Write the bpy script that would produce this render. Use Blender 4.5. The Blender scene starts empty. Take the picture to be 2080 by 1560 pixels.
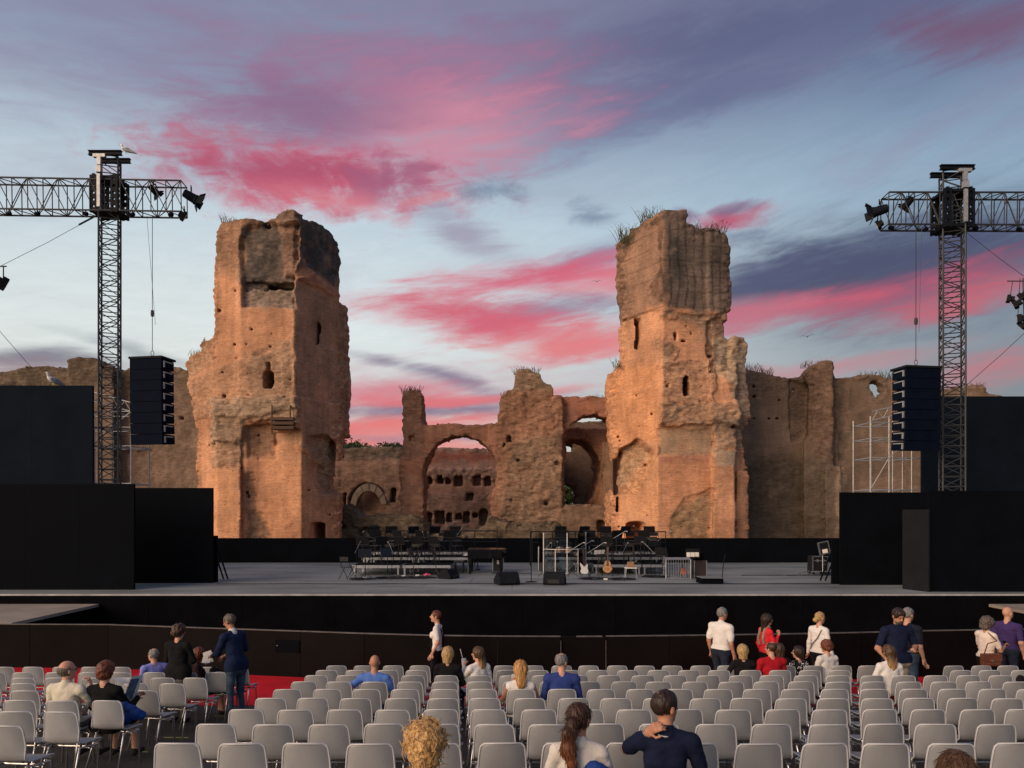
import bpy, bmesh, math, random, time
import numpy as np
from mathutils import Vector, Matrix
T0 = time.time()
random.seed(7)
SC = bpy.context.scene
COL = SC.collection
R = math.radians
PI = math.pi

# ------------------------------------------------------------------ camera, sky, sun, exposure
CAMZ, FPX, CX, HY = 3.75, 1500.0, 1040.0, 1045.0      # eye height, focal length and horizon of the 2080 px photograph
cam = bpy.data.cameras.new('camera')
cam_o = bpy.data.objects.new('camera', cam)
COL.objects.link(cam_o)
cam_o.location = (0, 0, CAMZ)
cam_o.rotation_euler = (R(90), 0, 0)
cam.sensor_width = 36
cam.lens = FPX / 2080 * 36
cam.shift_y = (HY - 780) / 2080
cam.clip_start = 0.1
cam.clip_end = 5000
SC.camera = cam_o

SUN_AZ, SUN_EL = R(228), R(19)       # compass style: 0 = ahead of the camera, clockwise
sd = Vector((math.sin(SUN_AZ) * math.cos(SUN_EL), math.cos(SUN_AZ) * math.cos(SUN_EL), math.sin(SUN_EL)))
sun = bpy.data.lights.new('sun', 'SUN')
sun.energy = 3.5
sun.angle = R(52)
sun.color = (1.0, 0.70, 0.47)
sun_o = bpy.data.objects.new('sun', sun)
COL.objects.link(sun_o)
sun_o.rotation_euler = sd.to_track_quat('Z', 'Y').to_euler()
sun_o.location = (-40, -40, 40)

vs = SC.view_settings
vs.view_transform = 'Standard'
vs.look = 'None'
vs.exposure = 0.0
vs.gamma = 1.0
vs.use_curve_mapping = False
SC.cycles.use_denoising = True
SC.cycles.max_bounces = 6
SC.cycles.transparent_max_bounces = 12
SC.cycles.sample_clamp_indirect = 6.0


def s2l(c):
    return tuple(((v / 255) / 12.92 if v / 255 <= 0.04045 else ((v / 255 + 0.055) / 1.055) ** 2.4) for v in c)


def azel(x, y):
    u, v = (x - CX) / FPX, (HY - y) / FPX
    return math.atan(u), math.atan(v / math.hypot(1, u))


def build_world():
    w = bpy.data.worlds.new('World')
    SC.world = w
    w.use_nodes = True
    nt = w.node_tree
    nt.nodes.clear()
    N, L = nt.nodes, nt.links

    def node(t, **kw):
        n = N.new(t)
        for k, v in kw.items():
            setattr(n, k, v)
        return n

    def inp(n, i, v):
        if hasattr(v, 'node'):
            L.new(v, n.inputs[i])
        else:
            n.inputs[i].default_value = v

    def M(op, a, b=0.0, c=None, clamp=False):
        n = node('ShaderNodeMath', operation=op, use_clamp=clamp)
        inp(n, 0, a)
        inp(n, 1, b)
        if c is not None:
            inp(n, 2, c)
        return n.outputs[0]

    def smooth(v, a, b, lo=0.0, hi=1.0):
        n = node('ShaderNodeMapRange', interpolation_type='SMOOTHSTEP')
        inp(n, 0, v)
        inp(n, 1, a)
        inp(n, 2, b)
        inp(n, 3, lo)
        inp(n, 4, hi)
        return n.outputs[0]

    def comb(a, b, c=0.0):
        n = node('ShaderNodeCombineXYZ')
        inp(n, 0, a)
        inp(n, 1, b)
        inp(n, 2, c)
        return n.outputs[0]

    def noise(vec, scale, detail=5.0, rough=0.55, dist=0.0, color=False):
        n = node('ShaderNodeTexNoise')
        inp(n, 'Vector', vec)
        inp(n, 'Scale', scale)
        inp(n, 'Detail', detail)
        inp(n, 'Roughness', rough)
        inp(n, 'Distortion', dist)
        return n.outputs['Color' if color else 'Fac']

    def mixc(f, a, b):
        n = node('ShaderNodeMix', data_type='RGBA')
        inp(n, 0, f)
        inp(n, 6, a)
        inp(n, 7, b)
        return n.outputs[2]

    tc = node('ShaderNodeTexCoord')
    sep = node('ShaderNodeSeparateXYZ')
    L.new(tc.outputs['Generated'], sep.inputs[0])
    x, y, z = sep.outputs
    az = M('ARCTAN2', x, y)
    el = M('ARCSINE', z)
    saz = M('SINE', az)
    caz = M('COSINE', az)
    # clear sky: pale glow low on the left, blue grey above, duller to the right
    def ramp(fac, stops):
        n = node('ShaderNodeValToRGB')
        cr = n.color_ramp
        while len(cr.elements) < len(stops):
            cr.elements.new(0.5)
        for e, (p, c) in zip(cr.elements, stops):
            e.position = p
            e.color = (*s2l(c), 1)
        L.new(fac, n.inputs[0])
        return n.outputs[0]
    e01 = M('MULTIPLY', el, 1 / 0.9)
    e01 = M('ADD', e01, M('MULTIPLY', M('SUBTRACT', noise(comb(M('MULTIPLY', saz, 2.0), M('MULTIPLY', el, 5.0), caz), 1.5, 3.0), 0.5), 0.08), clamp=True)
    left = ramp(e01, [(0.0, (212, 208, 196)), (0.13, (224, 225, 215)), (0.26, (223, 230, 228)), (0.42, (196, 212, 221)), (0.56, (146, 160, 182)), (0.68, (130, 136, 162)), (1.0, (112, 112, 142))])
    right = ramp(e01, [(0.0, (106, 104, 110)), (0.12, (106, 105, 110)), (0.25, (122, 132, 142)), (0.33, (142, 162, 176)), (0.41, (142, 170, 190)), (0.54, (106, 124, 154)), (0.68, (86, 88, 122)), (1.0, (76, 78, 110))])
    col = mixc(smooth(saz, -0.22, 0.68), left, right)

    # wind-drawn coordinates for the clouds
    P0 = comb(az, el)
    streak = comb(M('MULTIPLY', saz, 2.2), M('ADD', M('MULTIPLY', el, 7.5), M('MULTIPLY', saz, -0.6)), M('MULTIPLY', caz, 2.2))
    wn = noise(streak, 1.6, 4.0, 0.5, 0.4, color=True)
    ws = node('ShaderNodeSeparateColor')
    L.new(wn, ws.inputs[0])
    wx = M('MULTIPLY', M('SUBTRACT', ws.outputs[0], 0.5), 0.15)
    wy = M('MULTIPLY', M('SUBTRACT', ws.outputs[1], 0.5), 0.052)
    P = comb(M('ADD', az, wx), M('ADD', el, wy))
    wisp = noise(comb(M('MULTIPLY', saz, 3.0), M('ADD', M('MULTIPLY', el, 15.0), M('MULTIPLY', saz, -1.6)), M('MULTIPLY', caz, 3.0)), 2.2, 7.0, 0.6, 0.5)
    puff = noise(comb(M('MULTIPLY', saz, 14.0), M('MULTIPLY', el, 26.0), M('MULTIPLY', caz, 14.0)), 1.3, 8.0, 0.62, 0.6)
    fine = noise(comb(M('MULTIPLY', saz, 9.0), M('ADD', M('MULTIPLY', el, 42.0), M('MULTIPLY', saz, -7.0)), M('MULTIPLY', caz, 9.0)), 2.0, 6.0, 0.65, 0.8)
    # thin high cloud all round the sky
    veil = smooth(noise(streak, 1.1, 6.0, 0.6, 0.6), 0.5, 0.78)
    veil = M('MULTIPLY', veil, smooth(el, 0.05, 0.5, 0.2, 0.4))
    col = mixc(veil, col, (*s2l((150, 118, 146)), 1))
    # clouds beyond the frame go on as those within it
    far = smooth(caz, 0.80, 0.70)
    bank = M('MULTIPLY', smooth(wisp, 0.5, 0.66), far)
    bank = M('MULTIPLY', bank, smooth(el, 0.6, 0.1))
    col = mixc(M('MULTIPLY', bank, 0.7), col, mixc(smooth(puff, 0.4, 0.6), (*s2l((112, 88, 120)), 1), (*s2l((205, 100, 115)), 1)))

    def blob(px, py, hw, hh, rot, c, s, tex, amp):
        nonlocal col
        a0, e0 = azel(px, py)
        a1, _ = azel(px + hw, py)
        _, e1 = azel(px, py - hh)
        mp = node('ShaderNodeMapping', vector_type='TEXTURE')
        L.new(P, mp.inputs[0])
        mp.inputs['Location'].default_value = (a0, e0, 0)
        mp.inputs['Rotation'].default_value = (0, 0, R(rot))
        mp.inputs['Scale'].default_value = (abs(a1 - a0), abs(e1 - e0), 1)
        ln = node('ShaderNodeVectorMath', operation='LENGTH')
        L.new(mp.outputs[0], ln.inputs[0])
        t = M('SUBTRACT', 1.0, ln.outputs['Value'])
        t = M('MULTIPLY_ADD', M('SUBTRACT', tex, 0.5), amp, t)
        t = M('MULTIPLY_ADD', M('SUBTRACT', fine, 0.5), 0.9, t)
        f = smooth(t, -0.6, 1.0, 0.0, s)
        col = mixc(f, col, (*s2l(c), 1))
    W_, F_ = wisp, puff
    for b in [
        (720, 140, 760, 190, 4, (136, 120, 150), .70, W_, 2.0),
        (1560, 70, 640, 140, 2, (82, 84, 120), .8, W_, 1.6),
        (1330, 215, 470, 70, 9, (104, 108, 142), .6, W_, 2.2),
        (1990, 60, 190, 60, -12, (118, 66, 92), .75, W_, 1.6),
        (800, 150, 330, 85, 4, (160, 110, 142), .65, W_, 2.4),
        (820, 245, 330, 100, 6, (192, 118, 144), .72, W_, 2.2),
        (890, 290, 210, 75, 8, (214, 140, 156), .75, W_, 2.0),
        (620, 225, 190, 70, 0, (132, 100, 132), .75, W_, 2.0),
        (500, 330, 180, 60, 4, (160, 104, 130), .6, F_, 2.6),
        (640, 368, 260, 70, 0, (205, 82, 104), .97, F_, 2.8),
        (600, 350, 190, 32, 3, (168, 70, 98), .7, F_, 3.0),
        (790, 370, 80, 50, 20, (150, 92, 122), .6, F_, 4.0),
        (720, 415, 130, 22, -6, (222, 124, 132), .6, F_, 3.2),
        (900, 410, 60, 8, 4, (226, 140, 140), .5, F_, 2.5),
        (1012, 388, 44, 24, 0, (104, 118, 142), .65, F_, 3.0),
        (1228, 436, 52, 26, 0, (96, 110, 136), .65, F_, 2.6),
        (955, 480, 90, 44, -20, (140, 114, 142), .6, W_, 2.4),
        (1405, 434, 22, 20, 0, (126, 92, 122), .8, F_, 2.4),
        (1500, 436, 88, 22, 6, (186, 72, 96), .95, F_, 2.4),
        (1505, 418, 60, 10, 6, (110, 90, 122), .7, F_, 2.4),
        (1600, 505, 150, 22, -16, (92, 96, 124), .6, W_, 2.2),
        (1890, 534, 560, 132, 2, (56, 53, 84), .98, W_, .9),
        (1680, 552, 340, 74, 3, (60, 54, 84), .96, W_, 1.1),
        (1560, 560, 130, 40, 0, (70, 64, 96), .85, W_, 2.0),
        (1830, 572, 400, 46, 3, (62, 52, 82), .95, W_, .7),
        (1690, 622, 360, 36, 6, (192, 66, 86), .97, W_, 1.7),
        (1990, 610, 200, 24, 8, (196, 74, 84), .9, W_, 1.7),
        (1560, 645, 160, 34, 8, (196, 104, 116), .7, W_, 2.0),
        (1170, 528, 150, 22, 8, (118, 88, 126), .7, W_, 2.2),
        (1110, 562, 250, 38, 2, (216, 84, 106), .95, W_, 2.2),
        (1230, 585, 100, 30, 0, (224, 122, 128), .7, W_, 2.0),
        (1120, 632, 190, 26, 3, (112, 88, 124), .75, W_, 2.4),
        (1010, 655, 290, 50, -6, (214, 80, 98), .95, W_, 2.2),
        (1130, 700, 190, 36, 3, (228, 112, 110), .9, W_, 1.8),
        (860, 800, 330, 70, 2, (186, 118, 140), .55, W_, 1.6),
        (800, 880, 320, 40, 0, (206, 98, 106), .6, W_, 1.2),
        (880, 762, 170, 18, -14, (116, 94, 124), .8, W_, 2.2),
        (770, 800, 160, 28, 4, (214, 110, 120), .8, W_, 2.0),
        (860, 835, 280, 22, 3, (118, 88, 120), .85, W_, 2.4),
        (880, 812, 260, 13, 3, (226, 96, 100), .85, W_, 2.0),
        (800, 866, 240, 18, 3, (230, 104, 100), .9, W_, 2.0),
        (840, 888, 200, 10, 3, (126, 96, 130), .7, W_, 2.0),
        (790, 902, 260, 16, 0, (228, 116, 110), .9, W_, 1.6),
        (80, 738, 170, 24, 4, (98, 84, 106), .8, W_, 1.8),
        (40, 760, 120, 20, 4, (138, 84, 98), .6, W_, 1.8),
        (280, 716, 120, 14, -10, (128, 132, 142), .6, W_, 2.0),
        (1650, 752, 300, 16, 5, (196, 108, 110), .6, W_, 2.4),
        (2010, 748, 190, 34, 8, (196, 88, 92), .65, W_, 2.4),
    ]:
        blob(*b)
    # fine grain of the high cloud
    tone = node('ShaderNodeMix', data_type='RGBA', blend_type='MULTIPLY')
    tone.inputs[0].default_value = 1.0
    L.new(col, tone.inputs[6])
    g = smooth(fine, 0.25, 0.75, 0.965, 1.035)
    gc = node('ShaderNodeCombineColor')
    for i in range(3):
        L.new(g, gc.inputs[i])
    L.new(gc.outputs[0], tone.inputs[7])
    col = tone.outputs[2]
    # the dusk glow of a low sun, from the sky texture
    sky = node('ShaderNodeTexSky', sky_type='NISHITA')
    sky.sun_disc = False
    sky.sun_elevation = SUN_EL
    sky.sun_rotation = SUN_AZ
    below = smooth(el, -0.02, 0.0)
    col = mixc(below, (*s2l((96, 88, 84)), 1), col)
    bg1 = node('ShaderNodeBackground')
    L.new(col, bg1.inputs[0])
    bg1.inputs[1].default_value = 0.92
    bg2 = node('ShaderNodeBackground')
    L.new(sky.outputs[0], bg2.inputs[0])
    bg2.inputs[1].default_value = 0.016
    add = node('ShaderNodeAddShader')
    L.new(bg1.outputs[0], add.inputs[0])
    L.new(bg2.outputs[0], add.inputs[1])
    out = node('ShaderNodeOutputWorld')
    L.new(add.outputs[0], out.inputs[0])


build_world()

# ------------------------------------------------------------------ helpers
def W(x, y, d):
    """The point at depth d that the photograph shows at pixel (x, y)."""
    return Vector(((x - CX) / FPX * d, d, CAMZ + (HY - y) / FPX * d))


SLOPE = 0.1247


def gz(y):
    """Height of the ground: the seating slopes down to the flat in front of the stage."""
    return max(0.0, 1.88 - SLOPE * y)


def tag(o, label=None, cat=None, group=None, kind=None):
    if label:
        o['label'] = label
    if cat:
        o['category'] = cat
    if group:
        o['group'] = group
    if kind:
        o['kind'] = kind
    return o


def empty(name, loc=(0, 0, 0), rz=0.0, rx=0.0, parent=None):
    o = bpy.data.objects.new(name, None)
    o.empty_display_size = 0.2
    COL.objects.link(o)
    o.matrix_world = Matrix.Translation(Vector(loc)) @ Matrix.Rotation(rx, 4, 'X') @ Matrix.Rotation(rz, 4, 'Z')
    o.parent = parent
    return o


def copy_tree(o, parent=None):
    c = o.copy()
    COL.objects.link(c)
    c.parent = parent
    for ch in o.children:
        copy_tree(ch, c)
    return c


def principled(name, rough=0.7, metal=0.0, spec=0.5):
    m = bpy.data.materials.new(name)
    m.use_nodes = True
    nt = m.node_tree
    b = nt.nodes['Principled BSDF']
    b.inputs['Roughness'].default_value = rough
    b.inputs['Metallic'].default_value = metal
    b.inputs['Specular IOR Level'].default_value = spec
    return m, nt, b


def noisy(name, col, var=0.25, scale=8.0, rough=0.7, metal=0.0, bump=0.0, bscale=None, spec=0.5, stretch=(1, 1, 1), col2=None, detail=6.0, rvar=0.0, contrast=(0.3, 0.7)):
    """Procedural material: one base colour broken up by noise, with optional relief."""
    m, nt, b = principled(name, rough, metal, spec)
    N, L = nt.nodes, nt.links
    tc = N.new('ShaderNodeTexCoord')
    mp = N.new('ShaderNodeMapping')
    mp.inputs['Scale'].default_value = stretch
    L.new(tc.outputs['Object'], mp.inputs[0])
    n = N.new('ShaderNodeTexNoise')
    n.inputs['Scale'].default_value = scale
    n.inputs['Detail'].default_value = detail
    n.inputs['Roughness'].default_value = 0.6
    L.new(mp.outputs[0], n.inputs['Vector'])
    r = N.new('ShaderNodeValToRGB')
    r.color_ramp.elements[0].position = contrast[0]
    r.color_ramp.elements[1].position = contrast[1]
    c2 = col2 or tuple(min(1, v * (1 + var)) for v in col)
    c1 = tuple(v * (1 - var) for v in col) if col2 is None else col
    r.color_ramp.elements[0].color = (*c1, 1)
    r.color_ramp.elements[1].color = (*c2, 1)
    L.new(n.outputs['Fac'], r.inputs[0])
    L.new(r.outputs[0], b.inputs['Base Color'])
    if rvar:
        mr = N.new('ShaderNodeMapRange')
        mr.inputs[3].default_value = rough - rvar
        mr.inputs[4].default_value = rough + rvar
        L.new(n.outputs['Fac'], mr.inputs[0])
        L.new(mr.outputs[0], b.inputs['Roughness'])
    if bump:
        n2 = N.new('ShaderNodeTexNoise')
        n2.inputs['Scale'].default_value = bscale or scale * 4
        n2.inputs['Detail'].default_value = 6
        L.new(mp.outputs[0], n2.inputs['Vector'])
        bp = N.new('ShaderNodeBump')
        bp.inputs['Strength'].default_value = bump
        bp.inputs['Distance'].default_value = 0.02
        L.new(n2.outputs['Fac'], bp.inputs['Height'])
        L.new(bp.outputs[0], b.inputs['Normal'])
    return m


def glass_mat(name, tint=(0.9, 0.93, 0.95)):
    m = bpy.data.materials.new(name)
    m.use_nodes = True
    nt = m.node_tree
    nt.nodes.clear()
    o = nt.nodes.new('ShaderNodeOutputMaterial')
    mx = nt.nodes.new('ShaderNodeMixShader')
    t = nt.nodes.new('ShaderNodeBsdfTransparent')
    t.inputs[0].default_value = (*tint, 1)
    g = nt.nodes.new('ShaderNodeBsdfGlossy')
    g.inputs['Roughness'].default_value = 0.06
    lw = nt.nodes.new('ShaderNodeLayerWeight')
    lw.inputs[0].default_value = 0.38
    nt.links.new(lw.outputs['Fresnel'], mx.inputs[0])
    nt.links.new(t.outputs[0], mx.inputs[1])
    nt.links.new(g.outputs[0], mx.inputs[2])
    nt.links.new(mx.outputs[0], o.inputs[0])
    return m


MAT = {}


def mats():
    A = MAT
    A['black_paint'] = noisy('black_panel_paint', (0.0026, 0.0036, 0.0058), 0.35, 0.9, rough=0.8, bump=0.15, bscale=60, spec=0.05, rvar=0.1)
    A['black_cloth'] = noisy('black_stage_cloth', (0.0028, 0.003, 0.004), 0.4, 1.2, rough=0.95, bump=0.3, bscale=200, spec=0.05)
    A['screen'] = noisy('dark_blue_gauze', (0.0055, 0.0095, 0.016), 0.25, 0.6, rough=0.9, bump=0.2, bscale=120, spec=0.06)
    A['pit_wall'] = noisy('dark_brown_black_board', (0.0048, 0.0038, 0.0039), 0.45, 0.5, rough=0.7, bump=0.1, bscale=30, spec=0.08)
    A['trim'] = noisy('scuffed_grey_trim', (0.10, 0.095, 0.09), 0.4, 3.0, rough=0.6)
    A['stage_floor'] = noisy('grey_stage_boards', (0.19, 0.217, 0.22), 0.42, 0.55, rough=0.7, bump=0.12, bscale=40, stretch=(0.5, 1.4, 1), rvar=0.15, spec=0.35)
    A['stage_edge'] = noisy('pale_stage_edge', (0.36, 0.36, 0.37), 0.3, 2.0, rough=0.5)
    A['ramp'] = noisy('beige_ramp_boards', (0.30, 0.26, 0.22), 0.25, 0.8, rough=0.8, bump=0.2, bscale=30)
    A['carpet'] = noisy('red_carpet', (0.60, 0.02, 0.035), 0.18, 1.5, rough=0.95, bump=0.5, bscale=300, spec=0.1)
    A['floor'] = noisy('dark_seating_floor', (0.030, 0.025, 0.022), 0.45, 0.7, rough=0.75, bump=0.4, bscale=30, rvar=0.15, detail=10)
    A['steel'] = noisy('dull_truss_steel', (0.026, 0.032, 0.040), 0.35, 6.0, rough=0.6, metal=0.15, rvar=0.12)
    A['dark_steel'] = noisy('dark_navy_steel', (0.0045, 0.007, 0.013), 0.3, 4.0, rough=0.65, metal=0.0, spec=0.15)
    A['alu'] = noisy('brushed_aluminium', (0.55, 0.56, 0.58), 0.15, 12.0, rough=0.35, metal=0.9, rvar=0.1)
    A['galv'] = noisy('galvanised_scaffold_tube', (0.36, 0.37, 0.38), 0.25, 9.0, rough=0.5, metal=0.5)
    A['speaker'] = noisy('speaker_grille', (0.0026, 0.0055, 0.0145), 0.25, 3.0, rough=0.8, bump=0.2, bscale=300, spec=0.06)
    A['speaker_box'] = noisy('speaker_cabinet', (0.009, 0.011, 0.015), 0.3, 8.0, rough=0.75, spec=0.12)
    A['black_plastic'] = noisy('black_plastic', (0.0055, 0.006, 0.008), 0.3, 12.0, rough=0.45)
    A['piano'] = noisy('black_lacquer', (0.006, 0.006, 0.007), 0.2, 3.0, rough=0.08, spec=0.6)
    A['white_plastic'] = noisy('white_plastic', (0.72, 0.72, 0.70), 0.06, 9.0, rough=0.4)
    A['paper'] = noisy('sheet_paper', (0.78, 0.77, 0.74), 0.05, 20.0, rough=0.9)
    A['wood'] = noisy('honey_spruce', (0.40, 0.19, 0.06), 0.3, 5.0, rough=0.25, stretch=(8, 1, 1))
    A['dark_wood'] = noisy('dark_rosewood', (0.06, 0.02, 0.01), 0.3, 5.0, rough=0.3, stretch=(1, 8, 1))
    A['glass'] = glass_mat('clear_acrylic')
    A['lens'] = noisy('lamp_lens', (0.18, 0.2, 0.22), 0.2, 20.0, rough=0.15)
    A['rust'] = noisy('rusty_beam', (0.07, 0.035, 0.022), 0.4, 10.0, rough=0.8)
    A['chair'] = noisy('grey_moulded_plastic', (0.295, 0.307, 0.318), 0.07, 5.0, rough=0.42, bump=0.12, bscale=420, spec=0.4, rvar=0.07)
    nt = A['chair'].node_tree
    oi = nt.nodes.new('ShaderNodeObjectInfo')
    hs = nt.nodes.new('ShaderNodeHueSaturation')
    mr = nt.nodes.new('ShaderNodeMapRange')
    mr.inputs[3].default_value, mr.inputs[4].default_value = 0.88, 1.1
    nt.links.new(oi.outputs['Random'], mr.inputs[0])
    nt.links.new(mr.outputs[0], hs.inputs['Value'])
    b_ = nt.nodes['Principled BSDF']
    nt.links.new(b_.inputs['Base Color'].links[0].from_socket, hs.inputs['Color'])
    nt.links.new(hs.outputs[0], b_.inputs['Base Color'])
    A['chair_rim'] = noisy('polished_plastic_lit_edge', (0.52, 0.53, 0.54), 0.05, 8.0, rough=0.25, spec=0.6)  # paler than the shell: light along the edge put into the colour
    A['chair_leg'] = noisy('chromed_tube', (0.62, 0.62, 0.63), 0.12, 20.0, rough=0.28, metal=0.85)
    A['tape'] = noisy('yellow_green_tape', (0.42, 0.55, 0.12), 0.15, 20.0, rough=0.6)
    A['grass'] = noisy('dry_wall_grass', (0.075, 0.068, 0.035), 0.4, 3.0, rough=0.9)
    A['leaf'] = noisy('dark_leaves', (0.035, 0.055, 0.02), 0.5, 2.0, rough=0.8)
    A['green'] = noisy('bright_leaves', (0.09, 0.15, 0.035), 0.5, 2.0, rough=0.8)
    A['gull_white'] = noisy('gull_white', (0.72, 0.72, 0.74), 0.08, 10.0, rough=0.8)
    A['gull_grey'] = noisy('gull_grey', (0.26, 0.28, 0.31), 0.15, 10.0, rough=0.8)
    A['earth'] = noisy('dry_ground', (0.16, 0.12, 0.085), 0.4, 0.2, rough=0.95, bump=0.4, bscale=3.0)
    A['orange'] = noisy('orange_leather', (0.45, 0.10, 0.03), 0.2, 4.0, rough=0.4)


mats()


class MB:
    """Collects shapes into one mesh."""

    def __init__(s):
        s.v, s.f, s.m = [], [], []
        s.mi = 0

    def add(s, vs, fs):
        o = len(s.v)
        s.v += [tuple(p) for p in vs]
        s.f += [[o + i for i in f] for f in fs]
        s.m += [s.mi] * len(fs)
        return s

    def box(s, a, b, mat=None):
        (x0, y0, z0), (x1, y1, z1) = a, b
        p = [Vector((x, y, z)) for z in (z0, z1) for y in (y0, y1) for x in (x0, x1)]
        if mat is not None:
            p = [mat @ q for q in p]
        return s.add(p, [(0, 2, 3, 1), (4, 5, 7, 6), (0, 1, 5, 4), (2, 6, 7, 3), (0, 4, 6, 2), (1, 3, 7, 5)])

    def tube(s, a, b, r, n=6, r2=None, cap=True):
        a, b = Vector(a), Vector(b)
        d = b - a
        if d.length < 1e-6:
            return s
        u = d.orthogonal().normalized()
        w = d.normalized().cross(u)
        r2 = r if r2 is None else r2
        vs = []
        for p, rr in ((a, r), (b, r2)):
            for i in range(n):
                t = 2 * PI * i / n + PI / n
                vs.append(p + (u * math.cos(t) + w * math.sin(t)) * rr)
        fs = [(i, (i + 1) % n, n + (i + 1) % n, n + i) for i in range(n)]
        if cap:
            fs += [tuple(range(n - 1, -1, -1)), tuple(range(n, 2 * n))]
        return s.add(vs, fs)

    def path(s, pts, r, n=6):
        """A bent tube through pts (r a number or a list)."""
        pts = [Vector(p) for p in pts]
        rs = r if isinstance(r, (list, tuple)) else [r] * len(pts)
        vs, fs = [], []
        u = None
        for i, p in enumerate(pts):
            t = (pts[min(i + 1, len(pts) - 1)] - pts[max(i - 1, 0)]).normalized()
            if u is None:
                u = t.orthogonal().normalized()
            u = (u - t * u.dot(t)).normalized()
            w = t.cross(u)
            for k in range(n):
                a = 2 * PI * k / n
                vs.append(p + (u * math.cos(a) + w * math.sin(a)) * rs[i])
        for i in range(len(pts) - 1):
            for k in range(n):
                fs.append((i * n + k, i * n + (k + 1) % n, (i + 1) * n + (k + 1) % n, (i + 1) * n + k))
        fs += [tuple(range(n - 1, -1, -1)), tuple(range((len(pts) - 1) * n, len(pts) * n))]
        return s.add(vs, fs)

    def lathe(s, prof, c=(0, 0, 0), n=16, mat=None):
        """prof: list of (radius, height)."""
        vs, fs = [], []
        c = Vector(c)
        for r, h in prof:
            for k in range(n):
                a = 2 * PI * k / n
                q = Vector((r * math.cos(a), r * math.sin(a), h))
                vs.append((mat @ q if mat is not None else q) + c)
        for i in range(len(prof) - 1):
            for k in range(n):
                fs.append((i * n + k, i * n + (k + 1) % n, (i + 1) * n + (k + 1) % n, (i + 1) * n + k))
        fs += [tuple(range(n - 1, -1, -1)), tuple(range((len(prof) - 1) * n, len(prof) * n))]
        return s.add(vs, fs)

    def prism(s, poly, y0, y1, mat=None):
        """poly in (x, z), extruded along y."""
        n = len(poly)
        vs = [Vector((x, y0, z)) for x, z in poly] + [Vector((x, y1, z)) for x, z in poly]
        if mat is not None:
            vs = [mat @ q for q in vs]
        return s.add(vs, [tuple(range(n)), tuple(range(2 * n - 1, n - 1, -1))] + [(i, n + i, n + (i + 1) % n, (i + 1) % n) for i in range(n)])

    def build(s, name, mat, parent=None, smooth=False, bevel=0.0, loc=None):
        me = bpy.data.meshes.new(name)
        me.from_pydata(s.v, [], s.f)
        for m in (mat if isinstance(mat, (list, tuple)) else [mat]):
            me.materials.append(m)
        if isinstance(mat, (list, tuple)):
            me.polygons.foreach_set('material_index', s.m)
        bm = bmesh.new()
        bm.from_mesh(me)
        bmesh.ops.recalc_face_normals(bm, faces=bm.faces)
        if bevel:
            bmesh.ops.bevel(bm, geom=[e for e in bm.edges if e.calc_face_angle(0) > 0.6], offset=bevel, segments=2, affect='EDGES', profile=0.6)
        bm.to_mesh(me)
        bm.free()
        if smooth:
            me.shade_smooth()
        o = bpy.data.objects.new(name, me)
        COL.objects.link(o)
        o.parent = parent
        if loc is not None:
            o.location = loc
        return o


def part(name, me, parent, mw=None):
    """Another object on shared mesh data."""
    o = bpy.data.objects.new(name, me)
    COL.objects.link(o)
    o.parent = parent
    if mw is not None:
        o.matrix_local = mw
    return o


# ------------------------------------------------------------------ distance fields (numpy)
rng = np.random.default_rng(11)
LAT = rng.random((64, 64, 64), dtype=np.float32)


def vnoise(x, y, z):
    xi, yi, zi = np.floor(x).astype(np.int32), np.floor(y).astype(np.int32), np.floor(z).astype(np.int32)
    fx, fy, fz = x - xi, y - yi, z - zi
    fx, fy, fz = fx * fx * (3 - 2 * fx), fy * fy * (3 - 2 * fy), fz * fz * (3 - 2 * fz)
    x0, x1, y0, y1, z0, z1 = xi & 63, (xi + 1) & 63, yi & 63, (yi + 1) & 63, zi & 63, (zi + 1) & 63
    c00 = LAT[x0, y0, z0] * (1 - fx) + LAT[x1, y0, z0] * fx
    c10 = LAT[x0, y1, z0] * (1 - fx) + LAT[x1, y1, z0] * fx
    c01 = LAT[x0, y0, z1] * (1 - fx) + LAT[x1, y0, z1] * fx
    c11 = LAT[x0, y1, z1] * (1 - fx) + LAT[x1, y1, z1] * fx
    return (c00 * (1 - fy) + c10 * fy) * (1 - fz) + (c01 * (1 - fy) + c11 * fy) * fz


def fbm(x, y, z, octs=4, gain=0.5):
    s, a, t = 0.0, 1.0, 0.0
    for i in range(octs):
        s = s + a * vnoise(x * 2 ** i + 17.3 * i, y * 2 ** i + 9.1 * i, z * 2 ** i + 5.7 * i)
        t += a
        a *= gain
    return s / t - 0.5


def poly_sdf(px, py, poly):
    """Signed distance to a closed polygon (negative inside); px, py broadcast."""
    P = np.asarray(poly, dtype=np.float64)
    d = None
    sgn = None
    n = len(P)
    for i in range(n):
        ax, ay = P[i]
        bx, by = P[(i + 1) % n]
        ex, ey = bx - ax, by - ay
        wx, wy = px - ax, py - ay
        t = np.clip((wx * ex + wy * ey) / max(ex * ex + ey * ey, 1e-9), 0, 1)
        dd = (wx - ex * t) ** 2 + (wy - ey * t) ** 2
        d = dd if d is None else np.minimum(d, dd)
        cond = ((ay <= py) != (by <= py)) & (px < ax + (py - ay) * ex / (ey if abs(ey) > 1e-9 else 1e-9))
        sgn = cond if sgn is None else sgn ^ cond
    return np.where(sgn, -1, 1) * np.sqrt(d)


def sstep(a, b, x):
    t = np.clip((x - a) / (b - a), 0, 1)
    return t * t * (3 - 2 * t)


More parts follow.
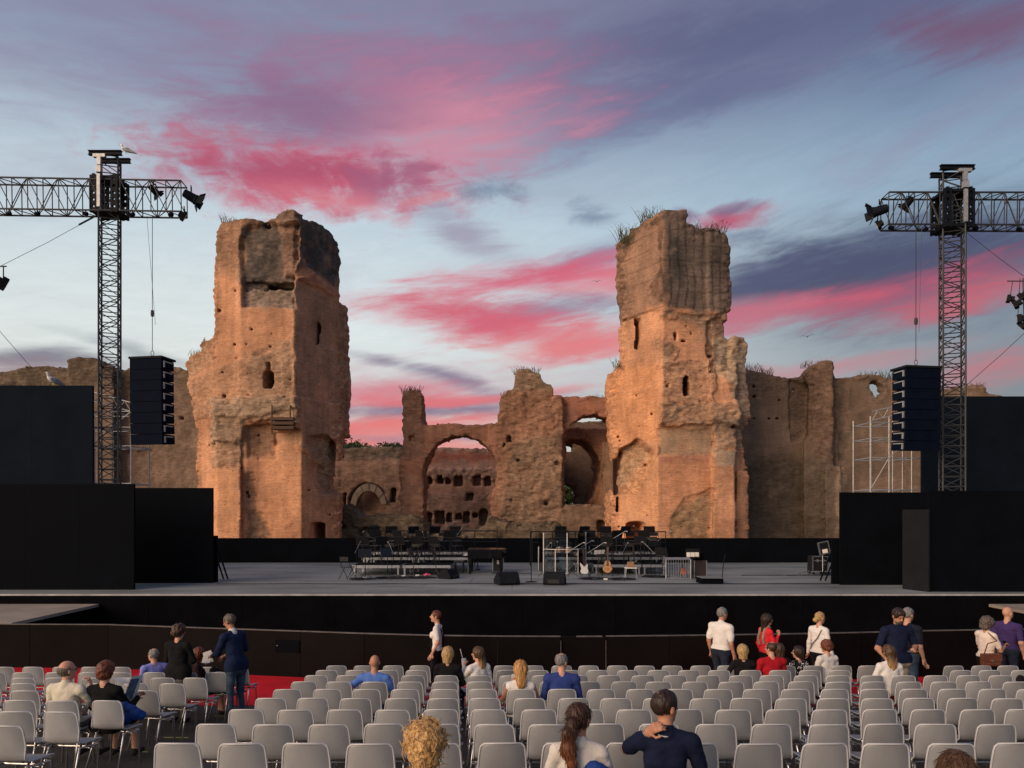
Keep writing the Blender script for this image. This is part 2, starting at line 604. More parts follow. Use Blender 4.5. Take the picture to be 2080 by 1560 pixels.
def surface_nets(F, org, h):
    """Quad surface of F = 0 (negative inside) on a grid."""
    S = F < 0
    nx, ny, nz = F.shape
    c = np.zeros((nx - 1, ny - 1, nz - 1), np.uint8)
    corners = [(i, j, k) for i in (0, 1) for j in (0, 1) for k in (0, 1)]
    for i, j, k in corners:
        c += S[i:nx - 1 + i, j:ny - 1 + j, k:nz - 1 + k]
    act = (c > 0) & (c < 8)
    idx = np.full(act.shape, -1, np.int64)
    ci, cj, ck = np.nonzero(act)
    n = len(ci)
    idx[ci, cj, ck] = np.arange(n)
    acc = np.zeros((n, 3))
    cnt = np.zeros(n)
    fv = {q: F[ci + q[0], cj + q[1], ck + q[2]].astype(np.float64) for q in corners}
    for a in corners:
        for ax in range(3):
            if a[ax]:
                continue
            b = list(a)
            b[ax] = 1
            fa, fb = fv[a], fv[tuple(b)]
            m = (fa < 0) != (fb < 0)
            t = np.where(m, fa / np.where(m, fa - fb, 1), 0)
            p = np.array(a, float)[None, :].repeat(n, 0)
            p[:, ax] += t
            acc += p * m[:, None]
            cnt += m
    V = (acc / np.maximum(cnt, 1)[:, None] + np.stack([ci, cj, ck], 1)) * h + np.asarray(org)
    Q = []
    for ax in range(3):
        sl0 = [slice(1, -1)] * 3
        sl1 = [slice(1, -1)] * 3
        sl0[ax] = slice(0, -1)
        sl1[ax] = slice(1, None)
        s0, s1 = S[tuple(sl0)], S[tuple(sl1)]
        m = s0 != s1
        e = np.stack(np.nonzero(m), 1)
        fl = s0[m]
        o = [1, 1, 1]
        o[ax] = 0
        e = e + np.array(o)
        u, v = (ax + 1) % 3, (ax + 2) % 3
        du, dv = np.zeros(3, int), np.zeros(3, int)
        du[u], dv[v] = 1, 1
        q = [idx[tuple((e - a_ * du - b_ * dv).T)] for a_, b_ in ((1, 1), (0, 1), (0, 0), (1, 0))]
        q = np.stack(q, 1)
        q[~fl] = q[~fl][:, ::-1]
        Q.append(q)
    return V, np.concatenate(Q)


def np_mesh(name, V, Q, mats_, mi=None, color=None, smooth=True):
    me = bpy.data.meshes.new(name)
    me.vertices.add(len(V))
    me.vertices.foreach_set('co', np.asarray(V, np.float32).ravel())
    me.loops.add(len(Q) * 4)
    me.loops.foreach_set('vertex_index', Q.astype(np.int32).ravel())
    me.polygons.add(len(Q))
    me.polygons.foreach_set('loop_start', np.arange(len(Q), dtype=np.int32) * 4)
    for m in mats_:
        me.materials.append(m)
    if mi is not None:
        me.polygons.foreach_set('material_index', mi.astype(np.int32))
    if color is not None:
        at = me.color_attributes.new('tint', 'FLOAT_COLOR', 'POINT')
        at.data.foreach_set('color', (color if color.shape[1] == 4 else np.concatenate([color, np.ones((len(color), 1))], 1)).astype(np.float32).ravel())
    me.update(calc_edges=True)
    me.validate()
    if smooth:
        me.shade_smooth()
    return me

# ------------------------------------------------------------------ ground
def build_ground():
    me = MB()
    ys = [-70, -30, -12, -6] + [i * 1.0 for i in range(-5, 15)] + [15.08, 16, 20, 40, 100, 400, 2500]
    xs = [-2500, -300, -60, -30, -15, -8, -4, 0, 4, 8, 15, 30, 60, 300, 2500]
    vs = [(x, y, gz(y) if y > -30 else gz(-30)) for y in ys for x in xs]
    n = len(xs)
    me.add(vs, [(j * n + i, j * n + i + 1, (j + 1) * n + i + 1, (j + 1) * n + i) for j in range(len(ys) - 1) for i in range(n - 1)])
    o = me.build('ground', MAT['floor'])
    tag(o, kind='structure')
    # dry earth the ruins stand on
    m2 = MB()
    m2.add([(-2500, 39, .004), (2500, 39, .004), (2500, 2500, .004), (-2500, 2500, .004)], [(0, 1, 2, 3)])
    tag(m2.build('terrain', MAT['earth']), kind='structure')


build_ground()


# ------------------------------------------------------------------ the ruins
def ruin_material():
    m, nt, b = principled('weathered_roman_brick', 0.9, 0, 0.2)
    N, L = nt.nodes, nt.links
    at = N.new('ShaderNodeAttribute')
    at.attribute_name = 'tint'
    tc = N.new('ShaderNodeTexCoord')

    def tex(scale, detail, stretch, rough=0.6):
        mp = N.new('ShaderNodeMapping')
        mp.inputs['Scale'].default_value = stretch
        L.new(tc.outputs['Object'], mp.inputs[0])
        n = N.new('ShaderNodeTexNoise')
        n.inputs['Scale'].default_value = scale
        n.inputs['Detail'].default_value = detail
        n.inputs['Roughness'].default_value = rough
        L.new(mp.outputs[0], n.inputs['Vector'])
        return n.outputs['Fac']

    def mrange(f, lo, hi, a=0.3, b_=0.7):
        n = N.new('ShaderNodeMapRange')
        n.inputs[1].default_value = a
        n.inputs[2].default_value = b_
        n.inputs[3].default_value = lo
        n.inputs[4].default_value = hi
        L.new(f, n.inputs[0])
        return n.outputs[0]

    def mul(a, c):
        n = N.new('ShaderNodeMix')
        n.data_type = 'RGBA'
        n.blend_type = 'MULTIPLY'
        n.inputs[0].default_value = 1
        L.new(a, n.inputs[6])
        L.new(c, n.inputs[7])
        return n.outputs[2]
    courses = tex(1.0, 4, (1.2, 1.2, 16.0))
    blotch = tex(0.35, 6, (1, 1, 1))
    drip = tex(0.9, 5, (2.2, 2.2, 0.25))
    fine = tex(5.0, 6, (1, 1, 2.0))
    c = mul(at.outputs['Color'], mrange(courses, 0.84, 1.14))
    c = mul(c, mrange(blotch, 0.70, 1.25))
    c = mul(c, mrange(fine, 0.80, 1.18))
    c = mul(c, mrange(drip, 0.82, 1.10))
    # small pits and broken bricks
    vo = N.new('ShaderNodeTexVoronoi')
    vo.inputs['Scale'].default_value = 2.6
    mpv = N.new('ShaderNodeMapping')
    mpv.inputs['Scale'].default_value = (1, 1, 2.2)
    L.new(tc.outputs['Object'], mpv.inputs[0])
    L.new(mpv.outputs[0], vo.inputs['Vector'])
    pit = N.new('ShaderNodeMath')
    pit.operation = 'MULTIPLY'
    L.new(mrange(vo.outputs['Distance'], 1.0, 0.0, 0.10, 0.24), pit.inputs[0])
    L.new(mrange(tex(0.8, 5, (1, 1, 1.6), 0.7), 0.0, 1.0, 0.50, 0.60), pit.inputs[1])
    pm = N.new('ShaderNodeMath')
    pm.operation = 'MULTIPLY'
    L.new(pit.outputs[0], pm.inputs[0])
    L.new(at.outputs['Alpha'], pm.inputs[1])
    c = mul(c, mrange(pm.outputs[0], 1.0, 0.40, 0.0, 1.0))
    # crisp broken patches where facing bricks have gone
    pt = N.new('ShaderNodeMath')
    pt.operation = 'MULTIPLY'
    L.new(mrange(tex(1.7, 8, (1, 1, 2.6), 0.72), 1.0, 0.0, 0.44, 0.56), pt.inputs[0])
    L.new(at.outputs['Alpha'], pt.inputs[1])
    c = mul(c, mrange(pt.outputs[0], 1.06, 0.70, 0.0, 1.0))
    # grey lime bloom here and there
    mx = N.new('ShaderNodeMix')
    mx.data_type = 'RGBA'
    L.new(mrange(tex(0.55, 7, (1, 1, 1.4), 0.68), 0.0, 0.42, 0.55, 0.75), mx.inputs[0])
    L.new(c, mx.inputs[6])
    mx.inputs[7].default_value = (0.40, 0.29, 0.215, 1)
    L.new(mx.outputs[2], b.inputs['Base Color'])
    bp = N.new('ShaderNodeBump')
    bp.inputs['Strength'].default_value = 0.6
    bp.inputs['Distance'].default_value = 0.08
    ad = N.new('ShaderNodeMath')
    ad.operation = 'ADD'
    L.new(courses, ad.inputs[0])
    L.new(fine, ad.inputs[1])
    ad2 = N.new('ShaderNodeMath')
    ad2.operation = 'MULTIPLY_ADD'
    L.new(pit.outputs[0], ad2.inputs[0])
    ad2.inputs[1].default_value = -1.6
    L.new(ad.outputs[0], ad2.inputs[2])
    L.new(ad2.outputs[0], bp.inputs['Height'])
    L.new(bp.outputs[0], b.inputs['Normal'])
    return m


MAT['ruin'] = ruin_material()
BRICK = (0.55, 0.285, 0.165)
CONC = (0.21, 0.165, 0.135)
DARK = (0.075, 0.068, 0.062)
RUBBLE = (0.34, 0.235, 0.16)
RED = (0.35, 0.155, 0.105)
PALE = (0.50, 0.36, 0.25)
BROWN = (0.235, 0.155, 0.105)


def arch_poly(x0, x1, ytop, ybot, rise=None, n=14):
    """An arched opening in pixels: semicircular unless rise is given."""
    hw = (x1 - x0) / 2
    rise = hw if rise is None else rise
    cx = (x0 + x1) / 2
    return [(x0, ybot)] + [(cx - hw * math.cos(PI * i / n), ytop + rise - rise * math.sin(PI * i / n)) for i in range(n + 1)] + [(x1, ybot)]


def ruin(name, label, cat, dmap, outline, bodies, regions, carves, res=0.10, seed=0.0, base=BRICK, rough=0.04, edge=0.24, cut_back=None, ztop=None, holes=(), stripes=None):
    """One mass of eroded masonry. dmap: [(px, depth)] the depth at which each pixel column is measured.
    bodies: [(plan polygon [(px, depth)], ytop, ybot)]; regions: dicts; carves: [(poly px, d0, d1, rough)]."""
    dx, dd = [p[0] for p in dmap], [p[1] for p in dmap]

    def wpt(p):
        d = float(np.interp(p[0], dx, dd))
        q = W(p[0], p[1], d)
        return (q.x, q.z)
    out = [wpt(p) for p in outline]
    xs, zs = [p[0] for p in out], [p[1] for p in out]
    plans = [([((px - CX) / FPX * d, d) for px, d in pl], wpt((pl[0][0], yt))[1] if yt is not None else 1e3, wpt((pl[0][0], yb))[1] if yb is not None else -1e3) for pl, yt, yb in bodies]
    ymin = min(p[1] for pl in plans for p in pl[0]) - 1.2
    ymax = max(p[1] for pl in plans for p in pl[0]) + 0.6
    x0, x1 = min(xs) - 0.9, max(xs) + 0.9
    z0, z1 = -0.35, max(zs) + 0.9
    X = np.arange(x0, x1, res, dtype=np.float32)
    Y = np.arange(ymin, ymax, res, dtype=np.float32)
    Z = np.arange(z0, z1, res, dtype=np.float32)
    gx, gzz = X[:, None], Z[None, :]
    OUT = poly_sdf(gx, gzz, out)
    for h in holes:
        OUT = np.maximum(OUT, -poly_sdf(gx, gzz, [wpt(p) for p in h]))
    DISP = np.zeros_like(OUT)
    ROUGH = np.full_like(OUT, rough)
    ROUGH = np.maximum(ROUGH, edge * sstep(-0.9, -0.05, OUT))
    wob = fbm(gx * 0.9 + seed, np.zeros_like(OUT) + 3.3, gzz * 0.9, 4) * 1.1
    for r in regions:
        if 'disp' not in r and 'rough' not in r:
            continue
        s = poly_sdf(gx, gzz, [wpt(p) for p in r['poly']]) + wob * r.get('wob', 1.0)
        w = sstep(r.get('soft', 0.12), -r.get('soft', 0.12), s)
        DISP += w * r.get('disp', 0.0)
        if 'rough' in r:
            ROUGH = np.where(w > 0.5, np.maximum(ROUGH, r['rough']), ROUGH)
    PL = None
    px, py = X[:, None, None], Y[None, :, None]
    pz = Z[None, None, :]
    for pl, zt, zb in plans:
        s2 = poly_sdf(X[:, None], Y[None, :], pl).astype(np.float32)[:, :, None]
        s = s2
        if zt < 900:
            s = np.maximum(s, pz - np.float32(zt))
        if zb > -900:
            s = np.maximum(s, np.float32(zb) - pz)
        s = np.broadcast_to(s, (len(X), len(Y), len(Z))) if s.shape[2] == 1 else s
        PL = s if PL is None else np.minimum(PL, s)
    F = np.maximum(PL, OUT.astype(np.float32)[:, None, :])
    F = F - DISP.astype(np.float32)[:, None, :]
    for c in carves:
        s = poly_sdf(gx, gzz, [wpt(p) for p in c[0]]).astype(np.float32)[:, None, :]
        s = np.maximum(s, np.maximum(np.float32(c[1]) - py, py - np.float32(c[2])))
        F = np.maximum(F, -s)
    band = np.abs(F) < 0.9
    bi, bj, bk = np.nonzero(band)
    xx, yy, zz = X[bi], Y[bj], Z[bk]
    n1 = fbm(xx * 0.55 + seed, yy * 0.55, zz * 0.75, 5, 0.62)
    n2 = fbm(xx * 1.9 + seed, yy * 1.9, zz * 3.4, 3, 0.6)
    rr = ROUGH[bi, bk].astype(np.float32)
    F[bi, bj, bk] += (n1 * 2.2 + n2 * 1.7) * rr + n1 * 0.10
    F[:, :, 0] = 1
    F[0] = 1
    F[-1] = 1
    F[:, 0] = 1
    F[:, -1] = 1
    V, Q = surface_nets(F, (X[0], Y[0], Z[0]), res)
    del F, PL, band
    # colours: kinds of masonry, stains, shade tinted into a face
    vx, vy, vz = V[:, 0], V[:, 1], V[:, 2]
    colr = np.tile(np.array(base), (len(V), 1))
    nn = fbm(vx * 0.9 + seed, vy * 0.9, vz * 0.9, 5, 0.6)
    n3 = fbm(vx * 0.35 + 40 + seed, vy * 0.35, vz * 0.35, 4, 0.6)
    colr = colr * (1 + n3[:, None] * 0.5)
    wv = nn * 1.6
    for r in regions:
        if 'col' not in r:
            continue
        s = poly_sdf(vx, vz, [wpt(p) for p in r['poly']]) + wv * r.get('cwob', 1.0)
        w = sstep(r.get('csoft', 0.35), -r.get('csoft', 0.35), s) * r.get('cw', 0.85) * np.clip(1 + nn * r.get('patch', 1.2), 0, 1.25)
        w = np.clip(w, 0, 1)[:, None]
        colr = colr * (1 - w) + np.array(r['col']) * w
    if stripes is not None:
        poly, sx, sz, amt = stripes
        s = poly_sdf(vx, vz, [wpt(p) for p in poly]) + wv * 0.6
        wob2 = fbm(vx * 0.5, vy * 0.5, vz * 0.5, 3) * 0.5
        t = vx * 0.8 + vy * 0.6
        v1 = np.abs(((t + wob2) / sx) % 1 - 0.5) < 0.5 * 0.26
        h1 = np.abs(((vz + wob2 * 0.4) / sz) % 1 - 0.5) < 0.5 * 0.08
        k = (np.maximum(v1 * np.clip(0.75 + nn * 2.4, 0, 1), h1 * np.clip(0.6 + n3 * 2, 0, 1)) * amt * (s < 0))[:, None]
        colr = colr * (1 - k)
    ri = np.clip(((vx - X[0]) / res).astype(int), 0, len(X) - 1)
    rk = np.clip(((vz - Z[0]) / res).astype(int), 0, len(Z) - 1)
    alpha = np.clip(ROUGH[ri, rk] * 5.5 + nn * 0.9, 0.12, 1.0)
    me = np_mesh(name, V, Q, [MAT['ruin']], color=np.concatenate([np.clip(colr, 0.01, 0.9), alpha[:, None]], 1))
    o = bpy.data.objects.new(name, me)
    COL.objects.link(o)
    tag(o, label, cat)
    return o


def hole_list(pts, d0, d1, r=2.2):
    return [([(x - r, y - r * .8), (x + r, y - r * .8), (x + r, y + r * .8), (x - r, y + r * .8)], d0, d1) for x, y in pts]


rnd = random.Random(5)

# --- the tower on the left
L_OUT = [(403, 1139), (403, 985), (401, 900), (400, 850), (397, 830), (388, 800), (378, 770), (373, 735), (380, 722), (408, 716), (412, 695), (438, 690),
         (443, 683), (444, 640), (443, 560), (446, 520), (448, 480), (455, 452), (470, 447), (510, 442), (545, 446), (560, 442), (563, 433), (590, 430),
         (610, 436), (650, 455), (668, 470), (680, 490), (687, 515), (685, 545), (685, 595), (698, 604), (703, 630), (703, 660), (701, 700), (698, 730),
         (698, 760), (702, 790), (705, 830), (704, 850), (697, 868), (686, 885), (683, 900), (690, 915), (688, 930), (684, 950), (688, 1000), (693, 1010), (693, 1139)]
L_MAP = [(370, 62.6), (443, 62.0), (489, 60), (600, 60), (705, 65.5)]
L_BOD = [
    ([(438, 62.2), (489, 60.0), (598, 60.0), (690, 64.8), (676, 69), (480, 69)], None, 598),
    ([(438, 62.2), (489, 60.0), (598, 60.0), (708, 66.0), (694, 70), (480, 70)], 590, 870),
    ([(366, 63.5), (440, 61.0), (500, 60.2), (560, 61), (560, 70), (390, 70)], None, None),
    ([(395, 62.4), (440, 60.6), (500, 60.6), (612, 60.4), (698, 64.6), (688, 69), (420, 70)], 820, None),
    ([(441, 59.6), (489, 59.6), (489, 62), (441, 62)], 958, None),
    ([(441, 59.9), (489, 60.0), (489, 62), (441, 62)], 838, 960),
]
L_REG = [
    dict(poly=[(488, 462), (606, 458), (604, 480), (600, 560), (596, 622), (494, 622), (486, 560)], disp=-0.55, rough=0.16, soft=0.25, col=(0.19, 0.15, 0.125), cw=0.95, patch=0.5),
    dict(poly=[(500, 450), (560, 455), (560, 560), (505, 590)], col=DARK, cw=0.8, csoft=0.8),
    dict(poly=[(565, 452), (612, 455), (618, 520), (600, 560), (575, 560)], disp=0.3, rough=0.2, col=(0.33, 0.19, 0.13), cw=0.9),
    dict(poly=[(440, 446), (488, 446), (489, 558), (440, 558)], rough=0.13, col=(0.34, 0.2, 0.13), cw=0.85),
    dict(poly=[(505, 575), (600, 565), (598, 625), (494, 625)], rough=0.2, disp=0.08, soft=0.4, col=(0.30, 0.23, 0.18), cw=0.8),
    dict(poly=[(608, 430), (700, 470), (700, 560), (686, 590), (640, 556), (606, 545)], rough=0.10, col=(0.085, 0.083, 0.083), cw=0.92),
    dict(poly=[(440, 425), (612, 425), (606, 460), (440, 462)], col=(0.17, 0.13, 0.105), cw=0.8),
    dict(poly=[(600, 560), (640, 556), (690, 596), (690, 602), (660, 592), (600, 568)], disp=0.22, rough=0.08, col=RED, cw=0.7),
    dict(poly=[(598, 570), (660, 592), (705, 610), (712, 860), (690, 900), (628, 880), (604, 820), (598, 676)], col=(0.34, 0.215, 0.15), cw=0.6, csoft=0.25, cwob=0.3),  # shade of the unlit right face put into its tint
    dict(poly=[(596, 674), (640, 694), (706, 722), (706, 1000), (596, 900)], disp=0.22, rough=0.07, soft=0.08, wob=0.5),
    dict(poly=[(370, 776), (447, 750), (520, 728), (562, 712), (580, 690), (600, 676), (606, 830), (500, 852), (400, 852)], disp=0.16, rough=0.13, soft=0.08, wob=0.5, col=(0.42, 0.26, 0.165), cw=0.55),
    dict(poly=[(500, 716), (598, 690), (600, 830), (505, 835)], rough=0.15, col=RUBBLE, cw=0.55),
    dict(poly=[(438, 815), (610, 812), (612, 862), (556, 850), (500, 858), (490, 905), (440, 900)], disp=0.28, rough=0.24, col=(0.40, 0.29, 0.20), cw=0.75),
    dict(poly=[(438, 860), (490, 870), (488, 955), (438, 955)], rough=0.2, col=PALE, cw=0.5),
    dict(poly=[(496, 866), (556, 858), (556, 930), (498, 930)], disp=-0.25, rough=0.12, soft=0.1, col=BROWN, cw=0.5),
    dict(poly=[(552, 876), (612, 872), (612, 902), (552, 902)], disp=-0.35, soft=0.08, wob=0.2, col=(0.40, 0.28, 0.19), cw=0.5),
    dict(poly=[(497, 960), (512, 960), (516, 1095), (497, 1095)], disp=-0.12, rough=0.18, col=BROWN, cw=0.8),
    dict(poly=[(500, 1042), (528, 1042), (545, 1080), (548, 1110), (500, 1110)], disp=-0.15, rough=0.16, col=BROWN, cw=0.85),
    dict(poly=[(575, 1062), (606, 1050), (610, 1090), (560, 1085)], rough=0.1, col=RED, cw=0.7),
    dict(poly=[(628, 888), (660, 884), (685, 905), (690, 1000), (650, 1010), (640, 950), (632, 920)], disp=-0.75, rough=0.24, col=(0.36, 0.26, 0.185), cw=0.85),
    dict(poly=[(366, 690), (443, 690), (442, 745), (370, 765)], rough=0.2, col=(0.36, 0.23, 0.15), cw=0.7),
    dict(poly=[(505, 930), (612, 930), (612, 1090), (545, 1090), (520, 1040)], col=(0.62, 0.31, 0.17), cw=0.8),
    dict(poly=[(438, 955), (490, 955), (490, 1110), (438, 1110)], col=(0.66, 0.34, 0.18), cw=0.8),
]
L_CARVE = [
    (arch_poly(536, 555, 750, 792, 12), 55, 63.5),
    ([(543, 735), (549, 735), (552, 752), (540, 752)], 55, 60.6),
    (arch_poly(639, 648, 652, 700, 6), 55, 66),
    (arch_poly(631, 665, 1059, 1139, 8), 55, 66),
]
for x, y in [(478, 590), (453, 598), (452, 634), (510, 668), (551, 677), (476, 699), (449, 702), (500, 699), (549, 703), (480, 727), (446, 729), (551, 727), (576, 727), (442, 751), (396, 758), (457, 759),
             (434, 783), (505, 803), (460, 806), (541, 807), (580, 807), (517, 882), (434, 906), (517, 923), (550, 923), (457, 989), (468, 987), (497, 1001), (501, 1008), (659, 922), (628, 948), (628, 996), (629, 1046), (672, 1046), (590, 771), (505, 760)]:
    L_CARVE += hole_list([(x, y)], 55, 62.6 if x < 612 else 66, rnd.uniform(1.2, 2.2))
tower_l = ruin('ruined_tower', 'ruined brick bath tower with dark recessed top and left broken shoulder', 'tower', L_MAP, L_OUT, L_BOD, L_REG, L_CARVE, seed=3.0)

# --- the tower on the right
R_OUT = [(1242, 1139), (1242, 1000), (1250, 995), (1247, 960), (1250, 925), (1243, 890), (1238, 860), (1235, 830), (1232, 800), (1233, 775), (1240, 755),
         (1258, 742), (1262, 735), (1262, 700), (1260, 680), (1258, 665), (1268, 655), (1275, 640), (1272, 620), (1266, 600), (1262, 570), (1260, 540),
         (1259, 500), (1262, 490), (1290, 464), (1310, 454), (1335, 441), (1352, 432), (1385, 432), (1391, 440), (1392, 457), (1420, 468), (1450, 474),
         (1470, 484), (1476, 500), (1476, 540), (1478, 570), (1480, 610), (1478, 640), (1480, 685), (1500, 687), (1512, 696), (1514, 735), (1512, 750),
         (1516, 775), (1520, 790), (1518, 815), (1522, 830), (1520, 860), (1512, 870), (1508, 880), (1512, 920), (1520, 950), (1521, 1139)]
R_MAP = [(1230, 65), (1345, 60), (1476, 60.8), (1525, 61.5)]
R_BOD = [
    ([(1256, 65.0), (1346, 60.0), (1478, 60.9), (1500, 67.5), (1288, 68.5)], None, 745),
    ([(1228, 66), (1346, 60.0), (1478, 60.9), (1500, 69), (1262, 69.5)], 738, 880),
    ([(1440, 60.4), (1495, 61.0), (1530, 61.8), (1530, 69), (1420, 70)], None, None),
    ([(1225, 65.5), (1336, 60.3), (1444, 60.3), (1470, 60.3), (1500, 69), (1268, 69)], 800, None),
    ([(1447, 59.5), (1493, 59.5), (1493, 62), (1447, 62)], 945, None),
    ([(1495, 60.6), (1521, 60.8), (1521, 64), (1495, 64)], 955, None),
    ([(1445, 59.9), (1494, 60.0), (1494, 62), (1445, 62)], 740, 950),
    ([(1218, 66.5), (1265, 64.0), (1265, 70), (1240, 71)], 1000, None),
]
R_REG = [
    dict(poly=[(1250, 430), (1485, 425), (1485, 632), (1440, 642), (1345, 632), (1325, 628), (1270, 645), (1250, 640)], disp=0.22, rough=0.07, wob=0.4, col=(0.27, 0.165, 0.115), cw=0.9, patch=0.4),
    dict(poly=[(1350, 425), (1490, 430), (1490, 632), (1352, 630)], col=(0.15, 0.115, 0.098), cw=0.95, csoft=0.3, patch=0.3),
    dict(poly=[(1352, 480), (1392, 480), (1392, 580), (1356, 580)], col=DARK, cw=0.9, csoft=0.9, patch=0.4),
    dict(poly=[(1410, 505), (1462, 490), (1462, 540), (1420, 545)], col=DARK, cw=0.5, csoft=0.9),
    dict(poly=[(1256, 430), (1330, 430), (1300, 470), (1262, 500)], rough=0.12, col=(0.16, 0.12, 0.08), cw=0.8),
    dict(poly=[(1346, 628), (1440, 640), (1470, 650), (1470, 690), (1430, 665), (1346, 645)], rough=0.2, disp=0.1, col=(0.29, 0.205, 0.15), cw=0.75),
    dict(poly=[(1434, 655), (1480, 650), (1482, 760), (1440, 760)], disp=-0.35, rough=0.16, col=BROWN, cw=0.8),
    dict(poly=[(1448, 690), (1520, 685), (1525, 850), (1500, 860), (1480, 800), (1455, 760)], rough=0.24, disp=0.1, col=(0.46, 0.37, 0.27), cw=0.7),
    dict(poly=[(1335, 690), (1372, 706), (1368, 740), (1335, 745)], rough=0.2, disp=0.1, col=RUBBLE, cw=0.7),
    dict(poly=[(1345, 738), (1447, 728), (1448, 820), (1345, 820)], rough=0.17, disp=0.12, col=(0.42, 0.26, 0.17), cw=0.6),
    dict(poly=[(1340, 818), (1450, 822), (1500, 830), (1498, 870), (1450, 868), (1340, 862)], disp=0.3, rough=0.26, col=(0.36, 0.24, 0.16), cw=0.8),
    dict(poly=[(1338, 872), (1444, 870), (1444, 925), (1338, 925)], disp=-0.15, col=(0.30, 0.225, 0.155), cw=0.75, csoft=0.2, cwob=0.5),
    dict(poly=[(1338, 925), (1444, 925), (1444, 942), (1338, 942)], col=RED, cw=0.6, csoft=0.15, cwob=0.3),
    dict(poly=[(1448, 915), (1493, 915), (1493, 950), (1448, 950)], col=(0.34, 0.27, 0.20), cw=0.8, csoft=0.12, cwob=0.3),
    dict(poly=[(1448, 850), (1515, 850), (1512, 915), (1448, 915)], rough=0.2, col=(0.33, 0.25, 0.19), cw=0.7),
    dict(poly=[(1366, 1040), (1390, 1010), (1442, 995), (1443, 1095), (1370, 1110), (1360, 1070)], disp=-0.12, rough=0.17, col=(0.33, 0.215, 0.125), cw=0.9),
    dict(poly=[(1262, 912), (1296, 890), (1330, 920), (1318, 985), (1300, 1008), (1250, 1005), (1248, 960)], disp=-0.7, rough=0.28, col=(0.44, 0.29, 0.18), cw=0.8),
    dict(poly=[(1272, 1035), (1312, 1020), (1326, 1060), (1272, 1062)], col=PALE, cw=0.4),
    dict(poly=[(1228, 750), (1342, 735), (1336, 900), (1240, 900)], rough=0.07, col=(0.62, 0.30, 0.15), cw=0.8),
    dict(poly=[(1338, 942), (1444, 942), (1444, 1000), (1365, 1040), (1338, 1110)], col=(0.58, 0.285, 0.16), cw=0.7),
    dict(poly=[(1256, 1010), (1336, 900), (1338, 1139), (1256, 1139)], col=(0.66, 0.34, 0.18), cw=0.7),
    dict(poly=[(1228, 500), (1276, 500), (1276, 700), (1228, 900)], rough=0.16),
]
R_CARVE = [
    ([(1291, 640), (1306, 642), (1304, 680), (1301, 706), (1292, 704), (1294, 680)], 55, 64.5),
    (arch_poly(1386, 1401, 760, 806, 8), 55, 63.5),
    (arch_poly(1273, 1312, 1059, 1139, 7), 55, 66),
    ([(1252, 1008), (1259, 1008), (1259, 1041), (1252, 1041)], 55, 66),
]
for x, y in [(1395, 663), (1373, 680), (1388, 692), (1405, 677), (1427, 677), (1441, 682), (1440, 713), (1382, 713), (1435, 700), (1396, 666), (1293, 803), (1357, 784), (1424, 768), (1447, 767), (1442, 813), (1458, 759),
             (1485, 869), (1500, 869), (1299, 865), (1313, 866), (1257, 886), (1260, 895), (1318, 942), (1299, 907), (1280, 830), (1266, 770), (1310, 790), (1325, 840), (1255, 815), (1440, 1072), (1387, 1071), (1247, 1047), (1315, 1048), (1258, 1070)]:
    R_CARVE += hole_list([(x, y)], 55, 62 if x > 1336 else 65, rnd.uniform(1.1, 2.0))
R_CARVE += [([(1384, 691), (1393, 691), (1393, 694), (1384, 694)], 55, 61.5), ([(1370, 675), (1374, 675), (1374, 692), (1370, 692)], 55, 60.8)]
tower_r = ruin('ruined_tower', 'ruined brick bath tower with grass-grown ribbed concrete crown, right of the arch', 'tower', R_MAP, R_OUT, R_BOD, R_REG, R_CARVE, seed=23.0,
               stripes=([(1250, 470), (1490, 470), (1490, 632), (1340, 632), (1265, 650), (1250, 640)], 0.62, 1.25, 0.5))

# --- arch and pier between the towers
M_MAP = [(800, 72), (1260, 72)]
M_OUT = [(815, 1139), (815, 1005), (812, 985), (818, 930), (820, 900), (817, 800), (825, 795), (850, 795), (857, 805), (858, 850), (863, 862), (1005, 864),
         (1013, 858), (1016, 830), (1018, 808), (1045, 795), (1046, 762), (1055, 756), (1095, 765), (1100, 780), (1118, 787), (1121, 808), (1230, 806), (1275, 800), (1275, 1139)]
arch1 = [(862, 1145)] + [(936 - 74 * math.cos(PI * i / 16), 960 - 76 * math.sin(PI * i / 16)) for i in range(17)] + [(1008, 985), (992, 1010), (1000, 1050), (992, 1145)]
arch2 = [(1146, 1145), (1147, 900)] + [(1208 - 62 * math.cos(PI * i / 14), 898 - 55 * math.sin(PI * i / 14)) for i in range(11)] + [(1285, 850), (1285, 1145)]
M_BOD = [([(812, 71.6), (1280, 71.6), (1280, 74.6), (812, 74.6)], None, None), ([(990, 70.6), (1143, 70.6), (1143, 75.5), (1000, 75.5)], None, None), ([(812, 71.0), (862, 71.0), (862, 75), (812, 75)], 930, None)]
